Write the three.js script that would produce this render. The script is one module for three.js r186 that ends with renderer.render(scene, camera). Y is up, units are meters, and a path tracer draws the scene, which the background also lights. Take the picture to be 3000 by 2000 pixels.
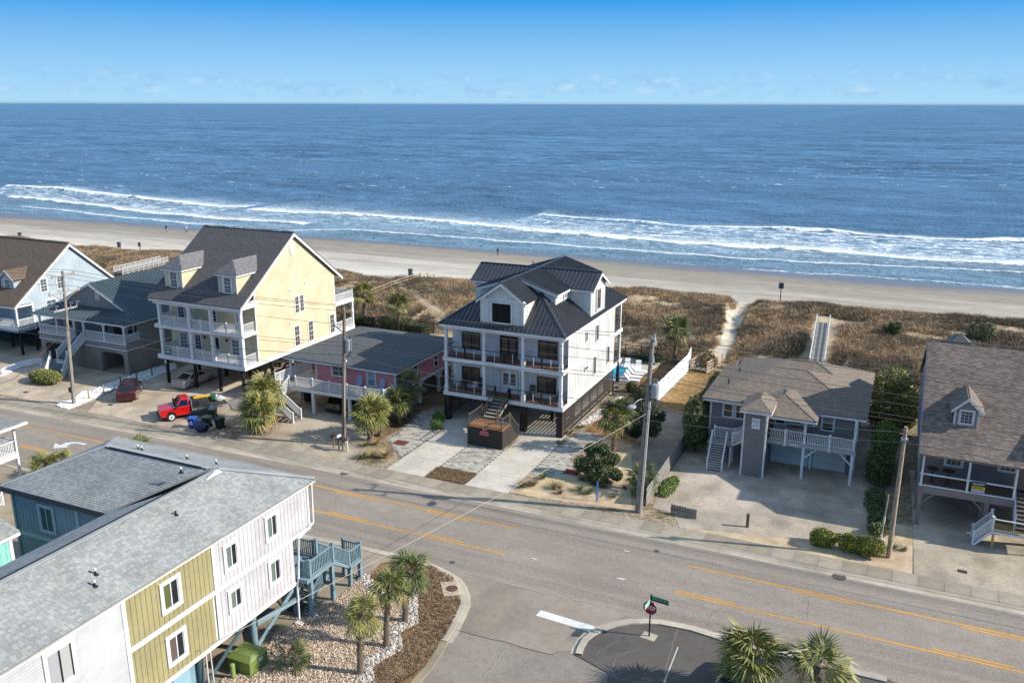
import * as THREE from 'three';
import { FontLoader } from 'three/addons/loaders/FontLoader.js';
import { TextGeometry } from 'three/addons/geometries/TextGeometry.js';
import { mergeGeometries } from 'three/addons/utils/BufferGeometryUtils.js';
import { MarchingCubes } from 'three/addons/objects/MarchingCubes.js';

// ---------------------------------------------------------------- camera, sky, sun, exposure
const scene = new THREE.Scene();
const FOC = 2545, CAM_H = 29, rad = Math.PI / 180;
const camera = new THREE.PerspectiveCamera(2 * Math.atan(1000 / FOC) / rad, 1024 / 682, 0.5, 120000);
const pitch = 15.284 * rad, yaw = 24.333 * rad, roll = 0.1 * rad;
const cF = new THREE.Vector3(-Math.sin(yaw) * Math.cos(pitch), -Math.sin(pitch), -Math.cos(yaw) * Math.cos(pitch));
const r0 = new THREE.Vector3(Math.cos(yaw), 0, -Math.sin(yaw)), u0 = new THREE.Vector3().crossVectors(r0, cF);
const cR = r0.clone().multiplyScalar(Math.cos(roll)).addScaledVector(u0, Math.sin(roll));
const cU = u0.clone().multiplyScalar(Math.cos(roll)).addScaledVector(r0, -Math.sin(roll));
camera.position.set(0, CAM_H, 0);
camera.up.copy(cU);
camera.lookAt(cF.clone().add(camera.position));
const renderer = new THREE.WebGLRenderer({ antialias: true });
renderer.toneMapping = THREE.LinearToneMapping;
renderer.toneMappingExposure = 1.85;
renderer.shadowMap.enabled = true;

const clamp = (x, a = 0, b = 1) => Math.min(b, Math.max(a, x));
const smooth = (a, b, x) => { const t = clamp((x - a) / (b - a)); return t * t * (3 - 2 * t); };
const lerp = (a, b, t) => a + (b - a) * t;
function rng(seed) { let s = (seed * 2654435761) >>> 0 || 1; return () => { s ^= s << 13; s >>>= 0; s ^= s >>> 17; s ^= s << 5; s >>>= 0; return s / 4294967296; }; }
// tileable value noise
function makeNoise(seed) {
  const r = rng(seed), T = new Float32Array(65536); for (let i = 0; i < 65536; i++) T[i] = r();
  const n = (x, y, px, py) => {
    const xi = Math.floor(x), yi = Math.floor(y), fx = x - xi, fy = y - yi;
    const a = ((xi % px) + px) % px, b = (a + 1) % px, c = ((yi % py) + py) % py, d = (c + 1) % py;
    const u = fx * fx * (3 - 2 * fx), v = fy * fy * (3 - 2 * fy);
    const g = (i, j) => T[((i * 73 + j * 1031) ^ (j * 17)) & 65535];
    return lerp(lerp(g(a, c), g(b, c), u), lerp(g(a, d), g(b, d), u), v);
  };
  return n;
}
const N1 = makeNoise(11), N2 = makeNoise(23);
const fbm = (x, y, oct = 4, p = 4096, N = N1) => { let s = 0, a = 0.5, t = 0; for (let i = 0; i < oct; i++) { s += a * N(x + i * 17.3, y + i * 9.1, p, p); t += a; x *= 2; y *= 2; a *= 0.5; } return s / t; };

// sun: read from the shadow of the stop sign (about 31 degrees high, over the right end of the street)
const sunDir = new THREE.Vector3(4.34, 2.66, -1.04).normalize();
const sun = new THREE.DirectionalLight(new THREE.Color(1.0, 0.945, 0.86), 3.85);
sun.position.copy(sunDir).multiplyScalar(160).add(new THREE.Vector3(-35, 0, -70));
sun.target.position.set(-35, 0, -70);
sun.castShadow = true; sun.shadow.mapSize.set(4096, 4096); sun.shadow.radius = 1;
Object.assign(sun.shadow.camera, { left: -130, right: 130, top: 90, bottom: -90, near: 1, far: 420 });
scene.add(sun, sun.target);
// clear winter sky, pale at the horizon, with a thin low bank of small clouds
{
  const W = 2048, H = 1024, d = new Float32Array(W * H * 4);
  for (let j = 0; j < H; j++) {
    const el = (j + 0.5) / H * 180 - 90;
    for (let i = 0; i < W; i++) {
      const e = Math.max(0, el), k = (j * W + i) * 4;
      const t = Math.pow(clamp(e / 6.6), 1.25), t2 = smooth(6, 36, e);
      let r = lerp(0.225, 0.004, t), g = lerp(0.385, 0.175, t), b = lerp(0.52, 0.455, t);
      r = lerp(r, 0.19, t2); g = lerp(g, 0.285, t2); b = lerp(b, 0.44, t2);
      if (el < 0) { r = 0.10; g = 0.13; b = 0.16; }
      if (el > 0.15 && el < 3.2) {
        const az = i / W * 360, band = smooth(0.15, 0.7, el) * (1 - smooth(1.0, 2.6, el));
        const c = fbm(az * 0.55 + 3, el * 5.5, 4, 198) * 0.6 + fbm(az * 1.9, el * 12, 3, 684, N2) * 0.4;
        const m = smooth(0.50, 0.66, c) * band;
        const lit = smooth(0.5, 0.75, fbm(az * 1.4 + 40, el * 9 + 7, 3, 504, N2));
        r = lerp(r, lerp(0.16, 0.36, lit), m * 0.6); g = lerp(g, lerp(0.30, 0.44, lit), m * 0.6); b = lerp(b, lerp(0.44, 0.52, lit), m * 0.55);
      }
      d[k] = r; d[k + 1] = g; d[k + 2] = b; d[k + 3] = 1;
    }
  }
  const sky = new THREE.DataTexture(d, W, H, THREE.RGBAFormat, THREE.FloatType);
  sky.mapping = THREE.EquirectangularReflectionMapping; sky.magFilter = THREE.LinearFilter; sky.minFilter = THREE.LinearFilter; sky.wrapS = THREE.RepeatWrapping; sky.needsUpdate = true;
  scene.background = sky; scene.environment = sky;
}

// ---------------------------------------------------------------- photograph pixel -> place
const V = (x, y, z) => new THREE.Vector3(x, y, z);
function ray(px, py) { return cF.clone().multiplyScalar(FOC).addScaledVector(cR, px - 1500).addScaledVector(cU, -(py - 1000)).normalize(); }
function G(px, py, h = 0) { const d = ray(px, py), t = (h - CAM_H) / d.y; return V(d.x * t, h, d.z * t); }   // point at height h
function yAtZ(px, py, z) { const d = ray(px, py); return CAM_H + d.y * z / d.z; }

// ---------------------------------------------------------------- materials
function tex(size, fn, srgb) {
  const d = new Uint8Array(size * size * 4);
  for (let j = 0; j < size; j++) for (let i = 0; i < size; i++) { const c = fn(i / size, j / size), k = (j * size + i) * 4; d[k] = 255 * clamp(c[0]); d[k + 1] = 255 * clamp(c[1]); d[k + 2] = 255 * clamp(c[2]); d[k + 3] = 255; }
  const t = new THREE.DataTexture(d, size, size, THREE.RGBAFormat); t.wrapS = t.wrapT = THREE.RepeatWrapping; t.magFilter = THREE.LinearFilter; t.minFilter = THREE.LinearMipmapLinearFilter; t.generateMipmaps = true;
  if (srgb) t.colorSpace = THREE.SRGBColorSpace; t.needsUpdate = true; return t;
}
const nz = (u, v, f, o = 3, s = 0) => fbm(u * f + s * 31.7, v * f + s * 13.1, o, f) ;
const TX = {};
const defTex = (n, metres, size, fn, srgb = true) => { const t = tex(size, fn, srgb); t.repeat.set(1 / metres, 1 / metres); TX[n] = t; };
const gray = (x) => [x, x, x];
const tn = (u, v, f, N = N1) => N(u * f, v * f, f, f);
defTex('grain', 6, 512, (u, v) => { const a = tn(u, v, 6), b = tn(u, v, 24, N2), c = tn(u, v, 160); return gray(0.86 + 0.09 * a + 0.05 * b + 0.05 * (c - 0.5)); });
defTex('stain', 17, 1024, (u, v) => { const a = tn(u, v, 5), b = tn(u, v, 13, N2), c = tn(u, v, 60), e = tn(u, v, 400, N2); const s = smooth(0.55, 0.9, a * 0.6 + b * 0.4); const w = 0.91 + 0.08 * b - 0.14 * s + 0.07 * (c - 0.5) + 0.08 * (e - 0.5); return [w, w * (0.985 + 0.015 * a), w * (0.96 + 0.04 * b)]; });
defTex('asphalt', 23, 1024, (u, v) => { const a = tn(u, v, 4), b = tn(u, v, 17, N2), c = tn(u, v, 90), e = tn(u, v, 512, N2); const w = 0.91 + 0.10 * (a - 0.5) + 0.10 * (b - 0.5) + 0.07 * (c - 0.5) + 0.16 * (e - 0.5); return gray(w); });
defTex('sand', 11, 1024, (u, v) => { const a = tn(u, v, 5), b = tn(u, v, 21, N2), c = tn(u, v, 120), e = tn(u, v, 500, N2); const w = 0.88 + 0.14 * (a - 0.5) + 0.16 * (b - 0.5) + 0.10 * (c - 0.5) + 0.12 * (e - 0.5); return [w, w * (0.97 + 0.03 * a), w * (0.92 + 0.08 * b)]; });
defTex('earth', 7, 1024, (u, v) => { const a = tn(u, v, 6), b = tn(u, v, 30, N2), c = tn(u, v, 130), e = tn(u, v, 500, N2); const w = 0.76 + 0.26 * (a - 0.5) + 0.3 * (b - 0.5) + 0.34 * (c - 0.5) + 0.3 * (e - 0.5); return [w, w * (0.95 + 0.05 * b), w * (0.86 + 0.14 * a)]; });
defTex('lot', 13, 1024, (u, v) => { const a = tn(u, v, 4), b = tn(u, v, 15, N2), c = tn(u, v, 70), e = tn(u, v, 420, N2), s = smooth(0.5, 0.75, tn(u, v, 9, N2) * 0.6 + c * 0.4), w = 0.90 + 0.12 * (a - 0.5) + 0.12 * (b - 0.5) + 0.12 * (c - 0.5) + 0.14 * (e - 0.5) - 0.13 * s; return [w, w * 0.985, w * (0.95 + 0.05 * a)]; });
defTex('wood', 3, 512, (u, v) => { const a = N1(u * 6, v * 90, 6, 90), b = N2(u * 20, v * 200, 20, 200), c = tn(u, v, 5); return gray(0.80 + 0.12 * a + 0.08 * b + 0.08 * (c - 0.5)); });
defTex('trunk', 1.5, 256, (u, v) => { const a = N1(u * 30, v * 6, 30, 6), b = tn(u, v, 40, N2); return gray(0.6 + 0.25 * a + 0.2 * b); });
// lapped siding: ten courses of 0.15 m in 1.5 m
defTex('lapBump', 1.5, 256, (u, v) => gray(1 - ((v * 10) % 1)), false);
// small asphalt shingles on the distant roofs: sixteen courses of 0.15 m
const shTone = (u, v, seed) => { const row = Math.floor(v * 16), off = N1(row * 3.1 + seed, 0.5, 97, 7) * 3; const col = Math.floor(((u * 10 + off) % 10)); return N2(col * 7.3 + seed, row * 5.7, 401, 409); };
defTex('shingle', 2.4, 512, (u, v) => { const fr = (v * 16) % 1; const w = 0.78 + 0.22 * shTone(u, v, 3) + 0.10 * (tn(u, v, 200) - 0.5) - (fr < 0.12 ? 0.12 : 0); return [w, w * 0.99, w * 0.97]; });
defTex('shingleBump', 2.4, 256, (u, v) => gray(1 - ((v * 16) % 1)), false);
{ const W = 2048, H = 512, d = new Uint8Array(W * H * 4);
  for (let j = 0; j < H; j++) for (let i = 0; i < W; i++) { const u = i / W, v = j / H, z = v * 10.3, a = N1(u * 8, v * 3, 8, 64), b = N2(u * 40, v * 24, 40, 64), e = N1(u * 600, v * 160, 600, 160), g2 = N2(u * 5, v * 40, 5, 64); let w = 0.92 + 0.07 * (a - 0.5) + 0.06 * (b - 0.5) + 0.15 * (e - 0.5); for (const [c, k] of [[1.2, 0.07], [2.75, 0.06], [7.6, 0.06], [9.0, 0.07], [5.1, 0.02]]) { const q = (z - c + (g2 - 0.5) * 0.7) / 0.42; w -= k * Math.exp(-q * q) * (0.55 + 0.9 * b); } const k = (j * W + i) * 4; d[k] = 255 * clamp(w); d[k + 1] = 255 * clamp(w * 0.995); d[k + 2] = 255 * clamp(w * 0.985); d[k + 3] = 255; }
  const t = new THREE.DataTexture(d, W, H, THREE.RGBAFormat); t.wrapS = t.wrapT = THREE.RepeatWrapping; t.magFilter = THREE.LinearFilter; t.minFilter = THREE.LinearMipmapLinearFilter; t.generateMipmaps = true; t.colorSpace = THREE.SRGBColorSpace; t.repeat.set(1 / 40, 1 / 10.3); t.offset.set(0, 54.2 / 10.3); t.needsUpdate = true; TX.street = t; }
const MC = new Map();
function M(hex, rough = 0.8, o = {}) {
  const key = hex + '|' + rough + '|' + JSON.stringify(o); if (MC.has(key)) return MC.get(key);
  const { t, b, bs, ...rest } = o;
  const m = new THREE.MeshPhysicalMaterial({ color: new THREE.Color(hex), roughness: rough, metalness: 0, ...rest });
  if (t) m.map = TX[t]; if (b) { m.bumpMap = TX[b]; m.bumpScale = bs || 0.01; }
  MC.set(key, m); return m;
}
const WHITE = M('#d6d4d0', 0.6, { t: 'grain' }), TRIM = M('#e0dfdc', 0.55, { t: 'grain' });
const GLASS = M('#10151a', 0.06, { specularIntensity: 1, ior: 1.6 });
const BLIND = M('#8d8f8a', 0.2), BLACK = M('#151515', 0.5), DARKWOOD = M('#2b2420', 0.8, { t: 'wood' });

// ---------------------------------------------------------------- geometry helpers (world coordinates)
function boxUV(g) {
  const p = g.attributes.position, n = g.attributes.normal, uv = new Float32Array(p.count * 2);
  for (let i = 0; i < p.count; i++) {
    const ax = Math.abs(n.getX(i)), ay = Math.abs(n.getY(i)), az = Math.abs(n.getZ(i));
    let u, v; if (ay >= ax && ay >= az) { u = p.getX(i); v = p.getZ(i); } else if (ax >= az) { u = p.getZ(i); v = p.getY(i); } else { u = p.getX(i); v = p.getY(i); }
    uv[2 * i] = u; uv[2 * i + 1] = v;
  }
  g.setAttribute('uv', new THREE.BufferAttribute(uv, 2)); return g;
}
function fin(g, keepUV) { let q = g.index ? g.toNonIndexed() : g; for (const k of Object.keys(q.attributes)) if (!['position', 'normal', 'uv'].includes(k)) q.deleteAttribute(k); if (!keepUV) boxUV(q); return q; }
function box(x0, y0, z0, x1, y1, z1) { const g = new THREE.BoxGeometry(Math.abs(x1 - x0), Math.abs(y1 - y0), Math.abs(z1 - z0)); g.translate((x0 + x1) / 2, (y0 + y1) / 2, (z0 + z1) / 2); return fin(g); }
function beam(p, q, w, h = w) {   // box from p to q, w across, h high
  const d = q.clone().sub(p), L = d.length(); d.normalize();
  const up = Math.abs(d.y) > 0.98 ? V(0, 0, 1) : V(0, 1, 0), s = V(0, 0, 0).crossVectors(up, d).normalize(), n = V(0, 0, 0).crossVectors(d, s);
  const g = new THREE.BoxGeometry(w, h, L); g.applyMatrix4(new THREE.Matrix4().makeBasis(s, n, d)); const c = p.clone().add(q).multiplyScalar(0.5); g.translate(c.x, c.y, c.z); return fin(g);
}
function rod(p, q, r, r2 = r, seg = 8) {
  const d = q.clone().sub(p), L = d.length(); const g = new THREE.CylinderGeometry(r2, r, L, seg);
  g.applyQuaternion(new THREE.Quaternion().setFromUnitVectors(V(0, 1, 0), d.normalize())); const c = p.clone().add(q).multiplyScalar(0.5); g.translate(c.x, c.y, c.z); return fin(g);
}
function cyl(x, y0, y1, z, r, r2 = r, seg = 12) { return rod(V(x, y0, z), V(x, y1, z), r, r2, seg); }
const merge = (a) => mergeGeometries(a.map((g) => fin(g, true)));
function planeBasis(poly, uDir) {
  const n = V(0, 0, 0); for (let i = 0; i < poly.length; i++) { const a = poly[i], b = poly[(i + 1) % poly.length]; n.x += (a.y - b.y) * (a.z + b.z); n.y += (a.z - b.z) * (a.x + b.x); n.z += (a.x - b.x) * (a.y + b.y); } n.normalize();
  const U = (uDir ? uDir.clone() : poly[1].clone().sub(poly[0])); U.addScaledVector(n, -U.dot(n)).normalize(); const W = V(0, 0, 0).crossVectors(n, U); return { n, U, W };
}
// plate on a planar polygon (counter-clockwise from outside), standing out by th
function plate(poly, th, uDir) {
  const { n, U, W } = planeBasis(poly, uDir), p2 = poly.map((p) => new THREE.Vector2(p.dot(U), p.dot(W)));
  const tris = THREE.ShapeUtils.triangulateShape(p2, []), pos = [], nor = [], uv = [];
  const top = poly.map((p) => p.clone().addScaledVector(n, th));
  const put = (p, m, u, v) => { pos.push(p.x, p.y, p.z); nor.push(m.x, m.y, m.z); uv.push(u, v); }, nn = n.clone().negate();
  for (const t of tris) { for (const i of t) put(top[i], n, p2[i].x, p2[i].y); for (const i of [t[0], t[2], t[1]]) put(poly[i], nn, p2[i].x, p2[i].y); }
  for (let i = 0; i < poly.length; i++) {
    const j = (i + 1) % poly.length, e = poly[j].clone().sub(poly[i]); if (e.lengthSq() < 1e-10) continue; const m = V(0, 0, 0).crossVectors(e, n).normalize(), L = e.length();
    put(poly[i], m, 0, 0); put(poly[j], m, L, 0); put(top[j], m, L, th); put(poly[i], m, 0, 0); put(top[j], m, L, th); put(top[i], m, 0, th);
  }
  const g = new THREE.BufferGeometry(); g.setAttribute('position', new THREE.Float32BufferAttribute(pos, 3)); g.setAttribute('normal', new THREE.Float32BufferAttribute(nor, 3)); g.setAttribute('uv', new THREE.Float32BufferAttribute(uv, 2)); return g;
}
function clip2(p, axis, lim, sign) { const o = []; for (let i = 0; i < p.length; i++) { const a = p[i], b = p[(i + 1) % p.length], da = sign * (a[axis] - lim), db = sign * (b[axis] - lim); if (da >= 0) o.push(a); if ((da >= 0) !== (db >= 0)) { const t = da / (da - db); o.push([a[0] + (b[0] - a[0]) * t, a[1] + (b[1] - a[1]) * t]); } } return o; }
function area2(p) { let s = 0; for (let i = 0; i < p.length; i++) { const a = p[i], b = p[(i + 1) % p.length]; s += a[0] * b[1] - b[0] * a[1]; } return Math.abs(s / 2); }
// cut a planar polygon into strips w wide along uDir
function strips(poly, uDir, w, gap = 0) {
  const { n, U, W } = planeBasis(poly, uDir), o = poly[0], k = n.dot(o), p2 = poly.map((p) => [p.dot(U), p.dot(W)]), us = p2.map((p) => p[0]), u0 = Math.min(...us), u1 = Math.max(...us), N = Math.max(1, Math.round((u1 - u0) / w)), ww = (u1 - u0) / N, out = [];
  const to3 = (q) => q.map(([a, b]) => V(0, 0, 0).addScaledVector(U, a).addScaledVector(W, b).addScaledVector(n, k));
  for (let i = 0; i < N; i++) { const a = u0 + i * ww, c = clip2(clip2(p2, 0, a + gap, 1), 0, a + ww - gap, -1); if (c.length > 2 && area2(c) > 1e-3) { const r = clip2(clip2(p2, 0, a, 1), 0, a + Math.min(0.045, ww * 0.3), -1); out.push({ poly: to3(c), rib: r.length > 2 && area2(r) > 1e-4 ? to3(r) : null }); } }
  return out;
}

// ---------------------------------------------------------------- objects
const taken = new Map(), ORG = new WeakMap(), zero = V(0, 0, 0);
function numbered(n) { const k = taken.get(n) || 0; taken.set(n, k + 1); return k ? n + '_' + String(k).padStart(3, '0') : n; }
function thing(name, label, category, base, group, local) { const o = new THREE.Group(); o.name = numbered(name); o.position.copy(base); o.userData = { label, category }; if (group) o.userData.group = group; ORG.set(o, local ? zero : base.clone()); scene.add(o); return o; }
function solo(name, label, category, geo, m, base, group) { const g = geo.clone(); g.translate(-base.x, -base.y, -base.z); const o = new THREE.Mesh(g, m); o.name = numbered(name); o.position.copy(base); o.userData = { label, category }; if (group) o.userData.group = group; ORG.set(o, base.clone()); scene.add(o); return o; }
function structure(name, geo, m) { const o = new THREE.Mesh(geo, m); o.name = numbered(name); o.userData = { kind: 'structure' }; ORG.set(o, zero); scene.add(o); return o; }
function part(parent, name, geo, m, label, kind) { const o = ORG.get(parent); geo = Array.isArray(geo) ? merge(geo) : geo.clone(); if (o.lengthSq()) geo.translate(-o.x, -o.y, -o.z); const x = new THREE.Mesh(geo, m); x.name = name; if (label) x.userData.label = label; if (kind) x.userData.kind = kind; ORG.set(x, o); parent.add(x); return x; }
function shared(parent, name, geo, m, pos, q, s) { const x = new THREE.Mesh(geo, m); x.name = name; x.position.copy(pos).sub(ORG.get(parent)); if (q) x.quaternion.copy(q); if (s) x.scale.copy(s); ORG.set(x, zero); parent.add(x); return x; }
function copyThing(src, base, turn, label) { const c = src.clone(); c.name = numbered(src.name.replace(/_\d{3}$/, '')); c.position.copy(base); c.rotation.y = turn; c.userData = { ...src.userData }; if (label) c.userData.label = label; scene.add(c); return c; }
function stuff(name, mesh, label, category) { mesh.name = numbered(name); mesh.userData = { kind: 'stuff', label, category }; scene.add(mesh); return mesh; }

// a face of a building: ax = axis of its normal, at = its place, s = sign of the normal; u runs along the other axis
const FZ = (at, s = 1) => ({ ax: 'z', at, s }), FX = (at, s = 1) => ({ ax: 'x', at, s });
function fbox(F, u0, u1, y0, y1, d0, d1) { const a = F.at + F.s * d0, b = F.at + F.s * d1; return F.ax === 'z' ? box(u0, y0, a, u1, y1, b) : box(a, y0, u0, b, y1, u1); }
function fpt(F, u, y, d = 0) { const a = F.at + F.s * d; return F.ax === 'z' ? V(u, y, a) : V(a, y, u); }
function fpoly(F, pts, d = 0) { let q = pts.map(([u, y]) => fpt(F, u, y, d)); const { n } = planeBasis(q); if ((F.ax === 'z' ? n.z : n.x) * F.s < 0) q = q.reverse(); return q; }
function win(t, F, u, y0, w, h, o = {}) {
  const fw = o.fw ?? 0.1, fm = o.frame || TRIM, bars = [], a = u - w / 2, b = u + w / 2, y1 = y0 + h, D = o.d ?? 0.06;
  bars.push(fbox(F, a - fw, a, y0 - fw, y1 + fw, 0, D), fbox(F, b, b + fw, y0 - fw, y1 + fw, 0, D), fbox(F, a, b, y1, y1 + fw, 0, D), fbox(F, a, b, y0 - fw, y0, 0, D + 0.02));
  const im = o.sash || fm, [nx, ny] = o.grid || [1, 2], W = part(t, 'window', bars, fm), mb = [];
  const split = o.split || 'h', mid = (y0 + y1) / 2, mw = o.mw ?? 0.02;
  if (split === 'h') mb.push(fbox(F, a, b, mid - 0.03, mid + 0.03, 0.012, 0.045)); else if (split === 'v') mb.push(fbox(F, u - 0.03, u + 0.03, y0, y1, 0.012, 0.045));
  for (let i = 1; i < nx; i++) { const x = lerp(a, b, i / nx); if (split === 'v' && Math.abs(x - u) < 0.05) continue; mb.push(fbox(F, x - mw, x + mw, y0, y1, 0.012, 0.034)); }
  for (let i = 1; i < ny; i++) { const y = lerp(y0, y1, i / ny); if (split === 'h' && Math.abs(y - mid) < 0.05) continue; mb.push(fbox(F, a, b, y - mw, y + mw, 0.012, 0.032)); }
  mb.push(fbox(F, a, a + 0.04, y0, y1, 0.0, 0.03), fbox(F, b - 0.04, b, y0, y1, 0.0, 0.03));
  part(W, 'sash', mb, im);
  const gm = o.glass || GLASS, e = 0.005;
  if (split === 'h') { part(W, 'pane', fbox(F, a, b, y0, mid, 0.002, 0.014 - e), gm); part(W, 'pane', fbox(F, a, b, mid, y1, 0.002, 0.014 - e), o.glass2 || gm); }
  else if (split === 'v') { part(W, 'pane', fbox(F, a, u, y0, y1, 0.002, 0.014 - e), gm); part(W, 'pane', fbox(F, u, b, y0, y1, 0.002, 0.014 - e), o.glass2 || gm); }
  else part(W, 'pane', fbox(F, a, b, y0, y1, 0.002, 0.014 - e), gm);
  return W;
}
function doorOn(t, F, u, y0, w, h, o = {}) {
  const m = o.m || TRIM, fw = 0.1, D = part(t, 'door', [fbox(F, u - w / 2 - fw, u - w / 2, y0, y0 + h + fw, 0, 0.07), fbox(F, u + w / 2, u + w / 2 + fw, y0, y0 + h + fw, 0, 0.07), fbox(F, u - w / 2, u + w / 2, y0 + h, y0 + h + fw, 0, 0.07), fbox(F, u - w / 2, u + w / 2, y0, y0 + h, 0, 0.03)], m);
  const n = o.leaves || 1, lw = w / n;
  for (let i = 0; i < n; i++) { const c = u - w / 2 + lw * (i + 0.5); part(D, 'pane', [fbox(F, c - lw * 0.33, c + lw * 0.33, y0 + h * (o.low ?? 0.35), y0 + h * 0.93, 0.032, 0.042)], o.glass || GLASS); if (o.bars) part(D, 'muntin', [0.5, 0.72].map((f) => fbox(F, c - lw * 0.33, c + lw * 0.33, y0 + h * f, y0 + h * f + 0.035, 0.043, 0.05)), m); }
  part(D, 'handle', fbox(F, u + (n > 1 ? 0.06 : w / 2 - 0.12), u + (n > 1 ? 0.09 : w / 2 - 0.08), y0 + 0.95, y0 + 1.12, 0.03, 0.08), BLACK); return D;
}
// railing between two floor points
function railing(t, p, q, o = {}) {
  const h = o.h ?? 1.0, m = o.m || TRIM, sp = o.sp ?? 0.13, L = p.distanceTo(q), up = V(0, h, 0), lo = V(0, 0.1, 0), tw = o.tw ?? 0.09;
  const R = part(t, 'railing', [beam(p.clone().add(up), q.clone().add(up), tw, 0.06), beam(p.clone().add(lo), q.clone().add(lo), 0.05, 0.06)], m), bal = [];
  if (o.cable) { for (let i = 1; i < 9; i++) { const y = V(0, 0.1 + (h - 0.15) * i / 9, 0); bal.push(beam(p.clone().add(y), q.clone().add(y), 0.012)); } part(R, 'cables', bal, o.cableMat || M('#7d7d7d', 0.4, { metalness: 0.8 }), null, 'stuff'); for (let i = 1; i < (o.mids || 1); i++) { const c = p.clone().lerp(q, i / o.mids); part(t, 'railing_post', beam(c, c.clone().add(V(0, h, 0)), 0.05), o.midMat || m); } }
  else { const n = Math.max(2, Math.round(L / sp)); for (let i = 1; i < n; i++) { const c = p.clone().lerp(q, i / n); bal.push(beam(c.clone().add(lo), c.clone().add(V(0, h - 0.02, 0)), o.bw ?? 0.045)); } part(R, 'balusters', bal, o.bm || m, null, 'stuff'); }
  const pw = o.pw ?? 0.12, ph = o.ph ?? h + 0.12;
  for (const [k, e] of [[0, p], [1, q]]) if (!(o.skip && o.skip.includes(k))) part(t, 'railing_post', [beam(e.clone().add(V(0, o.down ? -o.down : 0, 0)), e.clone().add(V(0, ph, 0)), pw), box(e.x - pw * 0.65, e.y + ph, e.z - pw * 0.65, e.x + pw * 0.65, e.y + ph + 0.04, e.z + pw * 0.65)], m);
  for (let i = 1; i < (o.posts || 1); i++) { const e = p.clone().lerp(q, i / o.posts); part(t, 'railing_post', [beam(e, e.clone().add(V(0, ph, 0)), pw), box(e.x - pw * 0.65, e.y + ph, e.z - pw * 0.65, e.x + pw * 0.65, e.y + ph + 0.04, e.z + pw * 0.65)], m); }
  return R;
}
// straight flight from foot a to head b (both centre points), w wide, across = horizontal unit vector
function flight(t, a, b, w, across, o = {}) {
  const n = Math.max(2, Math.round((b.y - a.y) / 0.18)), tm = o.tread || M('#8b8680', 0.8, { t: 'wood' }), sm = o.string || TRIM, run = V(b.x - a.x, 0, b.z - a.z), d = run.length() / n, f = run.clone().normalize();
  const S = part(t, 'stair', [-1, 1].map((s) => beam(a.clone().addScaledVector(across, s * w / 2).add(V(0, 0.02, 0)), b.clone().addScaledVector(across, s * w / 2).add(V(0, -0.1, 0)), 0.05, 0.26)), sm);
  for (let i = 0; i < n; i++) { const c = a.clone().addScaledVector(f, d * (i + 0.5)); c.y = a.y + (b.y - a.y) * (i + 1) / n - 0.02; part(S, 'tread', beam(c.clone().addScaledVector(across, -w / 2 + 0.03), c.clone().addScaledVector(across, w / 2 - 0.03), d * 1.05, 0.04), tm); if (o.riser) part(S, 'riser', beam(c.clone().addScaledVector(across, -w / 2 + 0.03).addScaledVector(f, d / 2).add(V(0, 0.09, 0)), c.clone().addScaledVector(across, w / 2 - 0.03).addScaledVector(f, d / 2).add(V(0, 0.09, 0)), 0.02, 0.15), o.riser); }
  if (o.rails !== false) for (const s of o.sides || [-1, 1]) { const pa = a.clone().addScaledVector(across, s * w / 2), pb = b.clone().addScaledVector(across, s * w / 2); railing(t, pa, pb, { h: 0.95, ...o.rail }); }
  return S;
}
// roof plane with real standing-seam panels, each its own piece
function seamRoof(t, poly, uDir, w, m) { const R = part(t, 'roof', plate(poly, 0.05, uDir), m); for (const s of strips(poly.map((p) => p.clone().add(planeBasis(poly).n.multiplyScalar(0.052))), uDir, w, 0.004)) { const g = [plate(s.poly, 0.012, uDir)]; if (s.rib) g.push(plate(s.rib, 0.085, uDir)); part(R, 'roof_panel', g, m); } return R; }
// wall with boards, each its own piece
function boards(t, poly, uDir, w, m, o = {}) { const W = part(t, o.name || 'wall', plate(poly, 0.02, uDir), o.back || m); for (const s of strips(poly.map((p) => p.clone().addScaledVector(planeBasis(poly).n, 0.021)), uDir, w, o.gap ?? 0.006)) { const g = [plate(s.poly, 0.018, uDir)]; if (o.batten && s.rib) g.push(plate(s.rib, 0.055, uDir)); part(W, 'board', g, m); } return W; }
function shingleRoof(t, poly, uDir, m) { return part(t, 'roof', plate(poly, 0.12, uDir), m); }
const SIGNS = [];
const UX = V(1, 0, 0), UZ = V(0, 0, 1), UY = V(0, 1, 0);
// ---------------------------------------------------------------- crops of the photograph used for measuring
const crop = (x, y, s) => (a, b) => [x + a * s, y + b * s];
const D_ = crop(0, 0, 3000 / 2352), A1 = crop(0, 600, 600 / 2352), A2 = crop(0, 900, 600 / 2352), A3 = crop(400, 640, 660 / 2352), A4 = crop(760, 920, 600 / 2352), A6 = crop(1100, 1080, 750 / 2352), A7 = crop(1700, 900, 600 / 2352), A8 = crop(1960, 1020, 680 / 1975);
const B2 = crop(2400, 1260, 600 / 2240), B3 = crop(0, 1200, 500 / 2240), B5 = crop(600, 1520, 700 / 2287), B6 = crop(1200, 1600, 800 / 2352), B7 = crop(1800, 1640, 800 / 2352), B8 = crop(300, 1060, 600 / 2352);
const GP = (p, h = 0) => G(p[0], p[1], h);
// interpolate z(x) along a world polyline
function lineZ(pts) { const p = pts.slice().sort((a, b) => a.x - b.x); return (x) => { if (x < p[0].x || x > p[p.length - 1].x) return null; let i = 0; while (i < p.length - 2 && x > p[i + 1].x) i++; return lerp(p[i].z, p[i + 1].z, (x - p[i].x) / (p[i + 1].x - p[i].x)); }; }
const SEA = -3.4;

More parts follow.
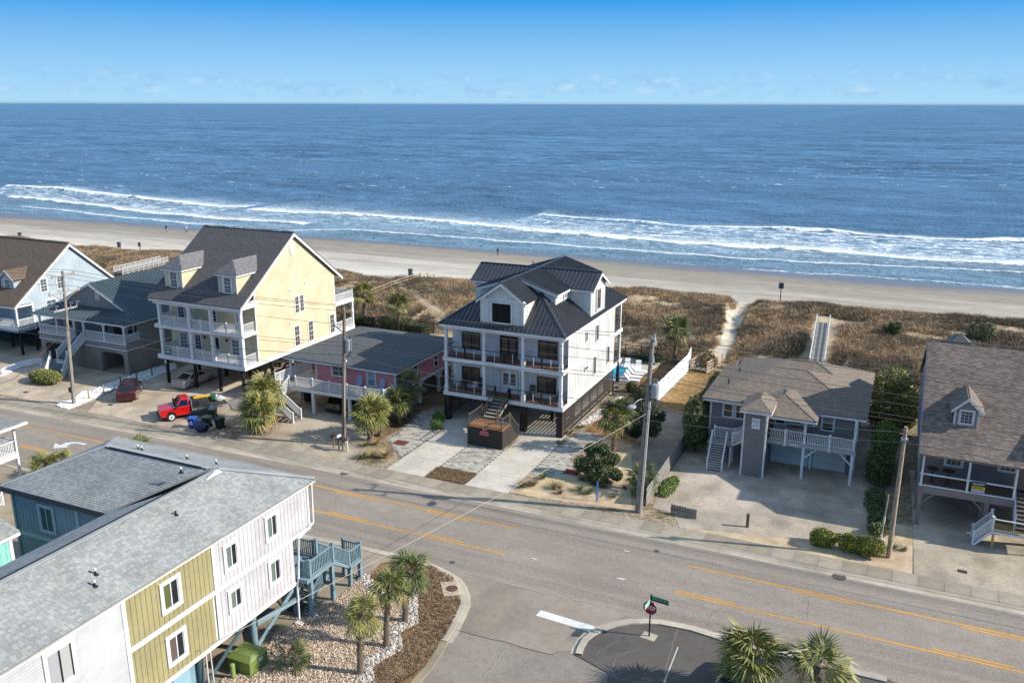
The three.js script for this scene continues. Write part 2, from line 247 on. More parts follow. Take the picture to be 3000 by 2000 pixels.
// ---------------------------------------------------------------- sea
const pxs = (a) => a.map(([x, y]) => G(x, y, SEA));
const shoreL = lineZ([V(-600, 0, -164), ...pxs([[0, 636], [306, 653], [893, 695], [1500, 740]]), ...pxs([[2041, 788], [2551, 830], [3000, 856]]), V(250, 0, -176)]);
const foamLines = [
  { z: lineZ(pxs([[20, 546], [150, 553], [320, 572], [500, 590], [640, 604], [720, 606]])), w: 3.0, tail: 6, lift: 0.75 },
  { z: lineZ(pxs([[30, 576], [150, 588], [446, 622], [640, 640], [900, 656]])), w: 2.4, tail: 5, lift: 0.4 },
  { z: lineZ(pxs([[720, 612], [860, 622], [1000, 626], [1221, 645], [1425, 660], [1638, 682], [2000, 712], [2425, 736], [2723, 760], [3000, 774], [3200, 790]])), w: 2.8, tail: 9, lift: 0.5 },
  { z: lineZ(pxs([[1575, 627], [1672, 641], [2000, 664], [2200, 668], [2383, 677], [2680, 694], [2790, 700], [2876, 706], [2950, 705], [3050, 708], [3300, 716]])), w: 2.4, tail: 3.5, lift: 0.9 },
  { z: lineZ(pxs([[60, 604], [400, 640], [780, 676], [1000, 672], [1425, 701], [2000, 745], [2425, 771], [3000, 797], [3200, 806]])), w: 0.7, tail: 1.5, lift: 0.05 },
  { z: lineZ(pxs([[1000, 702], [1425, 735], [1663, 755], [2000, 778], [2425, 803], [3000, 842], [3200, 856]])), w: 0.35, tail: 0.7, lift: 0 },
];
const caps = [];
const SX0 = -560, SX1 = 190, SZ0 = -164, SZ1 = -432;
function foamAt(x, z) {
  let f = 0;
  for (const L of foamLines) {
    const zl = L.z(x); if (zl === null) continue; const d = z - zl - (fbm(x * 0.12, z * 0.02, 3) - 0.5) * 3.2 - (fbm(x * 0.6, z * 0.3, 3, 4096, N2) - 0.5) * 1.8;
    const n = fbm(x * 0.5, z * 1.1, 4), n2 = fbm(x * 0.05 + 9, 3, 2, 4096, N2);
    if (d > 0) f = Math.max(f, (1 - smooth(L.w * 0.25, L.w * 0.6, d)) * smooth(0.22, 0.5, n + 0.15));
    else f = Math.max(f, Math.exp(d / (L.tail * (0.4 + n2))) * smooth(0.34, 0.58, n + 0.42 * Math.exp(d / (L.w * 2.2))));
  }
  const a = foamLines[2].z(x), b = foamLines[4].z(x), c = foamLines[3].z(x) ?? foamLines[0].z(x);
  const lace = (s) => { const n = fbm(x * 0.22, z * 0.62, 5, 4096, N2); return smooth(0.045, 0.0, Math.abs(n - 0.5) - 0.012 * s) ; };
  if (c !== null && z > c && (a === null ? z < c + 24 : z < a)) f = Math.max(f, 0.7 * lace(2) + (0.16 + 0.26 * smooth(-90, -10, x)) * smooth(0.45, 0.62, fbm(x * 0.28, z * 0.95, 4) + 0.12 * (fbm(x * 0.05, z * 0.09, 2) - 0.5)));
  if (a !== null && b !== null && z >= a && z < b) f = Math.max(f, (0.6 * lace(0.8) + 0.3 * smooth(0.5, 0.66, fbm(x * 0.35, z * 1.0, 4))) * (1 - (z - a) / (b - a) * 0.8));
  return clamp(f);
}
function seaLift(x, z) {
  let y = 0;
  for (const L of foamLines) { const zl = L.z(x); if (zl === null || !L.lift) continue; const d = z - zl; y += L.lift * Math.exp(-(d * d) / (d > 0 ? 1.6 : 14)) * smooth(0.25, 0.55, fbm(x * 0.03 + 5, 1.5, 2)); }
  const off = smooth(-222, -250, z) * smooth(SZ1, SZ1 + 60, z);
  const warp = fbm(x * 0.009, z * 0.006, 3) * 46;
  y += off * 1.05 * Math.pow(0.5 + 0.5 * Math.sin((z + warp) * 0.24), 3) * smooth(0.35, 0.6, fbm(x * 0.012 + 7, z * 0.02, 3, 4096, N2));
  y += (fbm(x * 0.35, z * 0.8, 3) - 0.5) * 0.22 * smooth(-180, -215, z);
  return y;
}
{
  const NX = 430, NZ = 270, g = new THREE.BufferGeometry(), pos = [], uv = [], idx = [];
  for (let j = 0; j <= NZ; j++) for (let i = 0; i <= NX; i++) { const x = lerp(SX0, SX1, i / NX), z = lerp(SZ0, SZ1, j / NZ); const edge = Math.min(smooth(0, 8, i), smooth(0, 8, NX - i), smooth(0, 30, NZ - j)); pos.push(x, SEA + seaLift(x, z) * edge, z); uv.push(i / NX, j / NZ); }
  for (let j = 0; j < NZ; j++) for (let i = 0; i < NX; i++) { const a = j * (NX + 1) + i; idx.push(a, a + 1, a + NX + 1, a + 1, a + NX + 2, a + NX + 1); }
  g.setAttribute('position', new THREE.Float32BufferAttribute(pos, 3)); g.setAttribute('uv', new THREE.Float32BufferAttribute(uv, 2)); g.setIndex(idx); g.computeVertexNormals();
  const TW = 2048, TH = 1024, c = new Uint8Array(TW * TH * 4), r = new Uint8Array(TW * TH * 4);
  const deep = [86, 116, 140], shal = [114, 136, 148];
  for (let j = 0; j < TH; j++) for (let i = 0; i < TW; i++) {
    const x = lerp(SX0, SX1, i / TW), z = lerp(SZ0, SZ1, j / TH), f = z > -262 ? foamAt(x, z) : 0, k = (j * TW + i) * 4;
    const s = smooth(-262, -200, z), v = 0.84 + 0.26 * fbm(x * 0.03, z * 0.08, 3) + 0.36 * (fbm(x * 0.16, z * 0.45, 3, 4096, N2) - 0.5);
    for (let q = 0; q < 3; q++) c[k + q] = lerp(lerp(deep[q], shal[q], s) * v, 238, f); c[k + 3] = 255; r[k] = 0; r[k + 1] = lerp(95, 235, f); r[k + 2] = 0; r[k + 3] = 255;
  }
  const mk = (d, s) => { const t = new THREE.DataTexture(d, TW, TH, THREE.RGBAFormat); t.magFilter = THREE.LinearFilter; t.minFilter = THREE.LinearMipmapLinearFilter; t.generateMipmaps = true; if (s) t.colorSpace = THREE.SRGBColorSpace; t.needsUpdate = true; return t; };
  defTex('ripple', 30, 1024, (u, v) => { const a = N1(u * 12, v * 30, 12, 30), b = N2(u * 34, v * 80, 34, 80), e = N1(u * 90, v * 190, 90, 190); return gray(0.45 * a + 0.35 * b + 0.2 * e); }, false);
  const bt = TX.ripple.clone(); bt.repeat.set(750 / 30, 268 / 30); bt.needsUpdate = true;
  const seaMat = new THREE.MeshPhysicalMaterial({ map: mk(c, true), roughnessMap: mk(r, false), roughness: 1, bumpMap: bt, bumpScale: 0.7, specularIntensity: 0.42, ior: 1.33 });
  structure('sea', g, seaMat);
  // open sea to the horizon, butted against the near sheet
  const far = new THREE.BufferGeometry(), P = [], U = [], I = []; const zs = [SZ1], xs = [-1, -0.6, -0.3, -0.12, 0, 0.12, 0.3, 0.6, 1];
  for (let z = SZ1; z > -70000; z *= 1.35) zs.push(z * 1.35);
  const quad = (a, b, cc, d) => { const n = P.length / 3; for (const p of [a, b, cc, d]) { P.push(p[0], SEA, p[1]); U.push(p[0], p[1]); } I.push(n, n + 1, n + 2, n, n + 2, n + 3); };
  for (let j = 0; j < zs.length - 1; j++) { const w = 70000; for (let i = 0; i < xs.length - 1; i++) quad([xs[i] * w, zs[j]], [xs[i + 1] * w, zs[j]], [xs[i + 1] * w, zs[j + 1]], [xs[i] * w, zs[j + 1]]); }
  quad([-9000, SZ0], [SX0, SZ0], [SX0, SZ1], [-9000, SZ1]); quad([SX1, SZ0], [9000, SZ0], [9000, SZ1], [SX1, SZ1]);
  far.setAttribute('position', new THREE.Float32BufferAttribute(P, 3)); far.setAttribute('uv', new THREE.Float32BufferAttribute(U, 2)); far.setIndex(I); far.computeVertexNormals();
  defTex('seaTone', 420, 1024, (u, v) => { const a = N1(u * 3, v * 7, 3, 7), b = N2(u * 16, v * 40, 16, 40), e = N1(u * 70, v * 170, 70, 170), h = N2(u * 150, v * 330, 150, 330); const w = 0.82 + 0.14 * (a - 0.5) + 0.24 * (b - 0.5) + 0.30 * (e - 0.5) + 0.16 * (h - 0.5); return [w, w, w]; });
  const farMat = new THREE.MeshPhysicalMaterial({ color: new THREE.Color('#6a92b0'), roughness: 0.42, map: TX.seaTone, bumpMap: TX.ripple, bumpScale: 1.2, specularIntensity: 0.38, ior: 1.33 });
  structure('sea', far, farMat);
  // whitecaps scattered over the open sea
  const R = rng(5), geo = [], foam = M('#e9eef0', 0.9);
  for (let i = 0; i < 560; i++) {
    const py = 330 + Math.pow(R(), 0.8) * 220, px = -60 + R() * 3120, c0 = G(px, py, SEA + 0.25), L = 0.5 + R() * R() * 3.6, wd = 0.25 + R() * 0.5 + L * 0.12, pts = [], n = 9; if (c0.z < -900) continue;
    for (let k = 0; k < n; k++) { const a = k / n * Math.PI * 2, rr = 0.6 + 0.55 * R(); pts.push(V(c0.x + Math.cos(a) * L * rr * 0.6, SEA + 0.3, c0.z - Math.sin(a) * wd * rr * 0.7)); }
    geo.push(plate(pts, 0.04));
  }
  stuff('whitecaps', new THREE.Mesh(merge(geo), foam), 'small white wave crests scattered over the open sea', 'whitecaps');
}

// ---------------------------------------------------------------- beach
const beachY = (z) => z > -146 ? lerp(-1.2, -2.0, smooth(-128, -146, z)) : lerp(-2.0, -3.95, clamp((z + 146) / -46));
{
  const g = new THREE.BufferGeometry(), pos = [], uv = [], idx = [], NX = 150, NZ = 40, X0 = -700, X1 = 260, Z0 = -116, Z1 = -200;
  for (let j = 0; j <= NZ; j++) for (let i = 0; i <= NX; i++) { const x = lerp(X0, X1, i / NX), z = lerp(Z0, Z1, j / NZ); pos.push(x, beachY(z) + (fbm(x * 0.06, z * 0.09, 3) - 0.5) * 0.25 * smooth(-172, -150, z) - (z > -120 ? 0.6 : 0), z); uv.push(i / NX, j / NZ); }
  for (let j = 0; j < NZ; j++) for (let i = 0; i < NX; i++) { const a = j * (NX + 1) + i; idx.push(a, a + 1, a + NX + 1, a + 1, a + NX + 2, a + NX + 1); }
  g.setAttribute('position', new THREE.Float32BufferAttribute(pos, 3)); g.setAttribute('uv', new THREE.Float32BufferAttribute(uv, 2)); g.setIndex(idx); g.computeVertexNormals();
  const TW = 2048, TH = 512, c = new Uint8Array(TW * TH * 4), r = new Uint8Array(TW * TH * 4);
  for (let j = 0; j < TH; j++) for (let i = 0; i < TW; i++) {
    const x = lerp(X0, X1, i / TW), z = lerp(Z0, Z1, j / TH), k = (j * TW + i) * 4, sh = shoreL(x) ?? -176;
    const n = fbm(x * 0.05, z * 0.35, 4), n2 = fbm(x * 0.6, z * 0.8, 3, 4096, N2);
    const wet = smooth(8, -1, z - sh + (n - 0.5) * 6), damp = smooth(44, 8, z - sh + (n - 0.5) * 24);
    const tr = smooth(0.035, 0.0, Math.abs(fbm(x * 0.012, z * 0.16, 3, 4096, N2) - 0.5)) * (1 - damp);   // tyre tracks and drift lines
    for (let q = 0; q < 3; q++) { const dry = [198, 188, 172][q], dm = [140, 129, 113][q], wt = [112, 108, 104][q]; c[k + q] = clamp((lerp(lerp(dry, dm, damp), wt, wet) * (0.93 + 0.14 * n2) + tr * 14) / 255) * 255; } c[k + 3] = 255;
    r[k] = 0; r[k + 1] = lerp(230, 92, wet); r[k + 2] = 0; r[k + 3] = 255;
  }
  const mk = (d, s) => { const t = new THREE.DataTexture(d, TW, TH, THREE.RGBAFormat); t.magFilter = THREE.LinearFilter; t.minFilter = THREE.LinearMipmapLinearFilter; t.generateMipmaps = true; if (s) t.colorSpace = THREE.SRGBColorSpace; t.needsUpdate = true; return t; };
  structure('beach', g, new THREE.MeshPhysicalMaterial({ map: mk(c, true), roughnessMap: mk(r, false), roughness: 1 }));
}

// ---------------------------------------------------------------- dunes
const pathPts = [A7(1545, 640), A7(1600, 560), A7(1680, 400), A7(1740, 230), A7(1800, 110), A7(1880, 40)].map((p, i) => GP(p, [0.1, 0.2, 0.35, 0.4, 0.2, -0.4][i]));
const crest = (x) => -121.5 - 5 * smooth(-70, -20, x) - 2 * smooth(-20, 15, x) + (fbm(x * 0.09, 2.2, 3) - 0.5) * 9;
const duneStart = (x) => (x > -60 && x < -4 ? -97.5 : -93);
function pathDist(x, z) { let m = 1e9; for (let i = 0; i < pathPts.length - 1; i++) { const a = pathPts[i], b = pathPts[i + 1], dx = b.x - a.x, dz = b.z - a.z, t = clamp(((x - a.x) * dx + (z - a.z) * dz) / (dx * dx + dz * dz)); m = Math.min(m, Math.hypot(x - a.x - dx * t, z - a.z - dz * t)); } return m; }
function duneY(x, z) {
  const up = smooth(duneStart(x), duneStart(x) - 8, z), cz = crest(x);
  let h = up * (0.5 + 1.1 * fbm(x * 0.11, z * 0.13, 4)) + 0.9 * smooth(cz + 20, cz + 4, z) * up * fbm(x * 0.07 + 3, z * 0.1, 3, 4096, N2);
  h = lerp(h, beachY(z) - 0.1, smooth(cz + 1, cz - 9, z));
  const pd = pathDist(x, z); h = lerp(Math.min(h, 0.3), h, smooth(0.6, 2.4, pd));
  return h - 0.03;
}
{
  const g = new THREE.BufferGeometry(), pos = [], uv = [], idx = [], NX = 290, NZ = 62, X0 = -240, X1 = 50, Z0 = -86, Z1 = -148;
  for (let j = 0; j <= NZ; j++) for (let i = 0; i <= NX; i++) { const x = lerp(X0, X1, i / NX), z = lerp(Z0, Z1, j / NZ); pos.push(x, duneY(x, z) - (z < -140 ? 0.5 * smooth(-140, -148, z) : 0), z); uv.push(x, z); }
  for (let j = 0; j < NZ; j++) for (let i = 0; i < NX; i++) { const a = j * (NX + 1) + i; idx.push(a, a + 1, a + NX + 1, a + 1, a + NX + 2, a + NX + 1); }
  g.setAttribute('position', new THREE.Float32BufferAttribute(pos, 3)); g.setAttribute('uv', new THREE.Float32BufferAttribute(uv, 2)); g.setIndex(idx); g.computeVertexNormals();
  structure('dunes', g, M('#b8a588', 0.95, { t: 'sand' }));
  // trodden sand path between the dunes
  const P = [], I = [], U = []; const R = [];
  for (let i = 0; i < pathPts.length; i++) { const a = pathPts[Math.max(0, i - 1)], b = pathPts[Math.min(pathPts.length - 1, i + 1)], d = V(b.x - a.x, 0, b.z - a.z).normalize(), s = V(-d.z, 0, d.x), w = [0.8, 0.75, 0.8, 1.0, 1.5, 3.2][i]; for (const k of [-1, -0.3, 0.3, 1]) { const p = pathPts[i].clone().addScaledVector(s, k * w); P.push(p.x, duneY(p.x, p.z) + 0.05, p.z); U.push(p.x, p.z); } }
  for (let i = 0; i < pathPts.length - 1; i++) for (let k = 0; k < 3; k++) { const a = i * 4 + k; I.push(a, a + 1, a + 4, a + 1, a + 5, a + 4); }
  const pg = new THREE.BufferGeometry(); pg.setAttribute('position', new THREE.Float32BufferAttribute(P, 3)); pg.setAttribute('uv', new THREE.Float32BufferAttribute(U, 2)); pg.setIndex(I); pg.computeVertexNormals();
  structure('path', pg, M('#d8cdb9', 0.95, { t: 'sand' }));
  // dry dune grass
  const rg = rng(91), tuft = []; 
  for (let b = 0; b < 20; b++) { const a = rg() * 6.28, r = rg() * 0.34, h = 0.16 + rg() * rg() * 0.55, l = 0.12 + rg() * 0.42, x = Math.cos(a) * r, z = Math.sin(a) * r, t = rg() * 6.28, w = 0.016 + rg() * 0.01; const dx = Math.cos(t) * w, dz = Math.sin(t) * w, tx = x + Math.cos(a) * l, tz = z + Math.sin(a) * l;
    tuft.push(x - dx, -0.05, z - dz, x + dx, -0.05, z + dz, (x + tx) / 2 + dx * 0.8, h * 0.66, (z + tz) / 2 + dz * 0.8, x - dx, -0.05, z - dz, (x + tx) / 2 + dx * 0.8, h * 0.66, (z + tz) / 2 + dz * 0.8, (x + tx) / 2 - dx * 0.8, h * 0.66, (z + tz) / 2 - dz * 0.8, (x + tx) / 2 - dx * 0.8, h * 0.66, (z + tz) / 2 - dz * 0.8, (x + tx) / 2 + dx * 0.8, h * 0.66, (z + tz) / 2 + dz * 0.8, tx, h, tz); }
  const tg = new THREE.BufferGeometry(); tg.setAttribute('position', new THREE.Float32BufferAttribute(tuft, 3)); tg.computeVertexNormals();
  const spots = [];
  for (let i = 0; i < 170000 && spots.length < 85000; i++) {
    const x = lerp(-215, 40, rg()), z = lerp(-91, -134, rg()); if (z > duneStart(x) + 1.5) continue; if (z < crest(x) - 2) continue; if (pathDist(x, z) < 0.8 + rg() * 0.7) continue;
    const bare = fbm(x * 0.14 + 11, z * 0.16, 3, 4096, N2); if (bare < 0.335 + 0.08 * rg() && rg() > 0.12) continue;
    if (x < -50 && Math.abs(x + 60 - (z + 105) * 1.1) < 1.6) continue;
    if (x > -9.6 && x < -6 && z > -121) continue;
    const sc = (0.65 + rg() * 0.7) * (0.75 + 0.7 * fbm(x * 0.2, z * 0.2, 2)); spots.push([x, duneY(x, z), z, sc, rg() * 6.28, fbm(x * 0.17 + 40, z * 0.17, 3), rg()]);
  }
  const im = new THREE.InstancedMesh(tg, M('#ffffff', 0.9, { side: THREE.DoubleSide }), spots.length), mt = new THREE.Matrix4(), q = new THREE.Quaternion(), col = new THREE.Color();
  spots.forEach((s, i) => { q.setFromAxisAngle(UY, s[4]); im.setMatrixAt(i, mt.compose(V(s[0], s[1], s[2]), q, V(s[3], s[3], s[3]))); const k = s[5], e = s[6]; if (e < 0.16) col.setRGB(0.10, 0.08, 0.052); else if (k > 0.54) col.setRGB(0.12 + 0.09 * e, 0.088 + 0.06 * e, 0.058 + 0.035 * e); else if (k > 0.47) col.setRGB(0.21 + 0.12 * e, 0.15 + 0.085 * e, 0.09 + 0.05 * e); else col.setRGB(0.31 + 0.15 * e, 0.215 + 0.10 * e, 0.125 + 0.06 * e); im.setColorAt(i, col); });
  // low leafless scrub between the grasses
  const sc = []; for (let b = 0; b < 70; b++) { const a = rg() * 6.28, r = Math.sqrt(rg()) * 0.75, h = 0.15 + rg() * 0.6 * (1 - r * 0.6), x = Math.cos(a) * r, z = Math.sin(a) * r, t = rg() * 6.28, l = 0.1 + rg() * 0.16; sc.push(x, h, z, x + Math.cos(t) * l, h + (rg() - 0.3) * 0.2, z + Math.sin(t) * l, x - Math.sin(t) * 0.04, h + 0.03, z + Math.cos(t) * 0.04, x * 0.4, 0, z * 0.4, x * 0.4 + 0.015, 0, z * 0.4, x, h, z); }
  const sg = new THREE.BufferGeometry(); sg.setAttribute('position', new THREE.Float32BufferAttribute(sc, 3)); sg.computeVertexNormals(); const ss = [];
  for (let i = 0; i < 9000 && ss.length < 2600; i++) { const x = lerp(-215, 40, rg()), z = lerp(-97, -130, rg()); if (z < crest(x) + 1 || pathDist(x, z) < 2.2 || (x > -9.9 && x < -5.7 && z > -121)) continue; if (fbm(x * 0.13 + 60, z * 0.16, 3, 4096, N2) < 0.52) continue; ss.push([x, duneY(x, z), z, 0.7 + rg() * 0.8]); }
  const sm = new THREE.InstancedMesh(sg, M('#ffffff', 0.95, { side: THREE.DoubleSide }), ss.length); ss.forEach((s, i) => { q.setFromAxisAngle(UY, rg() * 6.28); sm.setMatrixAt(i, mt.compose(V(s[0], s[1] - 0.05, s[2]), q, V(s[3], s[3] * 0.9, s[3]))); const e = 0.7 + 0.6 * rg(), gr = rg() < 0.2 ? 1.25 : 1; col.setRGB(0.105 * e, 0.082 * e * gr, 0.055 * e); sm.setColorAt(i, col); }); stuff('dune_scrub', sm, 'dark brown leafless scrub growing in patches among the dune grass', 'scrub');
  stuff('dune_grass', im, 'dry tan and brown grass covering the sand dunes', 'grass');
}

// ---------------------------------------------------------------- land, road, pavements
function pad(name, pts, y, m, th = 0.06, kind = 'structure') { let p = pts.map((q) => V(q.x ?? q[0], y - th, q.z ?? q[1])); if (planeBasis(p).n.y < 0) p = p.reverse(); const g = plate(p, th, UX); boxUV(g); return structure(name, g, m); }
const ASPH = M('#8d837b', 0.92, { t: 'asphalt' }), ASPH2 = M('#5a5652', 0.92, { t: 'asphalt' }), CONC = M('#c2b29c', 0.9, { t: 'lot' }), CONCW = M('#c9c0b2', 0.9, { t: 'stain' }), KERB = M('#b9ab97', 0.9, { t: 'stain' }), WALK = M('#a39787', 0.9, { t: 'stain' });
const SOIL = M('#b79f80', 0.96, { t: 'earth' }), DRYLAWN = M('#9b7850', 0.96, { t: 'earth' }), SANDY = M('#c9b394', 0.96, { t: 'sand' });
const sh = (x) => (x < -40 ? 0.6 * Math.pow((-40 - x) / 33, 1.3) : 0);
const xsR = []; for (let x = -190; x <= 90; x += 5) xsR.push(x);
function ribbon(name, z0, z1, y0, y1, m, x0 = -190, x1 = 90, fixed) { const P = [], U = [], I = [], xs = [x0, ...xsR.filter((x) => x > x0 + 0.1 && x < x1 - 0.1), x1]; xs.forEach((x) => { const s = fixed ? 0 : sh(x); P.push(x, y0, z0 + s, x, y1, z1 + s); U.push(x, z0, x, z1); }); for (let i = 0; i < xs.length - 1; i++) { const a = i * 2; I.push(a, a + 2, a + 1, a + 1, a + 2, a + 3); } const g = new THREE.BufferGeometry(); g.setAttribute('position', new THREE.Float32BufferAttribute(P, 3)); g.setAttribute('uv', new THREE.Float32BufferAttribute(U, 2)); g.setIndex(I); g.computeVertexNormals(); const n = g.attributes.normal; if (n.getY(0) < 0) { for (let i = 0; i < I.length; i += 3) [I[i], I[i + 1]] = [I[i + 1], I[i]]; g.setIndex(I); g.computeVertexNormals(); } return name ? structure(name, g, m) : g; }
structure('ground', fin(new THREE.PlaneGeometry(900, 150).rotateX(-Math.PI / 2).translate(-120, -0.42, -20)), SOIL);
ribbon('road', -43.9, -54.2, -0.1, -0.1, M('#988c80', 0.92, { t: 'street' }));
ribbon('ground', -54.45, -92, -0.012, -0.012, M('#a8987f', 0.96, { t: 'earth' }));
ribbon('ground', -85, -100, -0.02, -0.06, M('#b39a72', 0.96, { t: 'earth' }), -190, 60, true);
// rolled far kerb with its gutter
ribbon('gutter', -53.78, -54.2, -0.094, -0.088, KERB);
ribbon('kerb', -54.2, -54.46, -0.088, 0.006, KERB);
// pavement slabs
{
  const walk = ribbon('pavement', -54.46, -56.0, -0.02, -0.02, KERB, -115, 40);
  const g1 = box(-0.742, -0.012, -0.76, 0.742, 0.012, 0.76); const ms = [WALK, M('#9c9080', 0.9, { t: 'stain' }), M('#aca08f', 0.9, { t: 'stain' })], rr = rng(4);
  for (let i = 0; i < 84; i++) { const x = -110 + i * 1.5; shared(walk, 'slab', g1, ms[Math.floor(rr() * 3)], V(x, -0.006 + rr() * 0.004, -55.23 + sh(x)), null, null); }
}
// painted lines on the road
const YEL = M('#d99a2b', 0.8, { t: 'asphalt' }), PAINT = M('#d9d6cf', 0.8, { t: 'asphalt' });
function paint(label, x0, x1, z, w, m, name = 'road_line') { const g = ribbon(null, z + w / 2, z - w / 2, -0.094, -0.094, m, x0, x1); const o = structure(name, g, m); return o; }
paint('', -115, -22.7, -51.2, 0.13, YEL); paint('', -10.5, 45, -51.15, 0.13, YEL);
paint('', -115, -21.9, -47.55, 0.13, YEL); paint('', -10.4, 45, -47.6, 0.13, YEL);
for (const [x0, x1, z] of [[-38.2, -34.6, -50.92], [-30, -26.4, -50.92], [-48.5, -45, -50.92], [-63, -59.4, -50.92], [-77, -73.3, -50.92], [-3.9, -0.2, -50.87], [5.5, 9, -50.87], [-36.5, -33, -47.83], [-69, -66, -47.83], [-10.55, -6.8, -47.88], [-28.6, -25.2, -47.83], [4, 8, -47.88]]) paint('', x0, x1, z, 0.12, YEL);
for (const [px, py] of [[1565, 1636], [1824, 1695], [1837, 1614], [1816, 1695]]) { const p = G(px, py, -0.1); paint('', p.x - 0.2, p.x + 0.2, p.z, 0.09, PAINT); }
// left-turn arrow of the centre lane
function groundShape(name, pts, y, m, th = 0.004) { let p = pts.map((q) => V(q.x, y, q.z)); if (planeBasis(p).n.y < 0) p.reverse(); const g = plate(p, th, UX); boxUV(g); return structure(name, g, m); }
{
  const c = (a, b) => GP(B3(a, b), -0.09);
  groundShape('road_arrow', [[690, 505], [715, 435], [785, 465], [860, 432], [940, 420], [1010, 420], [1140, 445], [1095, 462], [1000, 440], [930, 445], [860, 480], [915, 488]].map(([a, b]) => c(a, b)), -0.096, PAINT);
  groundShape('road_arrow', [[10, 390], [75, 362], [95, 400], [60, 410]].map(([a, b]) => c(a, b)), -0.096, PAINT);
}
// near side of the street: left corner (gravel, lawn), side street, right corner lot
const kerbCurve = [[930, 150], [1500, 262], [1800, 330]].map(([a, b]) => B5(a, b)).concat([[130, 135], [230, 175], [330, 225], [420, 280], [470, 350], [490, 420], [495, 500], [470, 560], [430, 640], [395, 720], [330, 820], [270, 930], [180, 1060], [80, 1176], [-80, 1370]].map(([a, b]) => B6(a, b))).map((p) => GP(p));
const rightCurve = [[1420, 920], [1440, 860], [1480, 790], [1550, 735], [1640, 690], [1750, 655], [1880, 632], [2030, 628], [2160, 636], [2280, 658], [2440, 690]].map(([a, b]) => B6(a, b)).concat([[1020, 680], [1500, 800], [2100, 950], [2352, 1010]].map(([a, b]) => B7(a, b))).map((p) => GP(p));
const nearLand = [V(-190, 0, -43.7), V(-80, 0, -43.4), V(-60, 0, -43.9), V(-37, 0, -44.0), ...kerbCurve, V(-20.5, 0, -16), V(-20.5, 0, 30), V(-190, 0, 30)];
pad('ground', nearLand, -0.012, M('#9c8f7c', 0.95, { t: 'stain' }), 0.3);
function kerbStrip(curve, w, side, y = 0.02) { const P = [], I = [], U = []; let L = 0; curve.forEach((p, i) => { const a = curve[Math.max(0, i - 1)], b = curve[Math.min(curve.length - 1, i + 1)], d = V(b.x - a.x, 0, b.z - a.z).normalize(), s = V(-d.z * side, 0, d.x * side); if (i) L += p.distanceTo(curve[i - 1]); const o = p.clone().addScaledVector(s, -w * 0.55), i2 = p.clone().addScaledVector(s, w); P.push(o.x, -0.095, o.z, p.x, -0.085, p.z, p.x + s.x * 0.06, y, p.z + s.z * 0.06, i2.x, y, i2.z, i2.x, -0.06, i2.z); for (const v of [0, .2, .4, .6, .8]) U.push(L, v); }); for (let i = 0; i < curve.length - 1; i++) for (let k = 0; k < 4; k++) { const a = i * 5 + k; I.push(a, a + 5, a + 1, a + 1, a + 5, a + 6); } let g = new THREE.BufferGeometry(); g.setAttribute('position', new THREE.Float32BufferAttribute(P, 3)); g.setAttribute('uv', new THREE.Float32BufferAttribute(U, 2)); g.setIndex(I); g = g.toNonIndexed(); g.computeVertexNormals(); return g; }
structure('kerb', kerbStrip(kerbCurve.slice(0, 14), 0.42, 1), M('#c2b7a6', 0.9, { t: 'stain' }));
structure('kerb', kerbStrip([V(-190, 0, -43.7), V(-80, 0, -43.4), V(-60, 0, -43.9), V(-37, 0, -44.0)], 0.35, 1), KERB);
structure('kerb', kerbStrip(rightCurve, 0.42, 1), M('#c2b7a6', 0.9, { t: 'stain' }));
pad('road', [V(-34, 0, -44.2), V(0, 0, -44.2), V(4, 0, -38), V(4, 0, 30), V(-34, 0, 30)], -0.108, M('#8f8478', 0.92, { t: 'asphalt' }), 0.2);
pad('road', [[110, 100], [470, 230], [1120, 395], [1500, 480], [1950, 560], [1700, 660], [1560, 730], [1440, 850], [1400, 900], [1300, 900], [1220, 935], [1050, 890], [720, 800], [400, 725], [490, 500], [480, 350]].map(([a, b]) => GP(B6(a, b), -0.1)), -0.098, M('#968a7d', 0.92, { t: 'stain' }), 0.01);
pad('car_park', [...rightCurve, V(12, 0, -40), V(12, 0, 20), V(-14.5, 0, 20), GP(B6(1700, 1170)), GP(B6(1712, 1080))], -0.07, M('#5b554f', 0.92, { t: 'stain' }), 0.3);
groundShape('stop_line', [[1130, 550], [1600, 690], [1550, 735], [1088, 596]].map(([a, b]) => GP(B6(a, b), -0.09)), -0.09, PAINT);
// corner lawn of dry grass and the concrete under the near house
const lawnEdge = [[1690, 420], [1570, 540], [1700, 700], [2030, 640], [2040, 1000], [1880, 1090], [1890, 1250], [1600, 1420], [1630, 1568], [1640, 1700]].map(([a, b]) => GP(B5(a, b)));
pad('lawn', [GP(B5(1800, 400)), ...kerbCurve.slice(4).map((p) => p.clone().add(V(-0.42, 0, 0.1))), ...lawnEdge.slice().reverse()], 0.012, M('#a27f58', 0.97, { t: 'earth' }), 0.05);
const gravelOut = [...lawnEdge, GP(B5(1500, 1900)), GP(B5(100, 1800)), GP(B5(150, 1540)), GP(B5(480, 1400)), GP(B5(640, 1150)), GP(B5(840, 1020)), GP(B5(1060, 900)), GP(B5(1240, 780)), GP(B5(1500, 560))];
pad('gravel_bed', gravelOut.slice(1), 0.006, M('#b39a82', 0.96, { t: 'earth' }), 0.05);
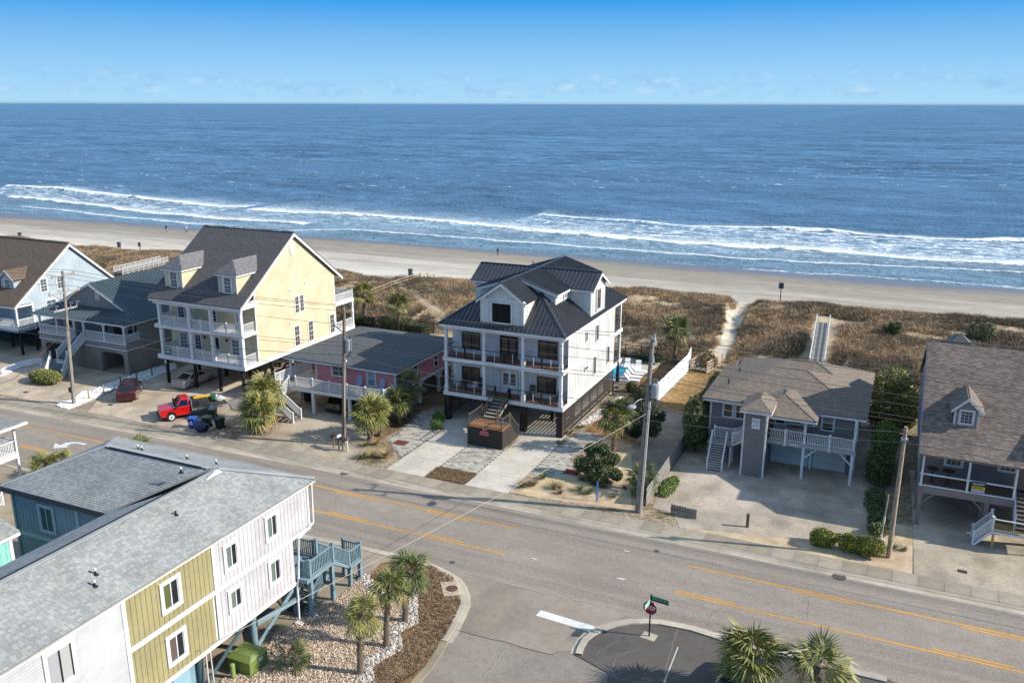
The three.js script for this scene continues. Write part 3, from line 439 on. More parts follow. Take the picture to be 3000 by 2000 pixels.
// stones
function inPoly(x, z, p) { let c = false; for (let i = 0, j = p.length - 1; i < p.length; j = i++) if ((p[i].z > z) !== (p[j].z > z) && x < (p[j].x - p[i].x) * (z - p[i].z) / (p[j].z - p[i].z) + p[i].x) c = !c; return c; }
function stones(name, label, poly, n, s0, s1, cols, seed, edge) {
  const g = new THREE.IcosahedronGeometry(1, 0), r = rng(seed), bx = poly.map((p) => p.x), bz = poly.map((p) => p.z), x0 = Math.min(...bx), x1 = Math.max(...bx), z0 = Math.min(...bz), z1 = Math.max(...bz), sp = [];
  for (let i = 0; i < n * 6 && sp.length < n; i++) { const x = lerp(x0, x1, r()), z = lerp(z0, z1, r()); if (inPoly(x, z, poly)) sp.push([x, z]); }
  const im = new THREE.InstancedMesh(g, M('#ffffff', 0.9), sp.length), m = new THREE.Matrix4(), q = new THREE.Quaternion(), e = new THREE.Euler(), c = new THREE.Color();
  sp.forEach(([x, z], i) => { const s = lerp(s0, s1, r() * r()); e.set(r() * 6, r() * 6, r() * 6); q.setFromEuler(e); im.setMatrixAt(i, m.compose(V(x, 0.01 + s * 0.35, z), q, V(s * (0.8 + 0.5 * r()), s * 0.75, s * (0.7 + 0.6 * r())))); const k = cols[Math.floor(r() * cols.length)], v = 0.75 + 0.5 * r(); c.setRGB(k[0] * v, k[1] * v, k[2] * v); im.setColorAt(i, c); });
  return stuff(name, im, label, 'gravel');
}
stones('gravel', 'pinkish tan gravel stones covering the bed under the corner palms', gravelOut.slice(1), 19000, 0.03, 0.07, [[0.46, 0.35, 0.25], [0.56, 0.45, 0.34], [0.36, 0.25, 0.17], [0.62, 0.53, 0.43], [0.22, 0.17, 0.13]], 31);
// pale edging stones along the lawn
{ const out = lawnEdge.slice(1), inn = out.map((p) => p.clone().add(V(-0.95, 0, 0.25))); stones('edging_stones', 'pale grey edging stones between gravel and dry lawn', [...out, ...inn.reverse()], 1500, 0.06, 0.12, [[0.50, 0.46, 0.41], [0.38, 0.35, 0.31], [0.60, 0.56, 0.51], [0.2, 0.18, 0.16]], 37); }
// fine dry blades on the corner lawn
function turf(name, label, poly, n, cols, seed, hh = 0.1) {
  const r = rng(seed), t = []; for (let b = 0; b < 7; b++) { const a = r() * 6.28, d = r() * 0.12, x = Math.cos(a) * d, z = Math.sin(a) * d, h = 0.5 + r() * 0.6, l = r() * 0.9; t.push(x - 0.018, 0, z, x + 0.018, 0, z, x + Math.cos(a) * l * 0.2, h, z + Math.sin(a) * l * 0.2); }
  const g = new THREE.BufferGeometry(); g.setAttribute('position', new THREE.Float32BufferAttribute(t, 3)); g.computeVertexNormals();
  const bx = poly.map((p) => p.x), bz = poly.map((p) => p.z), sp = []; for (let i = 0; i < n * 6 && sp.length < n; i++) { const x = lerp(Math.min(...bx), Math.max(...bx), r()), z = lerp(Math.min(...bz), Math.max(...bz), r()); if (inPoly(x, z, poly)) sp.push([x, z]); }
  const im = new THREE.InstancedMesh(g, M('#ffffff', 0.95, { side: THREE.DoubleSide }), sp.length), m = new THREE.Matrix4(), q = new THREE.Quaternion(), c = new THREE.Color();
  sp.forEach(([x, z], i) => { q.setFromAxisAngle(UY, r() * 6.28); const s = 0.8 + r() * 0.6; im.setMatrixAt(i, m.compose(V(x, 0.012, z), q, V(s, hh * s, s))); const k = cols[Math.floor(r() * cols.length)], v = 0.8 + 0.4 * r(); c.setRGB(k[0] * v, k[1] * v, k[2] * v); im.setColorAt(i, c); });
  return stuff(name, im, label, 'grass');
}
const DRY = [[0.30, 0.20, 0.12], [0.38, 0.26, 0.155], [0.22, 0.15, 0.09]];
turf('lawn_grass', 'short brown dormant grass on the corner lawn by the kerb', [...kerbCurve.slice(4, 16).map((p) => p.clone().add(V(-0.45, 0, 0.1))), ...lawnEdge.slice(1).reverse()], 9000, DRY, 17, 0.09);

// lots across the street (driveways at y = 0)
const P6 = (l) => l.map(([a, b]) => GP(A6(a, b)));
const lot = (name, pts, m, y = 0.002) => pad(name, pts, y, m, 0.05);
lot('driveway', [V(-118, 0, -55.9), V(-70.6, 0, -55.7), V(-75.5, 0, -63), V(-78, 0, -70), V(-118, 0, -70)], CONC);
lot('driveway', [V(-72.6, 0, -55.6), V(-56.2, 0, -55.9), V(-56.5, 0, -66), V(-56, 0, -82), V(-73.5, 0, -82), V(-73.5, 0, -62)], CONC);
lot('driveway', [V(-52.5, 0, -56), V(-39.9, 0, -56), V(-40.8, 0, -60.4), V(-43, 0, -64), V(-43, 0, -76), V(-54.4, 0, -76), V(-54.4, 0, -61)], M('#b3a590', 0.9, { t: 'lot' }));
// white house: concrete strips with saw-cut slabs, paver strips between them
{
  const strip = (x0, x1, z0, z1, n) => { const s = lot('driveway', [V(x0, 0, z0), V(x1, 0, z0), V(x1, 0, z1), V(x0, 0, z1)], M('#8d857a', 0.9), -0.006); for (let i = 0; i < n; i++) { const a = lerp(z0, z1, i / n) - (i ? 0.012 : 0), b = lerp(z0, z1, (i + 1) / n) + 0.012; part(s, 'slab', box(x0 + 0.005, -0.04, Math.min(a, b), x1 - 0.005, 0.006 + (i % 2) * 0.001, Math.max(a, b)), CONCW); } };
  strip(-36.7, -33.0, -56.02, -69.4, 4); strip(-29.45, -25.72, -56.02, -67.6, 4);
  lot('driveway', [V(-38, 0, -69.42), V(-26, 0, -69.42), V(-26, 0, -83), V(-38, 0, -83)], CONCW);
  lot('driveway', [V(-33, 0, -66.6), V(-29.45, 0, -66.6), V(-29.45, 0, -69.41), V(-33, 0, -69.41)], CONCW);
  lot('driveway', [V(-29.44, 0, -67.62), V(-25.9, 0, -67.62), V(-25.9, 0, -69.41), V(-29.44, 0, -69.41)], CONCW);
  lot('driveway', [V(-38, 0, -66), V(-36.71, 0, -66), V(-36.71, 0, -69.41), V(-38, 0, -69.41)], CONCW);
  const pm = ['#bab3aa', '#b0a9a0', '#a39d95', '#c2bbb0', '#8f8a85'].map((c) => M(c, 0.9, { t: 'stain' })), pg = box(-0.203, -0.03, -0.128, 0.203, 0.012, 0.128), r = rng(77);
  const pave = (poly, nm) => { const s = lot('pavers', poly, M('#6d665e', 0.95), -0.008), bx = poly.map((p) => p.x), bz = poly.map((p) => p.z); let row = 0, cnt = 0; for (let z = Math.max(...bz) - 0.2; z > Math.min(...bz); z -= 0.268, row++) for (let x = Math.min(...bx) + (row % 2) * 0.21; x < Math.max(...bx); x += 0.42) { const ok = [[-0.16, -0.08], [0.16, -0.08], [0.16, 0.08], [-0.16, 0.08]].every(([a, b]) => inPoly(x + a, z + b, poly)); if (ok && cnt < 300) { cnt++; shared(s, 'paver', pg, pm[Math.floor(Math.pow(r(), 1.35) * 5)], V(x, -0.004 + r() * 0.004, z)); } } };
  pave([V(-33, 0, -58.3), V(-29.46, 0, -58.3), V(-29.46, 0, -63.7), V(-33, 0, -63.7)]);
  pave([...P6([[100, 650], [230, 835]]), V(-36.71, 0, -58.6), V(-36.71, 0, -66), V(-37.6, 0, -68), ...P6([[560, 380], [400, 395], [250, 545]])]);
  pave([V(-25.7, 0, -60.8), ...P6([[1400, 965], [1500, 990], [1700, 1000], [1860, 965]]), ...P6([[1800, 800], [2110, 640], [1950, 580], [1870, 570]]), V(-25.7, 0, -66.6)]);
  lot('lawn', [V(-33, 0, -56.05), V(-29.46, 0, -56.05), V(-29.46, 0, -58.28), V(-33, 0, -58.28)], DRYLAWN, 0.004);
  turf('lawn_grass', 'rectangle of brown grass between the two concrete drive strips', [V(-33, 0, -56.05), V(-29.46, 0, -56.05), V(-29.46, 0, -58.28), V(-33, 0, -58.28)], 2600, [[0.24, 0.16, 0.08], [0.3, 0.2, 0.1], [0.17, 0.12, 0.06]], 19, 0.07);
}
lot('lawn', [V(-43, 0, -60.6), V(-40.6, 0, -60.4), ...P6([[60, 640], [250, 545], [400, 395], [630, 330]]), V(-38.3, 0, -84), V(-42.6, 0, -84)], M('#7d6647', 0.96, { t: 'earth' }), 0.0);
lot('lawn', [GP(A7(370, 1060)), GP(A7(700, 1060)), GP(A7(820, 1100)), GP(A7(640, 1560)), GP(A7(330, 1480)), GP(A7(60, 1420)), GP(A7(230, 1250))], M('#9c7446', 0.96, { t: 'earth' }), 0.004);
lot('lawn', [V(-25.4, 0, -84), V(-21, 0, -84), V(-21, 0, -97), V(-23.6, 0, -97), V(-24.6, 0, -90)], M('#9c7446', 0.96, { t: 'earth' }), 0.004);
lot('lawn', [V(-20.6, 0, -80), V(-15.6, 0, -80), V(-16.3, 0, -95), V(-20.2, 0, -95)], M('#a3834f', 0.96, { t: 'earth' }), 0.004);
lot('path', [V(-20.6, 0, -62), V(-15.7, 0, -60), V(-15.6, 0, -80.5), V(-20.4, 0, -80.5)], M('#9a8e80', 0.95, { t: 'lot' }), 0.0);
lot('ground', [GP(A6(1230, 1130)), GP(A6(1400, 960)), GP(A6(1860, 970)), GP(A6(2100, 640)), GP(A6(2352, 700)), GP(A6(2352, 1300)), GP(A6(1500, 1185))], SANDY, 0.001);
lot('driveway', [V(-14.8, 0, -58.3), V(-13.2, 0, -58.0), V(-12.2, 0, -56), V(-0.2, 0, -58.6), V(0.6, 0, -66), V(0.2, 0, -85), V(-15.2, 0, -85), V(-15.3, 0, -62)], M('#b8ab99', 0.92, { t: 'lot' }));
lot('driveway', [V(3.0, 0, -55.9), V(24, 0, -55.9), V(24, 0, -74), V(2.6, 0, -74), V(2.9, 0, -64)], M('#b9ac97', 0.92, { t: 'lot' }));
lot('ground', [V(-12, 0, -56), V(2.9, 0, -55.9), V(2.9, 0, -63), V(0.6, 0, -63), V(-0.2, 0, -58.7), V(-6, 0, -57.4)], SANDY, 0.001);
lot('deck', [V(-31, 0, -86.2), V(-25.4, 0, -86.2), V(-24.6, 0, -90), V(-23.8, 0, -95.2), V(-37, 0, -95.2), V(-38, 0, -86.2)], M('#bdb5a8', 0.9, { t: 'stain' }), 0.012);
// beds of white shell around the first pole and beside the metal-roof house
{ const bed = [[640, 1130], [700, 1090], [820, 1060], [960, 970], [1280, 950], [1600, 850], [1900, 740], [1880, 680], [1700, 720], [1480, 790], [1200, 890], [1050, 960], [820, 1050]]; const p = [[640, 1130], [690, 1090], [800, 1075], [950, 970], [1280, 955], [1020, 1075], [880, 1135], [780, 1172], [690, 1150]].map(([a, b]) => GP(A2(a, b))); stones('shell_bed', 'white crushed shell around the foot of the utility pole', p, 2200, 0.06, 0.13, [[0.75, 0.73, 0.7], [0.62, 0.58, 0.54], [0.8, 0.79, 0.77]], 61);
  const q = [[1040, 960], [1260, 955], [1700, 830], [2030, 700], [2000, 640], [1800, 690], [1450, 800]].map(([a, b]) => GP(A2(a, b))); stones('shell_bed', 'white shell strip along rope posts beside the drive', q, 2200, 0.06, 0.14, [[0.7, 0.68, 0.65], [0.55, 0.52, 0.5], [0.76, 0.75, 0.72]], 63);
  const w = [[0, 720], [0, 800], [240, 690], [480, 640], [470, 580], [250, 620]].map(([a, b]) => GP(A2(a, b))); stones('shell_bed', 'white shell strip below the pale blue gabled house', w, 1600, 0.06, 0.14, [[0.7, 0.68, 0.65], [0.55, 0.52, 0.5]], 65);
  const m = [[2352 - 480, 540], [2050, 470], [2200, 330], [2300, 250], [2230, 260], [2050, 380], [1860, 520]].map(([a, b]) => GP(A6(a, b))); stones('shell_bed', 'pale stones along the slatted side wall of the white house', m, 1200, 0.05, 0.12, [[0.6, 0.54, 0.48], [0.45, 0.4, 0.35], [0.7, 0.66, 0.6]], 67); }
// ================================================================ white house with black metal roof
const ROOFBLK = M('#47494e', 0.42, { metalness: 0.25, t: 'grain' });
{
  const t = thing('beach_house', 'white three-storey beach house with black standing-seam metal roof and double porches', 'house', V(-32, 0, -77));
  const X0 = -38, X1 = -26, ZF = -68.4, ZW = -70.2, ZB = -83.2, ZP = -85.8, SID = M('#dcdad5', 0.65, { t: 'grain' });
  const porchFloor = M('#7a4f3c', 0.7, { t: 'wood' }), stone = M('#43362e', 0.9, { t: 'earth' }), slatM = M('#3b322d', 0.75, { t: 'wood' });
  for (const [y0, y1] of [[2.5, 2.86], [5.88, 6.24]]) {
    part(t, 'deck', [box(X0 - 0.05, y0, ZP, X1 + 0.05, y1, ZF)], TRIM);
    part(t, 'porch_floor', [box(X0 + 0.1, y1 + 0.001, ZW + 0.02, X1 - 0.1, y1 + 0.035, ZF - 0.06)], porchFloor); part(t, 'porch_floor', [box(X0 + 0.1, y1 + 0.001, ZP + 0.06, X1 - 0.1, y1 + 0.035, ZB - 0.02)], porchFloor);
  }
  for (const [y0, y1] of [[2.9, 5.86], [6.28, 9.2]]) {
    part(t, 'wall', [box(X0 + 0.1, y0, ZB + 0.05, X1 - 0.1, y1, ZW - 0.05)], SID);
    boards(t, fpoly(FX(X1 - 0.1), [[ZB, y0], [ZW + 0.35, y0], [ZW + 0.35, y1], [ZB, y1]]), UZ, 0.4, SID, { batten: true });
    boards(t, fpoly(FX(X0 + 0.1, -1), [[ZB, y0], [ZW, y0], [ZW, y1], [ZB, y1]]), UZ, 0.4, SID, { batten: true });
    if (y0 < 4) boards(t, fpoly(FZ(ZW - 0.05), [[X0 + 0.1, y0], [X1 - 0.1, y0], [X1 - 0.1, y1], [X0 + 0.1, y1]]), UX, 0.4, SID, { batten: true });
    else part(t, 'wall', [fbox(FZ(ZW - 0.05), X0 + 0.1, X1 - 0.1, y0, y1, 0, 0.03)], M('#dcdcde', 0.6, { t: 'grain', b: 'lapBump', bs: 0.015 }));
  }
  part(t, 'frieze', [box(X0 - 0.05, 9.0, ZF + 0.02, X1 + 0.05, 9.42, ZF - 0.3), box(X1 - 0.25, 9.0, ZP, X1 + 0.05, 9.4, ZF - 0.3), box(X0 - 0.05, 9.0, ZP, X0 + 0.25, 9.4, ZF - 0.3), box(X0, 9.0, ZP, X1, 9.4, ZP + 0.25)], TRIM);
  part(t, 'porch_ceiling', [box(X0 + 0.1, 9.2, ZP + 0.1, X1 - 0.1, 9.25, ZF - 0.1)], WHITE);
  part(t, 'band', [fbox(FX(X1 - 0.05), ZB, ZW + 0.4, 5.86, 6.3, 0, 0.05)], TRIM); part(t, 'band', [fbox(FX(X1 - 0.05), ZB, ZW + 0.4, 2.48, 2.92, 0, 0.05)], TRIM);
  // columns
  for (const x of [-37.75, -33.8, -29.9, -26.25]) for (const [y0, y1] of [[2.86, 5.88], [6.24, 9.02]]) part(t, 'column', [box(x - 0.13, y0, ZF - 0.31, x + 0.13, y1, ZF - 0.05), box(x - 0.17, y0, ZF - 0.35, x + 0.17, y0 + 0.6, ZF - 0.01)], TRIM);
  for (const x of [-37.75, -26.25]) for (const [y0, y1] of [[2.86, 5.88], [6.24, 9.02]]) part(t, 'column', box(x - 0.13, y0, ZP + 0.05, x + 0.13, y1, ZP + 0.31), TRIM);
  for (const [y0] of [[2.9], [6.28]]) {
    const rl = (a, b, mids) => railing(t, V(a, y0, ZF - 0.18), V(b, y0, ZF - 0.18), { cable: true, m: BLACK, h: 0.98, tw: 0.07, mids, midMat: M('#c9c9c9', 0.4), skip: [0, 1] });
    const gaps = y0 < 4 ? [[-37.6, -33.95], [-33.65, -32.75], [-31.15, -30.05], [-29.75, -26.4]] : [[-37.6, -33.95], [-33.65, -30.05], [-29.75, -26.4]];
    for (const [a, b] of gaps) rl(a, b, b - a > 2 ? 4 : 1);
    for (const x of [-35.8, ...(y0 < 4 ? [-32.7, -31.2] : [-31.85]), -28.1]) part(t, 'railing_post', box(x - 0.07, y0, ZF - 0.25, x + 0.07, y0 + 1.08, ZF - 0.11), BLACK);
    for (const x of [X0 + 0.2, X1 - 0.2]) { railing(t, V(x, y0, ZF - 0.35), V(x, y0, ZW - 0.02), { cable: true, m: BLACK, h: 0.98, tw: 0.07, skip: [0, 1] }); railing(t, V(x, y0, ZP + 0.35), V(x, y0, ZB), { cable: true, m: BLACK, h: 0.98, tw: 0.07, skip: [0, 1] }); }
  }
  // front windows and doors
  const CUR = M('#3f3a35', 0.06), BRN = M('#55463e', 0.08);
  const FW = FZ(ZW + 0.035);
  const bw = (u, y, w, h, F = FW, o = {}) => win(t, F, u, y, w, h, { fw: 0.07, frame: o.outer || BLACK, sash: BLACK, split: 'v', grid: [2, 2], mw: 0.025, glass: o.g || BRN, glass2: o.g2 || CUR });
  for (const [u, y, h] of [[-35.95, 6.8, 1.5], [-28.17, 6.8, 1.5], [-36.0, 3.5, 1.4], [-28.23, 3.5, 1.4]]) bw(u, y, 1.75, h);
  doorOn(t, FW, -32.04, 6.28, 1.6, 2.05, { m: BLACK, leaves: 2, glass: BRN, low: 0.15, bars: true });
  doorOn(t, FW, -31.97, 2.9, 1.5, 2.1, { m: TRIM, leaves: 2, glass: M('#4f5250', 0.12), low: 0.4, bars: true });
  part(t, 'trim_board', [fbox(FW, -33.1, -32.95, 2.9, 5.8, 0, 0.05)], TRIM); part(t, 'trim_board', [fbox(FW, -31.0, -30.85, 2.9, 5.8, 0, 0.05)], TRIM);
  // side windows
  const FS = FX(X1 - 0.015), sw = (u, y, w, h) => win(t, FS, u, y, w, h, { fw: 0.06, frame: TRIM, split: 'n', grid: [1, 1], glass: M('#3a3430', 0.15) });
  sw(-74.5, 7.6, 0.45, 0.85); sw(-77.6, 6.9, 0.65, 1.5); sw(-77.05, 3.65, 0.65, 1.72); sw(-81.2, 3.65, 0.62, 1.7); sw(-74.6, 4.75, 0.8, 0.3);
  // roof: hipped skirt, clerestory and three gables
  const EY = 9.42, P = 0.72, hx = (d) => EY + P * d, x0 = -38.3, x1 = -25.7, zf = -68.15, zb = -86.2, D = 4.2;
  const fr = [V(x0, EY, zf), V(x1, EY, zf), V(x1 - D, hx(D), zf - D), V(x0 + D, hx(D), zf - D)];
  const rt = [V(x1, EY, zf), V(x1, EY, zb), V(x1 - D, hx(D), zb + D), V(x1 - D, hx(D), zf - D)];
  const bk = [V(x1, EY, zb), V(x0, EY, zb), V(x0 + D, hx(D), zb + D), V(x1 - D, hx(D), zb + D)];
  const lf = [V(x0, EY, zb), V(x0, EY, zf), V(x0 + D, hx(D), zf - D), V(x0 + D, hx(D), zb + D)];
  for (const [p, u] of [[fr, UX], [rt, UZ], [bk, UX], [lf, UZ]]) seamRoof(t, p, u, 0.42, ROOFBLK);
  part(t, 'fascia', [box(x0, EY - 0.2, zf - 0.03, x1, EY - 0.01, zf), box(x1 - 0.03, EY - 0.2, zb, x1, EY - 0.01, zf), box(x0, EY - 0.2, zb, x0 + 0.03, EY - 0.01, zf), box(x0, EY - 0.2, zb, x1, EY - 0.01, zb + 0.03)], TRIM);
  part(t, 'soffit', [box(x0 + 0.03, EY - 0.16, zb + 0.03, x1 - 0.03, EY - 0.12, zf - 0.03)], WHITE);
  for (const [a, b] of [[fr[1], fr[2]], [fr[0], fr[3]], [bk[0], bk[3]], [bk[1], bk[2]]]) part(t, 'hip_cap', beam(a.clone().add(V(0, 0.1, 0)), b.clone().add(V(0, 0.1, 0)), 0.26, 0.06), ROOFBLK);
  // clerestory
  const cz0 = -72.1, cz1 = -83.6, cx0 = -35.75, cx1 = -28.25, RX = -32;
  const gable = (F, c, half, y0, ye, pitch) => [[c - half, y0], [c + half, y0], [c + half, ye], [c, ye + half * pitch], [c - half, ye]];
  const gp = (F, c, half, y0, ye, pitch, w = 0.4) => boards(t, fpoly(F, gable(F, c, half, y0, ye, pitch)), F.ax === 'z' ? UX : UZ, w, SID, { batten: true });
  gp(FZ(cz0), RX, 3.75, 10.6, 12.32, 0.32); gp(FZ(cz1, -1), RX, 3.75, 10.6, 12.32, 0.32);
  boards(t, fpoly(FX(cx1), [[cz1, 10.6], [cz0, 10.6], [cz0, 12.32], [cz1, 12.32]]), UZ, 0.4, SID, { batten: true });
  boards(t, fpoly(FX(cx0, -1), [[cz1, 10.6], [cz0, 10.6], [cz0, 12.32], [cz1, 12.32]]), UZ, 0.4, SID, { batten: true });
  win(t, FX(cx1 + 0.085), -74.3, 11.55, 0.55, 0.5, { fw: 0.08, split: 'n', grid: [1, 1], glass: M('#6d7074', 0.12) });
  // main upper roof, ridge along z
  const mRoof = (ax, c, ridgeY, half, pitch, a, b, w = 0.42) => {   // two slopes, ridge from a to b
    for (const s of [-1, 1]) {
      const e = (l) => ax === 'z' ? V(c + s * half, ridgeY - half * pitch, l) : V(l, ridgeY - half * pitch, c + s * half), r = (l) => ax === 'z' ? V(c, ridgeY, l) : V(l, ridgeY, c);
      let q = [e(a), e(b), r(b), r(a)]; if (planeBasis(q).n.y < 0) q = q.reverse(); seamRoof(t, q, ax === 'z' ? UZ : UX, w, ROOFBLK);
    }
    const ra = ax === 'z' ? V(c, ridgeY + 0.1, a) : V(a, ridgeY + 0.1, c), rb = ax === 'z' ? V(c, ridgeY + 0.1, b) : V(b, ridgeY + 0.1, c); part(t, 'ridge_cap', beam(ra, rb, 0.24, 0.06), ROOFBLK);
  };
  const rake = (F, c, half, ye, pitch, w = 0.22) => { for (const s of [-1, 1]) part(t, 'rake_board', plate(fpoly(F, [[c + s * (half + 0.02), ye - 0.0], [c, ye + half * pitch], [c, ye + half * pitch - w * 1.15], [c + s * (half + 0.02), ye - w]]), 0.05), TRIM); };
  mRoof('z', RX, 13.62, 4.1, 0.32, -71.7, -84.1);
  rake(FZ(-71.74), RX, 4.1, 12.3, 0.32);
  part(t, 'eave_board', [box(RX + 4.06, 12.1, -84, RX + 4.1, 12.3, -71.75)], TRIM); part(t, 'eave_board', [box(RX - 4.1, 12.1, -84, RX - 4.06, 12.3, -71.75)], TRIM);
  // front dormer
  { const c = -32.07, z = -68.72, half = 2.13, ye = 12.12, p = 0.715;
    gp(FZ(z), c, half, 9.75, ye, p); for (const s of [-1, 1]) boards(t, fpoly(FX(c + s * half, s), [[z, 9.75], [z - 0.02, ye], [z - 3.4, ye], [z - 3.4, 9.75 + 2.3]]), UZ, 0.4, SID, { batten: true });
    mRoof('z', c, 13.66, 2.42, p, z + 0.38, -72.4, 0.36); rake(FZ(z + 0.36), c, 2.42, 11.93, p);
    part(t, 'trim_board', fbox(FZ(z), c - 2.2, c + 2.2, 12.0, 12.2, 0.02, 0.1), TRIM);
    for (const s of [-1, 1]) part(t, 'soffit', plate(fpoly(FZ(z + 0.02), [[c + s * 2.4, 12.05], [c + s * 1.55, 12.05], [c + s * 1.55, 12.55]]), 0.3), TRIM);
    win(t, FZ(z + 0.085), c, 10.05, 1.85, 1.75, { fw: 0.12, split: 'v', grid: [2, 1], sash: BLACK, glass: M('#1c1b19', 0.05), glass2: M('#1c1b19', 0.05) }); }
  // cross gables left and right
  for (const s of [1, -1]) { const x = RX + s * 6.0, c = -77.4, half = 2.0, F = FX(x, s), ye = 12.35, p = 0.57;
    gp(F, c, half, 9.6, ye, p); for (const k of [-1, 1]) boards(t, fpoly(FZ(c + k * half, k), s > 0 ? [[x, 9.6], [x, ye], [x - 2.3, ye], [x - 2.3, 11.3]] : [[x, 9.6], [x, ye], [x + 2.3, ye], [x + 2.3, 11.3]]), UX, 0.4, SID, { batten: true });
    mRoof('x', c, 13.6, 2.36, p, x + s * 0.4, RX + s * 0.1, 0.42); rake(FX(x + s * 0.38, s), c, 2.36, 12.25, p);
    part(t, 'eave_board', [box(Math.min(x + s * 0.4, RX + s * 4.1), 12.08, c + 2.32, Math.max(x + s * 0.4, RX + s * 4.1), 12.25, c + 2.36)], TRIM);
    win(t, FX(x + s * 0.085, s), c, 10.1, 1.0, 1.9, { fw: 0.14, split: 'h', grid: [1, 2], sash: BLACK, glass: M('#4a4846', 0.06), glass2: M('#5a5856', 0.06) }); }
  part(t, 'vent_pipe', cyl(-33.2, 13.2, 14.0, -78.5, 0.05), BLACK);
  // ground level: stone piers, slatted screens, store room
  for (const x of [-37.75, -33.8, -29.9, -26.3]) part(t, 'pier', box(x - 0.28, 0, ZF - 0.62, x + 0.28, 2.5, ZF - 0.06), stone);
  for (const x of [-33.8, -29.9]) for (const z of [-75, -81]) part(t, 'pier', box(x - 0.2, 0, z - 0.2, x + 0.2, 2.5, z + 0.2), DARKWOOD);
  for (const x of [-28.6, -27.4]) part(t, 'pier', box(x - 0.14, 0, -72.7, x + 0.14, 2.5, -72.4), DARKWOOD);
  const scr = (F, u0, u1, open) => { const S = part(t, 'slatted_screen', [...Array(Math.round((u1 - u0) / 2.3) + 1).keys()].map((i, _, a) => { const u = lerp(u0, u1, i / (a.length - 1)); return fbox(F, u - 0.04, u + 0.04, 0, 2.45, -0.1, -0.005); }), slatM); for (let y = 0.06; y < 2.4; y += 0.212) part(S, 'slat', fbox(F, u0, u1, y, y + 0.142, 0, 0.022), slatM); };
  scr(FX(X1 - 0.02), ZB, ZF - 0.65, true); scr(FX(X0 + 0.02, -1), ZB, ZF - 0.65, true); scr(FZ(ZB + 0.3, -1), X0 + 0.3, X1 - 0.3, true);
  part(t, 'store_room', box(-32.5, 0, -82.8, -26.9, 2.48, -74.2), M('#c9c7c2', 0.7, { t: 'grain' })); doorOn(t, FZ(-74.2), -28.2, 0, 0.9, 2.0, { m: WHITE, glass: WHITE });
  // front stair with its landing box
  const deckT = M('#a8764c', 0.7, { t: 'wood' });
  const bx = part(t, 'landing', [box(-33.06, 0.02, -65.45, -29.74, 1.72, -63.72), box(-33.06, 0.02, -66.5, -31.25, 1.72, -65.45), plate(fpoly(FX(-29.76), [[-65.45, 0.02], [-67.1, 0.02], [-65.45, 1.7]]), 0.05)], slatM);
  for (let y = 0.05; y < 1.7; y += 0.185) { part(bx, 'board', box(-33.09, y, -63.74, -29.71, y + 0.165, -63.67), slatM); part(bx, 'board', box(-29.76, y, -65.45, -29.69, y + 0.165, -63.74), slatM); }
  for (let i = 0; i < 20; i++) part(bx, 'deck_board', box(-33.1, 1.73, -66.5 + i * 0.142, i < 8 ? -31.25 : -29.69, 1.765, -66.5 + i * 0.142 + 0.132), deckT);
  const metalR = M('#5c5248', 0.6), lr = (a, b, o = {}) => railing(t, a, b, { cable: true, m: metalR, h: 1.0, tw: 0.06, pw: 0.09, ...o });
  lr(V(-33.0, 1.77, -63.8), V(-29.8, 1.77, -63.8), { mids: 2 }); lr(V(-33.0, 1.77, -66.4), V(-33.0, 1.77, -63.8), { skip: [1] }); lr(V(-29.8, 1.77, -65.3), V(-29.8, 1.77, -63.8), { skip: [1] });
  const tread = M('#9b9287', 0.8, { t: 'wood' }), rs = M('#cfcac2', 0.7);
  flight(t, V(-31.95, 1.77, -65.9), V(-31.95, 2.88, -68.38), 1.35, UX, { tread, riser: BLACK, string: M('#8d8478', 0.7), rail: { cable: true, m: BLACK, h: 1.0, tw: 0.06, pw: 0.08 } });
  flight(t, V(-30.45, 0, -67.25), V(-30.45, 1.75, -65.45), 1.35, UX, { tread, riser: rs, string: slatM, rail: { cable: true, m: metalR, h: 1.0, tw: 0.06, pw: 0.08 } });
  // house sign and number
  const sg = [[-31.85, 1.12], [-31.0, 1.12], [-31.0, 1.38], [-31.15, 1.5], [-31.42, 1.56], [-31.7, 1.5], [-31.85, 1.38]];
  const hs = part(t, 'house_sign', plate(fpoly(FZ(-63.66), sg), 0.03), M('#c9605f', 0.6), 'pink arched house name board'); part(hs, 'lettering', [[-31.72, -31.5], [-31.46, -31.3], [-31.26, -31.1]].map(([a, b]) => fbox(FZ(-63.63), a, b, 1.24, 1.34, 0, 0.004)), M('#9c3f42', 0.6));
  part(t, 'house_number', [[-31.62, 5], [-31.5, 3], [-31.38, 0], [-31.26, 8]].map(([x]) => fbox(FZ(-63.67), x, x + 0.08, 1.64, 1.74, 0, 0.012)), M('#b8b4aa', 0.4));
}
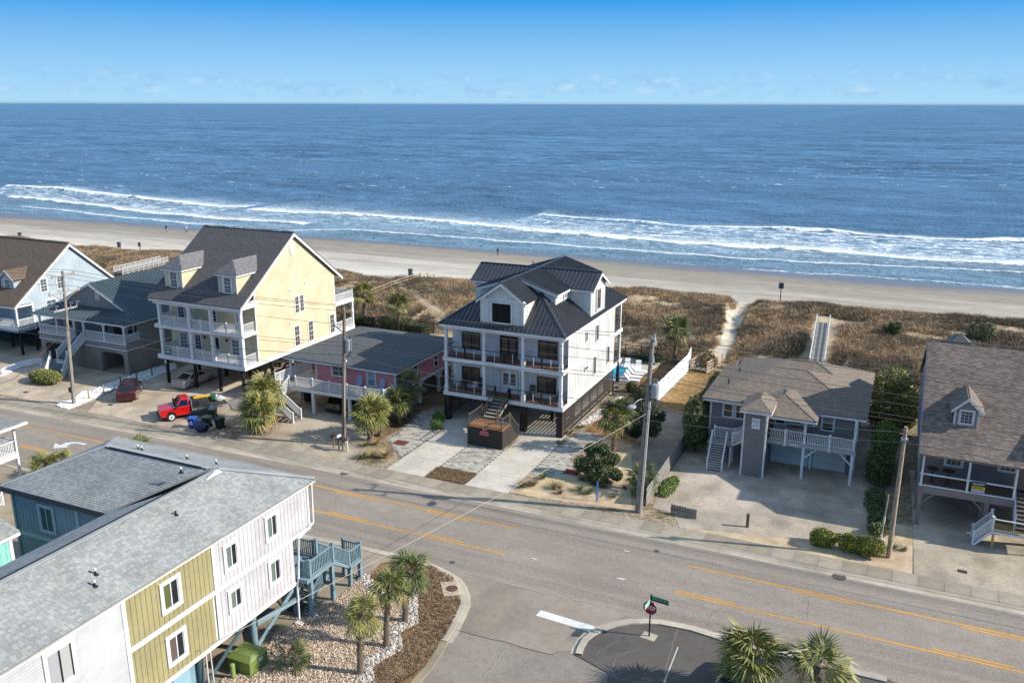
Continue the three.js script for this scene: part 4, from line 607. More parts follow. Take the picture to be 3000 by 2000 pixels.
// rocking chairs on the white house porch
function chairAt(name, label, base, turn, m, group) {
  const t = thing(name, label, 'chair', base, group, true); t.rotation.y = turn;
  part(t, 'seat', box(-0.26, 0.4, -0.25, 0.26, 0.45, 0.26), m); part(t, 'backrest', [beam(V(-0.23, 0.42, -0.25), V(-0.23, 1.2, -0.42), 0.05), beam(V(0.23, 0.42, -0.25), V(0.23, 1.2, -0.42), 0.05), beam(V(-0.2, 1.15, -0.41), V(0.2, 1.15, -0.41), 0.04, 0.12), ...[-0.14, -0.05, 0.05, 0.14].map((x) => beam(V(x, 0.45, -0.26), V(x, 1.12, -0.4), 0.06, 0.02))], m);
  for (const [x, z] of [[-0.25, -0.24], [0.25, -0.24], [-0.25, 0.24], [0.25, 0.24]]) part(t, 'leg', box(x - 0.025, 0.03, z - 0.025, x + 0.025, z > 0 ? 0.66 : 0.42, z + 0.025), m);
  for (const x of [-0.27, 0.27]) { part(t, 'armrest', box(x - 0.04, 0.66, -0.3, x + 0.04, 0.69, 0.28), m); part(t, 'rocker', beam(V(x, 0.02, -0.42), V(x, 0.02, 0.34), 0.04, 0.04), m); }
  return t;
}
const ch1 = chairAt('rocking_chair', 'black rocking chair by the left window on the lower porch', V(-36.5, 2.9, -69.6), 0.2, M('#1c1b1a', 0.6), 'porch rocking chairs');
copyThing(ch1, V(-34.9, 2.9, -69.6), -0.3, 'black rocking chair beside the striped cushion on the lower porch'); copyThing(ch1, V(-29.55, 2.9, -69.55), 0.0, 'black rocking chair between front door and right window'); copyThing(ch1, V(-27.1, 2.9, -69.4), -0.9, 'black rocking chair at the lit end of the lower porch');
solo('cushion', 'pink and white striped cushion on the lower porch chair', 'cushion', merge([0, 1, 2, 3].map((i) => box(-35.3 + i * 0.12, 3.42, -69.3, -35.19 + i * 0.12, 3.9, -69.2))), M('#d8b9bd', 0.9), V(-35.1, 3.42, -69.25));

// ================================================================ yellow gabled house
const SH_DARK = M('#5b5a5c', 0.95, { t: 'shingle', b: 'shingleBump', bs: 0.012 });
const YELW = M('#dbcaa7', 0.75, { t: 'grain', b: 'lapBump', bs: 0.02 });
function gableRoofX(t, x0, x1, zE0, zE1, yE0, yE1, zr, yr, m, th = 0.14) {   // ridge along x
  const f = [V(x0, yE0, zE0), V(x1, yE0, zE0), V(x1, yr, zr), V(x0, yr, zr)], b = [V(x1, yE1, zE1), V(x0, yE1, zE1), V(x0, yr, zr), V(x1, yr, zr)];
  for (const q of [f, b]) { const p = planeBasis(q).n.y < 0 ? q.reverse() : q; part(t, 'roof', plate(p, th, UX), m); }
  part(t, 'ridge_cap', beam(V(x0, yr + th + 0.06, zr), V(x1, yr + th + 0.06, zr), 0.3, 0.04), m);
}
const lapWin = (t, F, u, y, w, h, o = {}) => win(t, F, u, y, w, h, { fw: 0.16, grid: [2, 4], mw: 0.014, glass: M('#2a3034', 0.07), ...o });
{
  const t = thing('beach_house', 'tall pale yellow house on black posts with two dormers and white stacked porches', 'house', V(-65.4, 0, -74.5));
  const X0 = -71.2, X1 = -59.5, ZF = -65.7, ZW = -67.8, ZB = -81.5, ZP = -85.2;
  part(t, 'deck', box(X0 - 0.1, 2.75, ZP, X1 + 0.05, 3.2, ZF + 0.05), TRIM); part(t, 'porch_floor', box(X0 + 0.05, 3.2, ZW, X1 - 0.05, 3.23, ZF), M('#9aa3b0', 0.8));
  part(t, 'deck', box(X0 - 0.1, 6.15, ZW - 0.1, X1 + 0.05, 6.5, ZF + 0.05), TRIM); part(t, 'deck', box(X0 - 0.1, 6.15, ZP, X1 + 0.05, 6.5, ZB), TRIM);
  const gab = [[ZB, 3.2], [ZW, 3.2], [ZW, 10.6], [-74.4, 15.55], [ZB, 10.1]];
  part(t, 'wall', plate(fpoly(FX(X1 - 0.12), gab), 0.12), YELW); part(t, 'wall', plate(fpoly(FX(X0 + 0.12, -1), gab), 0.12), YELW);
  part(t, 'wall', box(X0 + 0.1, 3.2, ZW - 0.15, X1 - 0.12, 9.9, ZW), YELW); part(t, 'wall', box(X0 + 0.1, 3.2, ZB, X1 - 0.12, 9.9, ZB + 0.15), YELW); part(t, 'floor', box(X0 + 0.2, 9.4, ZB + 0.1, X1 - 0.2, 9.5, ZF - 0.2), WHITE);
  part(t, 'corner_board', [fbox(FX(X1), ZW - 0.14, ZW + 0.02, 3.2, 10.5, 0.0, 0.03), fbox(FX(X1), ZB - 0.02, ZB + 0.14, 3.2, 10.1, 0, 0.03)], TRIM);
  gableRoofX(t, X0 - 0.35, X1 + 0.35, -65.35, -82.75, 9.3, 9.55, -74.4, 15.7, SH_DARK);
  for (const [z0, y0] of [[-65.35, 9.3], [-82.75, 9.55]]) part(t, 'rake_board', plate(fpoly(FX(X1 + 0.33), [[z0, y0 - 0.02], [-74.4, 15.72], [-74.4, 15.4], [z0, y0 - 0.3]]), 0.05), TRIM);
  part(t, 'fascia', [box(X0 - 0.3, 9.05, ZF + 0.05, X1 + 0.3, 9.35, ZF + 0.3)], TRIM); part(t, 'frieze', [box(X0, 8.75, ZF - 0.3, X1, 9.2, ZF + 0.04)], TRIM);
  for (const x of [-70.6, -66.5, -63.6, -59.75]) for (const [y0, y1] of [[3.2, 6.15], [6.5, 8.8]]) part(t, 'column', box(x - 0.16, y0, ZF - 0.34, x + 0.16, y1, ZF - 0.02), TRIM);
  for (const y of [3.2, 6.5]) { for (const [a, b] of [[-70.4, -66.7], [-66.3, -63.8], [-63.4, -59.95]]) railing(t, V(a, y, ZF - 0.18), V(b, y, ZF - 0.18), { h: 0.95, posts: 2, skip: [0, 1], sp: 0.14 }); railing(t, V(X1 - 0.22, y, ZF - 0.4), V(X1 - 0.22, y, ZW), { h: 0.95, skip: [0, 1] }); railing(t, V(X0 + 0.3, y, ZF - 0.4), V(X0 + 0.3, y, ZW), { h: 0.95, skip: [0, 1] }); }
  const F = FZ(ZW), pale = M('#5c6a70', 0.08);
  lapWin(t, F, -69.5, 3.65, 1.0, 1.55, { glass: pale }); lapWin(t, F, -62.4, 3.6, 0.95, 1.6, { glass: pale }); lapWin(t, F, -67.5, 3.7, 0.8, 1.5); doorOn(t, F, -64.95, 3.22, 0.95, 2.1, {}); doorOn(t, F, -68.4, 3.22, 0.85, 2.1, {});
  lapWin(t, F, -69.5, 6.95, 0.8, 1.45); doorOn(t, F, -68.3, 6.52, 0.9, 2.0, {}); lapWin(t, F, -65.1, 6.95, 0.8, 1.4); doorOn(t, F, -61.6, 6.52, 0.9, 2.0, {});
  for (const x of [-66.6, -63.6]) part(t, 'porch_lamp', fbox(F, x, x + 0.16, 4.9, 5.2, 0, 0.14), BLACK);
  const S = FX(X1), dark = M('#46423a', 0.1);
  for (const u of [-74.55, -75.4]) lapWin(t, S, u, 7.0, 0.6, 1.75, { glass: dark, fw: 0.14 });
  lapWin(t, S, -74.25, 3.35, 0.8, 2.15, { glass: dark }); lapWin(t, S, -76.7, 3.35, 0.8, 2.15, { glass: dark }); lapWin(t, S, -80.7, 3.3, 0.8, 2.1, { glass: dark });
  { const v = new THREE.CylinderGeometry(0.55, 0.55, 0.08, 24).rotateZ(Math.PI / 2).scale(1, 1.25, 0.8).translate(X1 + 0.04, 14.05, -74.3); const o = part(t, 'gable_vent', fin(v), TRIM); part(o, 'louvre', [...Array(7).keys()].map((i) => fbox(S, -74.55, -74.05, 13.65 + i * 0.12, 13.72 + i * 0.12, 0.085, 0.1)), WHITE); }
  for (const [u, y] of [[-73.6, 9.5], [-76.2, 9.9], [-73.2, 6.0]]) part(t, 'wall_vent', fbox(S, u - 0.1, u + 0.1, y, y + 0.22, 0, 0.1), TRIM);
  // dormers
  for (const xc of [-69.0, -61.8]) { const z = -66.75, w = 1.15, ye = 12.35, zb = -70.2;
    part(t, 'dormer', [box(xc - w, 10.1, z - 0.1, xc + w, ye, z)], YELW);
    for (const s of [-1, 1]) part(t, 'dormer_cheek', plate(fpoly(FX(xc + s * w, s), [[z, 10.0], [z, ye], [zb, ye]]), 0.04), YELW);
    part(t, 'corner_board', [fbox(FZ(z), xc - w - 0.04, xc - w + 0.1, 10.1, ye, 0, 0.05), fbox(FZ(z), xc + w - 0.1, xc + w + 0.04, 10.1, ye, 0, 0.05)], TRIM);
    lapWin(t, FZ(z + 0.01), xc, 10.5, 0.85, 1.5, { fw: 0.22, glass: M('#56666c', 0.07) });
    const e = 0.3, a = V(xc - w - e, ye, z + e), b = V(xc + w + e, ye, z + e), r1 = V(xc, ye + 1.25, z - 0.95), r2 = V(xc, ye + 1.25, -72.2), c = V(xc + w + e, ye, zb - 0.2), d = V(xc - w - e, ye, zb - 0.2);
    const lt = M('#78777a', 0.95, { t: 'shingle', b: 'shingleBump', bs: 0.012 });
    for (const q of [[a, b, r1], [b, c, r2, r1], [d, a, r1, r2]]) part(t, 'dormer_roof', plate(planeBasis(q).n.y < 0 ? q.reverse() : q, 0.1), lt);
    part(t, 'eave_board', [box(xc - w - e, ye - 0.16, z + e - 0.05, xc + w + e, ye - 0.005, z + e), box(xc + w + e - 0.05, ye - 0.16, zb, xc + w + e, ye - 0.005, z + e - 0.05), box(xc - w - e, ye - 0.16, zb, xc - w - e + 0.05, ye - 0.005, z + e - 0.05), box(xc - w, ye - 0.12, zb, xc + w, ye - 0.02, z + e - 0.05)], TRIM); }
  // corner return of the porch eave
  part(t, 'eave_return', [plate([V(X1 - 0.1, 9.42, -65.4), V(X1 + 0.36, 9.42, -65.4), V(X1 + 0.36, 9.42, -68.0), V(X1 - 0.1, 9.75, -68.0)].reverse(), 0.05), box(X1, 9.1, -68.0, X1 + 0.3, 9.4, -65.5)], TRIM);
  // rear porch
  railing(t, V(X1 - 0.1, 6.5, ZP + 0.1), V(X1 - 0.1, 6.5, ZB), { h: 0.95 }); railing(t, V(X1 - 0.1, 3.2, ZP + 0.1), V(X1 - 0.1, 3.2, ZB), { h: 0.95 }); railing(t, V(X0, 6.5, ZP + 0.1), V(X1 - 0.1, 6.5, ZP + 0.1), { h: 0.95, skip: [1], posts: 3 });
  part(t, 'column', box(X1 - 0.25, 0, ZP + 0.05, X1 - 0.0, 6.2, ZP + 0.3), TRIM);
  // posts and braces below
  const PB = M('#1e1a18', 0.85, { t: 'wood' });
  for (const z of [-66.0, -70.5, -75.5, -81]) for (const x of [-70.4, -66.5, -63.2, -60.1]) part(t, 'post', cyl(x, 0, 2.78, z, 0.19, 0.17), PB);
  for (const [a, b] of [[V(-60.1, 0.4, -70.5), V(-60.1, 2.7, -75.5)], [V(-60.1, 2.7, -70.5), V(-60.1, 0.4, -75.5)], [V(-60.1, 0.4, -75.5), V(-60.1, 2.7, -81)], [V(-60.1, 2.7, -75.5), V(-60.1, 0.4, -81)], [V(-70.4, 2.7, -75.5), V(-66.5, 0.4, -75.5)], [V(-70.4, 0.4, -75.5), V(-66.5, 2.7, -75.5)]]) part(t, 'brace', beam(a, b, 0.06, 0.24), PB);
  const sgn = part(t, 'rental_sign', box(-70.3, 3.3, ZF - 0.12, -69.5, 4.1, ZF - 0.08), M('#4d5a50', 0.7)); part(sgn, 'lettering', [box(-70.2, 3.85, ZF - 0.079, -69.6, 3.97, ZF - 0.074), box(-70.2, 3.45, ZF - 0.079, -69.6, 3.65, ZF - 0.074)], M('#b9bdb2', 0.7));
  part(t, 'notice', box(-70.55, 2.2, -65.81, -70.3, 2.6, -65.79), M('#d8c9c6', 0.7));
}

// ================================================================ pink cottage
const SH_BLUE = M('#5e6266', 0.95, { t: 'shingle', b: 'shingleBump', bs: 0.012 });
{
  const t = thing('beach_house', 'low pink cottage on white posts with grey hipped roof and white-railed deck', 'house', V(-48.7, 0, -72.5));
  const PK = M('#d98587', 0.8, { t: 'grain', b: 'lapBump', bs: 0.012 }), X0 = -54.6, X1 = -42.5, ZW = -67.1, ZB = -79.6;
  part(t, 'wall', box(-51.7, 2.42, ZB, X1, 4.5, ZW), PK); part(t, 'wall', box(X0, 2.42, ZB, -51.7, 4.5, -71.2), PK);
  part(t, 'floor', box(X0 - 0.1, 2.15, ZB, X1 + 0.06, 2.42, ZW - 0.0), TRIM); part(t, 'deck', [box(-54.9, 2.15, ZW + 0.02, -42.25, 2.42, -64.5)], M('#8d8078', 0.8, { t: 'wood' })); part(t, 'fascia', box(-54.9, 2.08, -64.5, -42.2, 2.42, -64.44), TRIM);
  const e = [V(-55.3, 4.5, -66.65), V(-42.1, 4.5, -66.65), V(-42.1, 4.5, -80.1), V(-55.3, 4.5, -80.1)], r1 = V(-48.7, 5.85, -73.2), r2 = V(-48.7, 5.85, -73.55);
  for (const q of [[e[0], e[1], r1], [e[1], e[2], r2, r1], [e[2], e[3], r2], [e[3], e[0], r1, r2]]) part(t, 'roof', plate(planeBasis(q).n.y < 0 ? q.reverse() : q, 0.1, q[1].clone().sub(q[0])), SH_BLUE);
  part(t, 'fascia', [box(-55.3, 4.34, -66.68, -42.1, 4.49, -66.63), box(-42.13, 4.34, -80.1, -42.08, 4.49, -66.68)], TRIM);
  part(t, 'soffit', box(-55.2, 4.4, -80, -42.2, 4.44, -66.7), WHITE);
  part(t, 'corner_board', [box(X1 - 0.12, 2.42, ZW + 0.005, X1 + 0.03, 4.4, ZW + 0.03), box(X1 + 0.005, 2.42, ZW - 0.12, X1 + 0.03, 4.4, ZW + 0.004), box(-51.75, 2.42, ZW + 0.005, -51.6, 4.4, ZW + 0.03)], TRIM);
  part(t, 'column', box(-54.75, 2.42, -67.0, -54.55, 4.4, -66.8), TRIM);
  const F = FZ(ZW), S = FX(X1), bl = M('#79878f', 0.15);
  win(t, F, -48.95, 3.3, 1.55, 0.9, { fw: 0.12, split: 'v', grid: [2, 2], glass: M('#33393c', 0.08), glass2: M('#3b3f40', 0.08) }); win(t, F, -45.2, 2.75, 0.85, 1.4, { fw: 0.12, glass: bl, glass2: M('#8d9aa0', 0.12) });
  win(t, S, -68.9, 2.95, 0.75, 1.2, { fw: 0.09 }); win(t, S, -70.9, 3.3, 0.55, 0.85, { fw: 0.08 }); win(t, S, -74.9, 2.95, 0.75, 1.2, { fw: 0.09 }); win(t, S, -77.2, 2.95, 0.75, 1.2, { fw: 0.09 });
  railing(t, V(-52.35, 2.42, -64.6), V(-42.3, 2.42, -64.6), { posts: 5, h: 0.98, sp: 0.135 }); railing(t, V(-42.3, 2.42, -66.95), V(-42.3, 2.42, -64.6), { h: 0.98, skip: [1] });
  railing(t, V(-54.8, 2.42, -64.6), V(-54.8, 2.42, -71), { h: 0.98, posts: 2 });
  for (const x of [-53.9, -50.3, -46.1, -42.6]) part(t, 'post', box(x - 0.14, 0, -64.75, x + 0.14, 2.15, -64.47), TRIM);
  for (const z of [-67.6, -71.6, -75.5, -79.2]) for (const x of [-54.2, -50.3, -46.3, -42.55]) part(t, 'post', box(x - 0.13, 0, z - 0.13, x + 0.13, 2.15, z + 0.13), TRIM);
  for (const z of [-71.6, -75.5]) for (const s of [-1, 1]) part(t, 'brace', beam(V(-42.55, 1.3, z), V(-42.55, 2.12, z + s * 0.8), 0.09), TRIM);
  // two-flight stair with a turn
  flight(t, V(-53.6, 1.5, -62.9), V(-53.6, 2.42, -64.5), 1.1, UX, { tread: M('#6d655f', 0.8) }); part(t, 'landing', box(-54.2, 1.36, -62.9, -52.7, 1.5, -61.7), TRIM);
  for (const [x, z] of [[-54.1, -61.8], [-52.8, -61.8]]) part(t, 'post', box(x - 0.07, 0, z - 0.07, x + 0.07, 1.4, z + 0.07), TRIM);
  flight(t, V(-50.4, 0, -62.1), V(-52.75, 1.5, -62.3), 1.2, UZ, { tread: M('#6d655f', 0.8) });
  part(t, 'store_room', box(-49.6, 0, -79, -43, 2.15, -72.6), M('#6b5b4d', 0.9, { t: 'grain' })); part(t, 'fence', [...Array(9).keys()].map((i) => box(-43.1 + i * 0.32, 0, -64.4 - i * 0.5, -43.02 + i * 0.32, 1.2, -64.3 - i * 0.5)).slice(0, 1), TRIM);
  part(t, 'vent_pipe', cyl(-44.6, 4.6, 5.15, -70.2, 0.06), BLACK);
}
{ const m1 = M('#9fb3c6', 0.7), a = chairAt('deck_chair', 'pale blue slatted chair beside the pink cottage window', V(-46.4, 2.42, -66.6), 0.1, m1, 'chairs on the cottage deck'); copyThing(a, V(-43.8, 2.42, -66.5), 0.0, 'pale blue slatted chair at the corner of the pink cottage deck');
  const w = M('#a87f57', 0.8, { t: 'wood' }); chairAt('wooden_chair', 'brown wooden armchair in the cottage porch corner', V(-53.3, 2.42, -69.2), 1.2, w, 'wooden porch chairs'); chairAt('wooden_bench', 'brown wooden bench chair against the cottage porch wall', V(-52.4, 2.42, -69.9), -0.2, w, 'wooden porch chairs'); }

// ================================================================ grey house with blue-grey metal roof
const ROOFTEAL = M('#4d5d63', 0.42, { metalness: 0.3, t: 'grain' });
{
  const t = thing('beach_house', 'grey house with slate blue metal roof, arched ground floor and white porch', 'house', V(-83, 0, -72));
  const GW = M('#8b8783', 0.8, { t: 'grain' }), GW2 = M('#7b7773', 0.85, { t: 'grain' }), X0 = -90, X1 = -76.2, ZF = -66, ZW = -68, ZB = -80;
  part(t, 'wall', box(X0 + 0.1, 3.5, ZB, X1 - 0.05, 5.9, ZW), GW); part(t, 'deck', box(X0, 2.8, ZW, X1, 3.55, ZF), GW); part(t, 'wall', box(X0 + 0.1, 2.8, ZB, X1 - 0.05, 3.5, ZW), GW);
  part(t, 'trim_board', [box(X0 - 0.02, 2.76, ZF, X1 + 0.02, 2.86, ZF + 0.04), box(X0 - 0.02, 3.45, ZF, X1 + 0.02, 3.57, ZF + 0.04), box(X1, 2.76, ZB, X1 + 0.04, 2.86, ZF)], TRIM);
  // ground floor wall with two arched openings
  const sh = new THREE.Shape(); sh.moveTo(X0 + 0.1, 0); sh.lineTo(X1 - 0.05, 0); sh.lineTo(X1 - 0.05, 2.8); sh.lineTo(X0 + 0.1, 2.8); sh.closePath();
  const arch = (a, b, h) => { const p = new THREE.Path(); p.moveTo(a, 0.02); p.lineTo(b, 0.02); p.lineTo(b, h - 0.4); p.quadraticCurveTo(b, h, b - 0.9, h); p.lineTo(a + 0.9, h); p.quadraticCurveTo(a, h, a, h - 0.4); p.closePath(); return p; };
  sh.holes.push(arch(-89.2, -84.9, 2.4), arch(-80.3, -76.9, 2.35)); const stucco = M('#93897d', 0.9, { t: 'stain' });
  part(t, 'arched_wall', fin(new THREE.ExtrudeGeometry(sh, { depth: 0.45, bevelEnabled: false }).translate(0, 0, -66.5)), stucco);
  part(t, 'wall', box(X1 - 0.4, 0, ZB, X1 - 0.05, 2.8, -66.52), stucco); part(t, 'wall', box(X0 + 0.1, 0, ZB, X0 + 0.4, 2.8, -66.52), stucco); part(t, 'wall', box(-84.6, 0, -73, -80.5, 2.8, -66.52), stucco);
  part(t, 'post', box(-78.6, 0, -71.1, -78.3, 2.8, -70.8), WHITE);
  for (const x of [-89.7, -86.9, -84.1, -82.6, -79.5, -76.45]) { part(t, 'column', box(x - 0.09, 3.55, ZF - 0.2, x + 0.09, 5.62, ZF - 0.02), TRIM); for (const s of [-1, 1]) part(t, 'brace', beam(V(x, 5.15, ZF - 0.1), V(x + s * 0.45, 5.58, ZF - 0.1), 0.07), TRIM); }
  part(t, 'beam', box(X0, 5.58, ZF - 0.22, X1, 5.72, ZF), TRIM);
  railing(t, V(-89.6, 3.55, ZF - 0.1), V(-84.2, 3.55, ZF - 0.1), { skip: [0, 1], h: 0.95 }); railing(t, V(-82.5, 3.55, ZF - 0.1), V(-76.45, 3.55, ZF - 0.1), { skip: [0, 1], h: 0.95 }); railing(t, V(-76.4, 3.55, ZF - 0.2), V(-76.4, 3.55, ZW), { h: 0.95, skip: [0] });
  const F = FZ(ZW), dk = M('#2e2c2a', 0.1); win(t, F, -87.4, 4.1, 1.3, 1.3, { fw: 0.1, split: 'n', grid: [1, 1], glass: dk }); win(t, F, -82.3, 4.75, 0.9, 0.5, { fw: 0.1, split: 'n', grid: [1, 1], glass: M('#9aa0a2', 0.2) }); doorOn(t, F, -79.6, 3.56, 0.9, 1.95, { m: M('#4a2f2a', 0.6) }); win(t, F, -77.6, 4.1, 0.9, 1.3, { fw: 0.1 }); win(t, FX(X1 - 0.05), -73.2, 4.0, 0.9, 1.3, { fw: 0.12 });
  for (const [a, b] of [[-81.5, -81.2], [-76.9, -76.6]]) part(t, 'shutter', fbox(F, a, b, 4.1, 5.4, 0, 0.05), M('#4d2b28', 0.7));
  // roof
  const ry = 9.4, rx = -83.1, gz = -67.75, ex0 = -90.5, ex1 = -75.8, ey = 5.72, pR = (ry - ey) / (ex1 - rx);
  const slope = (q, u) => seamRoof(t, planeBasis(q).n.y < 0 ? q.reverse() : q, u, 0.45, ROOFTEAL);
  slope([V(ex1, ey, gz), V(ex1, ey, ZB), V(rx, ry, ZB), V(rx, ry, gz)], UZ); slope([V(ex0, ey, gz), V(ex0, ey, ZB), V(rx, ry, ZB), V(rx, ry, gz)], UZ);
  slope([V(ex0, ey, -65.75), V(ex1, ey, -65.75), V(ex1 - 2.0, ey + 1.0, gz), V(ex0 + 2.0, ey + 1.0, gz)], UX); slope([V(ex1, ey, -65.75), V(ex1, ey, gz), V(ex1 - 2.0, ey + 1.0, gz)], UZ); slope([V(ex0, ey, gz), V(ex0, ey, -65.75), V(ex0 + 2.0, ey + 1.0, gz)], UZ);
  part(t, 'gable', plate(fpoly(FZ(ZW), [[ex0 + 1.6, 6.2], [ex1 - 1.6, 6.2], [rx + 0.1, ry - 0.1], [rx - 0.1, ry - 0.1]]), 0.1), GW);
  for (const s of [-1, 1]) part(t, 'rake_board', plate(fpoly(FZ(gz + 0.02), [[rx, ry], [rx + s * 5.3, ry - 5.3 * pR], [rx + s * 5.3, ry - 5.3 * pR - 0.18], [rx, ry - 0.2]]), 0.04), TRIM);
  win(t, FZ(ZW + 0.1), -82.0, 7.7, 0.5, 0.8, { fw: 0.05, split: 'n', grid: [1, 1], glass: M('#a7a9aa', 0.4) });
  part(t, 'fascia', [box(ex0, ey - 0.16, -65.8, ex1, ey - 0.01, -65.75), box(ex1 - 0.04, ey - 0.16, ZB, ex1, ey - 0.01, -65.8)], TRIM);
  // stair down to the street, in two flights with a splayed foot
  flight(t, V(-83.5, 1.6, -63.6), V(-83.3, 3.5, -66.0), 1.5, UX, { tread: M('#2f4046', 0.8), riser: M('#8c9395', 0.8) });
  part(t, 'landing', box(-84.3, 1.45, -63.6, -82.6, 1.6, -62.8), TRIM); flight(t, V(-82.6, 0, -61.6), V(-83.3, 1.6, -63.1), 1.9, V(0.9, 0, -0.42).normalize(), { tread: M('#2f4046', 0.8), riser: M('#8c9395', 0.8) });
  for (const [x, z] of [[-84.1, -63.2], [-82.6, -63.4]]) part(t, 'post', box(x - 0.08, 0, z - 0.08, x + 0.08, 1.5, z + 0.08), TRIM);
  railing(t, V(-85.8, 0.1, -62.6), V(-84.3, 0.5, -62.4), { h: 0.9 });
}

// ================================================================ pale blue gabled house with brown roof (left edge)
const SH_BRN = M('#6f5f51', 0.95, { t: 'shingle', b: 'shingleBump', bs: 0.014 });
{
  const t = thing('beach_house', 'pale blue clapboard house with steep brown shingle roof and gable end', 'house', V(-102, 0, -74));
  const BL = M('#b0bec6', 0.8, { t: 'grain', b: 'lapBump', bs: 0.025 }), X1 = -94.2, X0 = -116, ZF = -66.5, ZW = -68.8, ZB = -80.6;
  part(t, 'wall', box(X0, 3.3, ZB, X1 - 0.12, 6.2, ZW), BL);
  part(t, 'wall', plate(fpoly(FX(X1 - 0.12), [[ZB, 2.9], [ZW, 2.9], [ZW, 7.4], [-74.6, 12.1], [ZB, 6.9]]), 0.12), BL);
  part(t, 'gable', plate(fpoly(FX(X1 - 0.1), [[ZF + 0.1, 6.0], [ZW, 6.0], [ZW, 7.9], [ZF + 0.1, 6.15]]), 0.1), BL);
  gableRoofX(t, X0, X1 + 0.35, -66.2, -81.1, 5.95, 6.65, -74.6, 12.25, SH_BRN);
  for (const [z0, y0] of [[-66.2, 5.95], [-81.1, 6.65]]) part(t, 'rake_board', plate(fpoly(FX(X1 + 0.33), [[z0, y0 - 0.02], [-74.6, 12.28], [-74.6, 11.95], [z0, y0 - 0.3]]), 0.05), TRIM);
  part(t, 'fascia', box(X0, 5.7, -66.5, X1 + 0.3, 5.95, -66.2), TRIM);
  part(t, 'deck', box(X0, 2.75, ZW, X1, 3.3, ZF), M('#8fa0a8', 0.8)); part(t, 'trim_board', [box(X0, 3.05, ZF, X1 + 0.03, 3.32, ZF + 0.04), box(X1, 3.05, ZW, X1 + 0.04, 3.32, ZF)], TRIM);
  part(t, 'column', box(X1 - 0.2, 2.75, ZF - 0.22, X1, 5.9, ZF - 0.02), TRIM); part(t, 'column', box(X1 - 0.16, 2.75, ZW - 0.1, X1 + 0.02, 6.1, ZW + 0.12), TRIM); part(t, 'column', box(-99.2, 3.3, ZF - 0.22, -99.0, 5.9, ZF - 0.02), TRIM);
  part(t, 'brace', beam(V(X1 - 0.1, 5.3, ZF - 0.1), V(X1 - 0.7, 5.85, ZF - 0.1), 0.08), TRIM); part(t, 'beam', box(X1 - 0.12, 5.7, ZW, X1, 5.9, ZF), TRIM);
  railing(t, V(-99, 3.3, ZF - 0.1), V(X1 - 0.15, 3.3, ZF - 0.1), { skip: [1], h: 0.95, sp: 0.15 }); railing(t, V(X1 - 0.1, 3.3, ZW), V(X1 - 0.1, 3.3, ZF - 0.2), { skip: [0, 1], h: 0.95, sp: 0.15 });
  const S = FX(X1); for (const u of [-70.6, -72.9]) lapWin(t, S, u, 7.0, 0.85, 1.5, { fw: 0.13, glass: M('#4d5a63', 0.08) }); lapWin(t, S, -71.3, 4.1, 1.3, 1.7, { fw: 0.13, glass: M('#4d5a63', 0.08) });
  const PB = M('#2a2320', 0.9, { t: 'wood' }); for (const z of [-66.8, -68.8, -72.5, -76.5, -80]) for (const x of [-94.4, -98.8, -103]) part(t, 'post', cyl(x, 0, 2.8, z, 0.17), PB);
  part(t, 'floor', box(X0, 2.75, ZB, X1, 2.9, ZW), DARKWOOD); part(t, 'store_room', box(-104, 0, -80, -96, 2.75, -73.5), M('#5a5046', 0.9));
  // dormer
  { const xc = -97.3, z = -68.3, w = 1.1, ye = 8.7; part(t, 'dormer', plate(fpoly(FZ(z), [[xc - w, 7.2], [xc + w, 7.2], [xc + w, ye], [xc, ye + 0.95], [xc - w, ye]]), 0.1), BL); for (const s of [-1, 1]) part(t, 'dormer_cheek', plate(fpoly(FX(xc + s * w, s), [[z, 7.2], [z, ye], [-70.5, ye]]), 0.03), BL);
    for (const s of [-1, 1]) { const q = [V(xc + s * (w + 0.25), ye - 0.15, z + 0.3), V(xc + s * (w + 0.25), ye - 0.15, -70.6), V(xc, ye + 1.0, -72), V(xc, ye + 1.0, z + 0.3)]; part(t, 'dormer_roof', plate(planeBasis(q).n.y < 0 ? q.reverse() : q, 0.1, UZ), SH_BRN); part(t, 'rake_board', plate(fpoly(FZ(z + 0.3), [[xc, ye + 1.1], [xc + s * (w + 0.25), ye - 0.05], [xc + s * (w + 0.25), ye - 0.25], [xc, ye + 0.85]]), 0.04), TRIM); }
    lapWin(t, FZ(z + 0.1), xc, 7.5, 0.85, 1.1, { fw: 0.1, glass: M('#3d4750', 0.08) }); }
}

